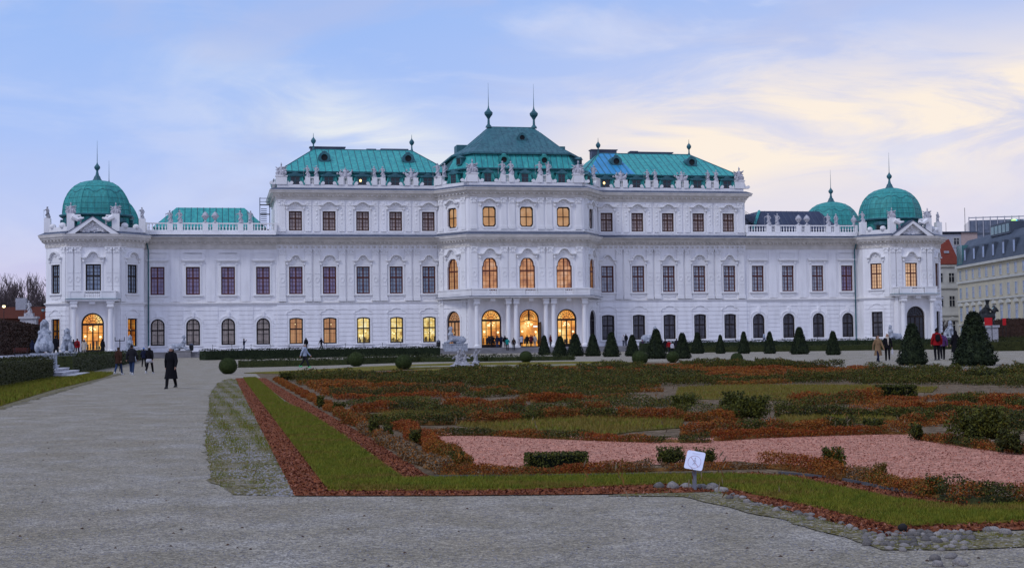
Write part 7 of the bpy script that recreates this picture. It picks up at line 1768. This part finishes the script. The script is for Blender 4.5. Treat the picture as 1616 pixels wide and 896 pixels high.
# lit sign: a green ring mark and the letters that can be read
sg = empty('lit_sign', Matrix.Translation(pA4) @ Matrix.Rotation(-.22, 4, 'Z')); tag(sg, 'lit roof sign with a green ring mark and white letters on the office block', 'sign')
wht = mat('sign_white_light', (.9, .9, .9), emit=(.85, .95, 1.0), estr=1.1); 
def ringpart(a0, a1, col, nm):
    m = MB(); n_ = 10; A = [a0 + (a1 - a0) * i / n_ for i in range(n_ + 1)]; m.ring([(12.6 + 1.25 * cos(a), 34.7 + 1.25 * sin(a)) for a in A], [(12.6 + .62 * cos(a), 34.7 + .62 * sin(a)) for a in A], -.75, -.45, closed=False); m.build(nm, mat('sign_light_' + nm, col, emit=col, estr=1.2), sg)
ringpart(radians(-60), radians(60), (.15, .75, .95), 'ring_cyan'); ringpart(radians(60), radians(190), (.45, .95, .25), 'ring_green'); ringpart(radians(190), radians(300), (.10, .85, .35), 'ring_deep_green')
cu_ = bpy.data.curves.new('t', 'FONT'); cu_.body = 'dyn'; cu_.size = 3.0; cu_.extrude = .12; cu_.space_character = 1.05; to = bpy.data.objects.new('t', cu_); COL.objects.link(to)
dg = bpy.context.evaluated_depsgraph_get(); dg.update(); tm = bpy.data.meshes.new_from_object(to.evaluated_get(dg)); bpy.data.objects.remove(to); tm.materials.clear(); tm.materials.append(wht); tm.name = 'lettering'
link('lettering', tm, sg, Matrix.Translation((14.3, -.6, 33.9)) @ Matrix.Rotation(pi / 2, 4, 'X'))
m = MB(); [m.box(x - .08, x + .08, -.45, -.3, 32.5, 35.0) for x in (12.6, 15.2, 17.6)]; m.build('bracket', M['slate'], sg)
# bronze rider on a plinth with a red poster, brown hedges, posters
p = depth_pt(1560, 190, .3); r = empty('bronze_statue', Matrix.Translation(p)); tag(r, 'dark bronze figure on a pale plinth behind the largest cone yew', 'statue')
mb = MB(); cap(mb, (-.75, 0, 3.9), (.55, 0, 4.1), .55, .50); cap(mb, (.5, 0, 4.2), (1.05, 0, 5.1), .36, .26); cap(mb, (1.0, 0, 5.15), (1.35, 0, 4.85), .24, .17); [cap(mb, (x, y, 3.8), (x + dx, y, 2.9), .17, .12) for x, y, dx in ((-.9, -.25, -.15), (-.75, .25, .15), (.5, -.25, .1), (.6, .25, .4))]; cap(mb, (-.1, 0, 4.4), (-.05, 0, 5.4), .38, .34); mb.ell((0, 0, 6.0), (.26, .26, .32), 9, 7); mb.ell((0, 0, 6.25), (.42, .36, .12), 9, 6); cap(mb, (-.1, -.35, 5.3), (.5, -.4, 4.8), .16, .13); cap(mb, (-.25, .3, 5.2), (-.75, .4, 4.6), .22, .3); cap(mb, (-1.2, 0, 4.2), (-1.6, 0, 3.3), .16, .1); link('figure', sculpt(mb, .08, 2, 'figure', M['black']), r)
m = MB(); m.box(-1.15, 1.15, -.6, .6, 0, 2.65); m.box(-1.3, 1.3, -.75, .75, 2.65, 2.95); m.build('plinth', M['statue_grey'], r)
redm = mat('red_poster', (.50, .015, .02), .6, .2, var=(.42, .012, .016))
for px, dd, w_, z0, z1, lab in ((1561, 186, 1.0, 3.2, 4.2, 'red poster hanging before the pale plinth of the bronze figure'), (1586, 225, .55, 3.5, 4.6, 'narrow red poster board at the end of the brown hedge')):
    r = empty('red_poster', Matrix.Translation(depth_pt(px, dd, 0))); tag(r, lab, 'poster'); m = MB(); m.box(-w_ / 2, w_ / 2, -.03, .03, z0, z1); m.build('panel', redm, r); m = MB(); [m.tube([(q * w_ / 2.2, .05, 0), (q * w_ / 2.2, .05, z1)], .05, 6) for q in (-1, 1)]; m.build('post', M['black'], r)
M['brownleaf'] = leafmat('brown_hornbeam_leaves', (.060, .030, .020), (.040, .022, .015)); M['browncore'] = M['yew_core']
def whedge(p0, p1, wd, h, z0, m, label, leaf=.2, dens=22): a, b = UV(p0), UV(p1); return hedge('tall_hedge', [a, b], wd, h, z0, m, label, leaf, dens)
whedge(depth_pt(1578, 232, 0), depth_pt(1660, 215, 0), 2.0, 3.6, .9, M['brownleaf'], 'tall reddish brown hedge at the right edge before the cream house')
whedge(depth_pt(-20, 172, 0), depth_pt(60, 235, 0), 2.0, 4.6, .9, M['brownleaf'], 'tall clipped brown hedge at the left edge behind the bench', .22, 20)
hedge('hedge', [UV(depth_pt(1560, 140, 0)), UV(depth_pt(1660, 140, 0))], 1.6, 1.0, .3, M['hedge'], 'low dark hedge at the right edge behind the largest cone yew', .13, 50)

# ------------------------------------------------------------------ town and trees behind, left
p = depth_pt(-25, 260, 0); r = block('brick_house', p, .12, 9.6, 9, 'low brick red house below the bare trees at the left edge', 7.5, mat('sooty_brick', (.11, .036, .024), .9, .05, var=(.08, .03, .022)), 0); m = MB(); m.v = [(-.4, -.5, 7.4), (10, -.5, 7.4), (10, 4.5, 9.6), (-.4, 4.5, 9.6), (10, 9.5, 7.4), (-.4, 9.5, 7.4)]; m.f = [(0, 1, 2, 3), (3, 2, 4, 5), (0, 3, 5), (1, 4, 2)]; m.m = [0] * 4; rf = m.build('roof', bpy.data.materials['sooty_brick'], r); m = MB(); m.box(4.8, 6.6, 3.2, 4.6, 8.5, 11.2); m.build('chimney', M['greyp'], rf); hwin(r, 3.4, 5.4, 1.6, 1.4, 'g_black')
p = depth_pt(57, 250, 0); r = block('gabled_house', p, .1, 3.4, 8, 'small red gabled house squeezed beside the lit pavilion', 6.6, M['tile']); m = MB(); m.prism([(-.3, 6.5), (3.7, 6.5), (1.7, 8.8)], -.2, 8.2); m.build('gable', M['tile'], r)
r = empty('garden_vase_wall', Matrix.Translation(depth_pt(46, 228, 0))); tag(r, 'grey stone gate pier with a small statue above the brown hedge', 'gate pier'); m = MB(); m.box(-1.3, 1.3, -.5, .5, 0, 6.6); m.box(-1.5, 1.5, -.7, .7, 6.6, 6.95); m.box(-.7, .7, -.4, .4, 6.95, 7.5); m.build('pier', M['statue'], r); k_ = link('figure', FIG[2], r, T3(0, 0, 7.5))
def bare_tree(p, h, seed, label):
    rg = random.Random(seed); r = empty('bare_tree', Matrix.Translation(p)); tag(r, label, 'tree', 'bare trees behind the left hedge'); tk = MB(); cr = MB()
    def grow(mb, a, d, L, rad, lev):
        pts = [a]; q = a.copy(); dd = d.copy(); n = 4
        for i in range(n): dd = (dd + Vector((rg.gauss(0, .13), rg.gauss(0, .13), .05 + .03 * lev))).normalized(); q = q + dd * L / n; pts.append(q.copy())
        mb.tube(pts, [rad * (1 - .55 * i / n) for i in range(n + 1)], 6 if lev < 2 else 4, cap=False)
        if lev >= 5: return
        for i in range(rg.choice([3, 3, 4]) if lev < 4 else 3):
            t = rg.uniform(.35, 1.0) if lev else rg.uniform(.5, 1.0); k0 = pts[min(n, int(t * n))]; ax = Vector((rg.gauss(0, 1), rg.gauss(0, 1), rg.uniform(.1, .9))).normalized(); nd = (dd * .72 + ax * .80).normalized(); grow(cr, k0, nd, L * rg.uniform(.60, .80), max(.019, rad * .55), lev + 1)
    grow(tk, Vector((0, 0, -.2)), Vector((rg.gauss(0, .05), 0, 1)), h * .32, h * .028, 0); bk = mat('bark', (.10, .08, .082), .9, .05, var=(.13, .105, .105)) if 'bark' not in M else M['bark']; M['bark'] = bk
    tk.build('trunk', bk, r); cr.build('crown', bk, r)
for i, (px, dd, h, lab) in enumerate(((14, 275, 13.5, 'leftmost bare tree behind the brick red house'), (34, 285, 14, 'bare tree rising behind the gate pier'), (54, 280, 13, 'bare tree closest to the lit pavilion'), (-8, 290, 13, 'bare tree cut off by the left picture edge'), (46, 310, 13, 'thin bare tree between two others at the left'), (68, 300, 11, 'small bare tree partly hidden by the lit pavilion'), (24, 330, 13, 'pale bare tree farthest back between the two left trees'), (61, 335, 12, 'pale bare tree farthest back beside the small gabled house'))): bare_tree(depth_pt(px, dd, .5), h * 1.9, 11 + i, lab)
bare_tree(depth_pt(1494, 255, .3), 9, 40, 'thin bare tree beside the unlit pavilion before the narrow house')
# far roofs and trees that close the horizon
for i, (px, dd, w_, h, m_, lab) in enumerate(((-60, 420, 60, 10, 'cream2', 'distant pale house beyond the left trees'), (1700, 330, 40, 15, 'cream', 'distant cream house beyond the right edge'))):
    r = block('distant_house', depth_pt(px, dd, 0), .05, w_, 12, lab, h, M[m_]); m = MB(); m.prism([(-.4, h - .1), (w_ + .4, h - .1), (w_ - 4, h + 4), (4, h + 4)], -.4, 12.4); m.build('roof', M['tile'], r)
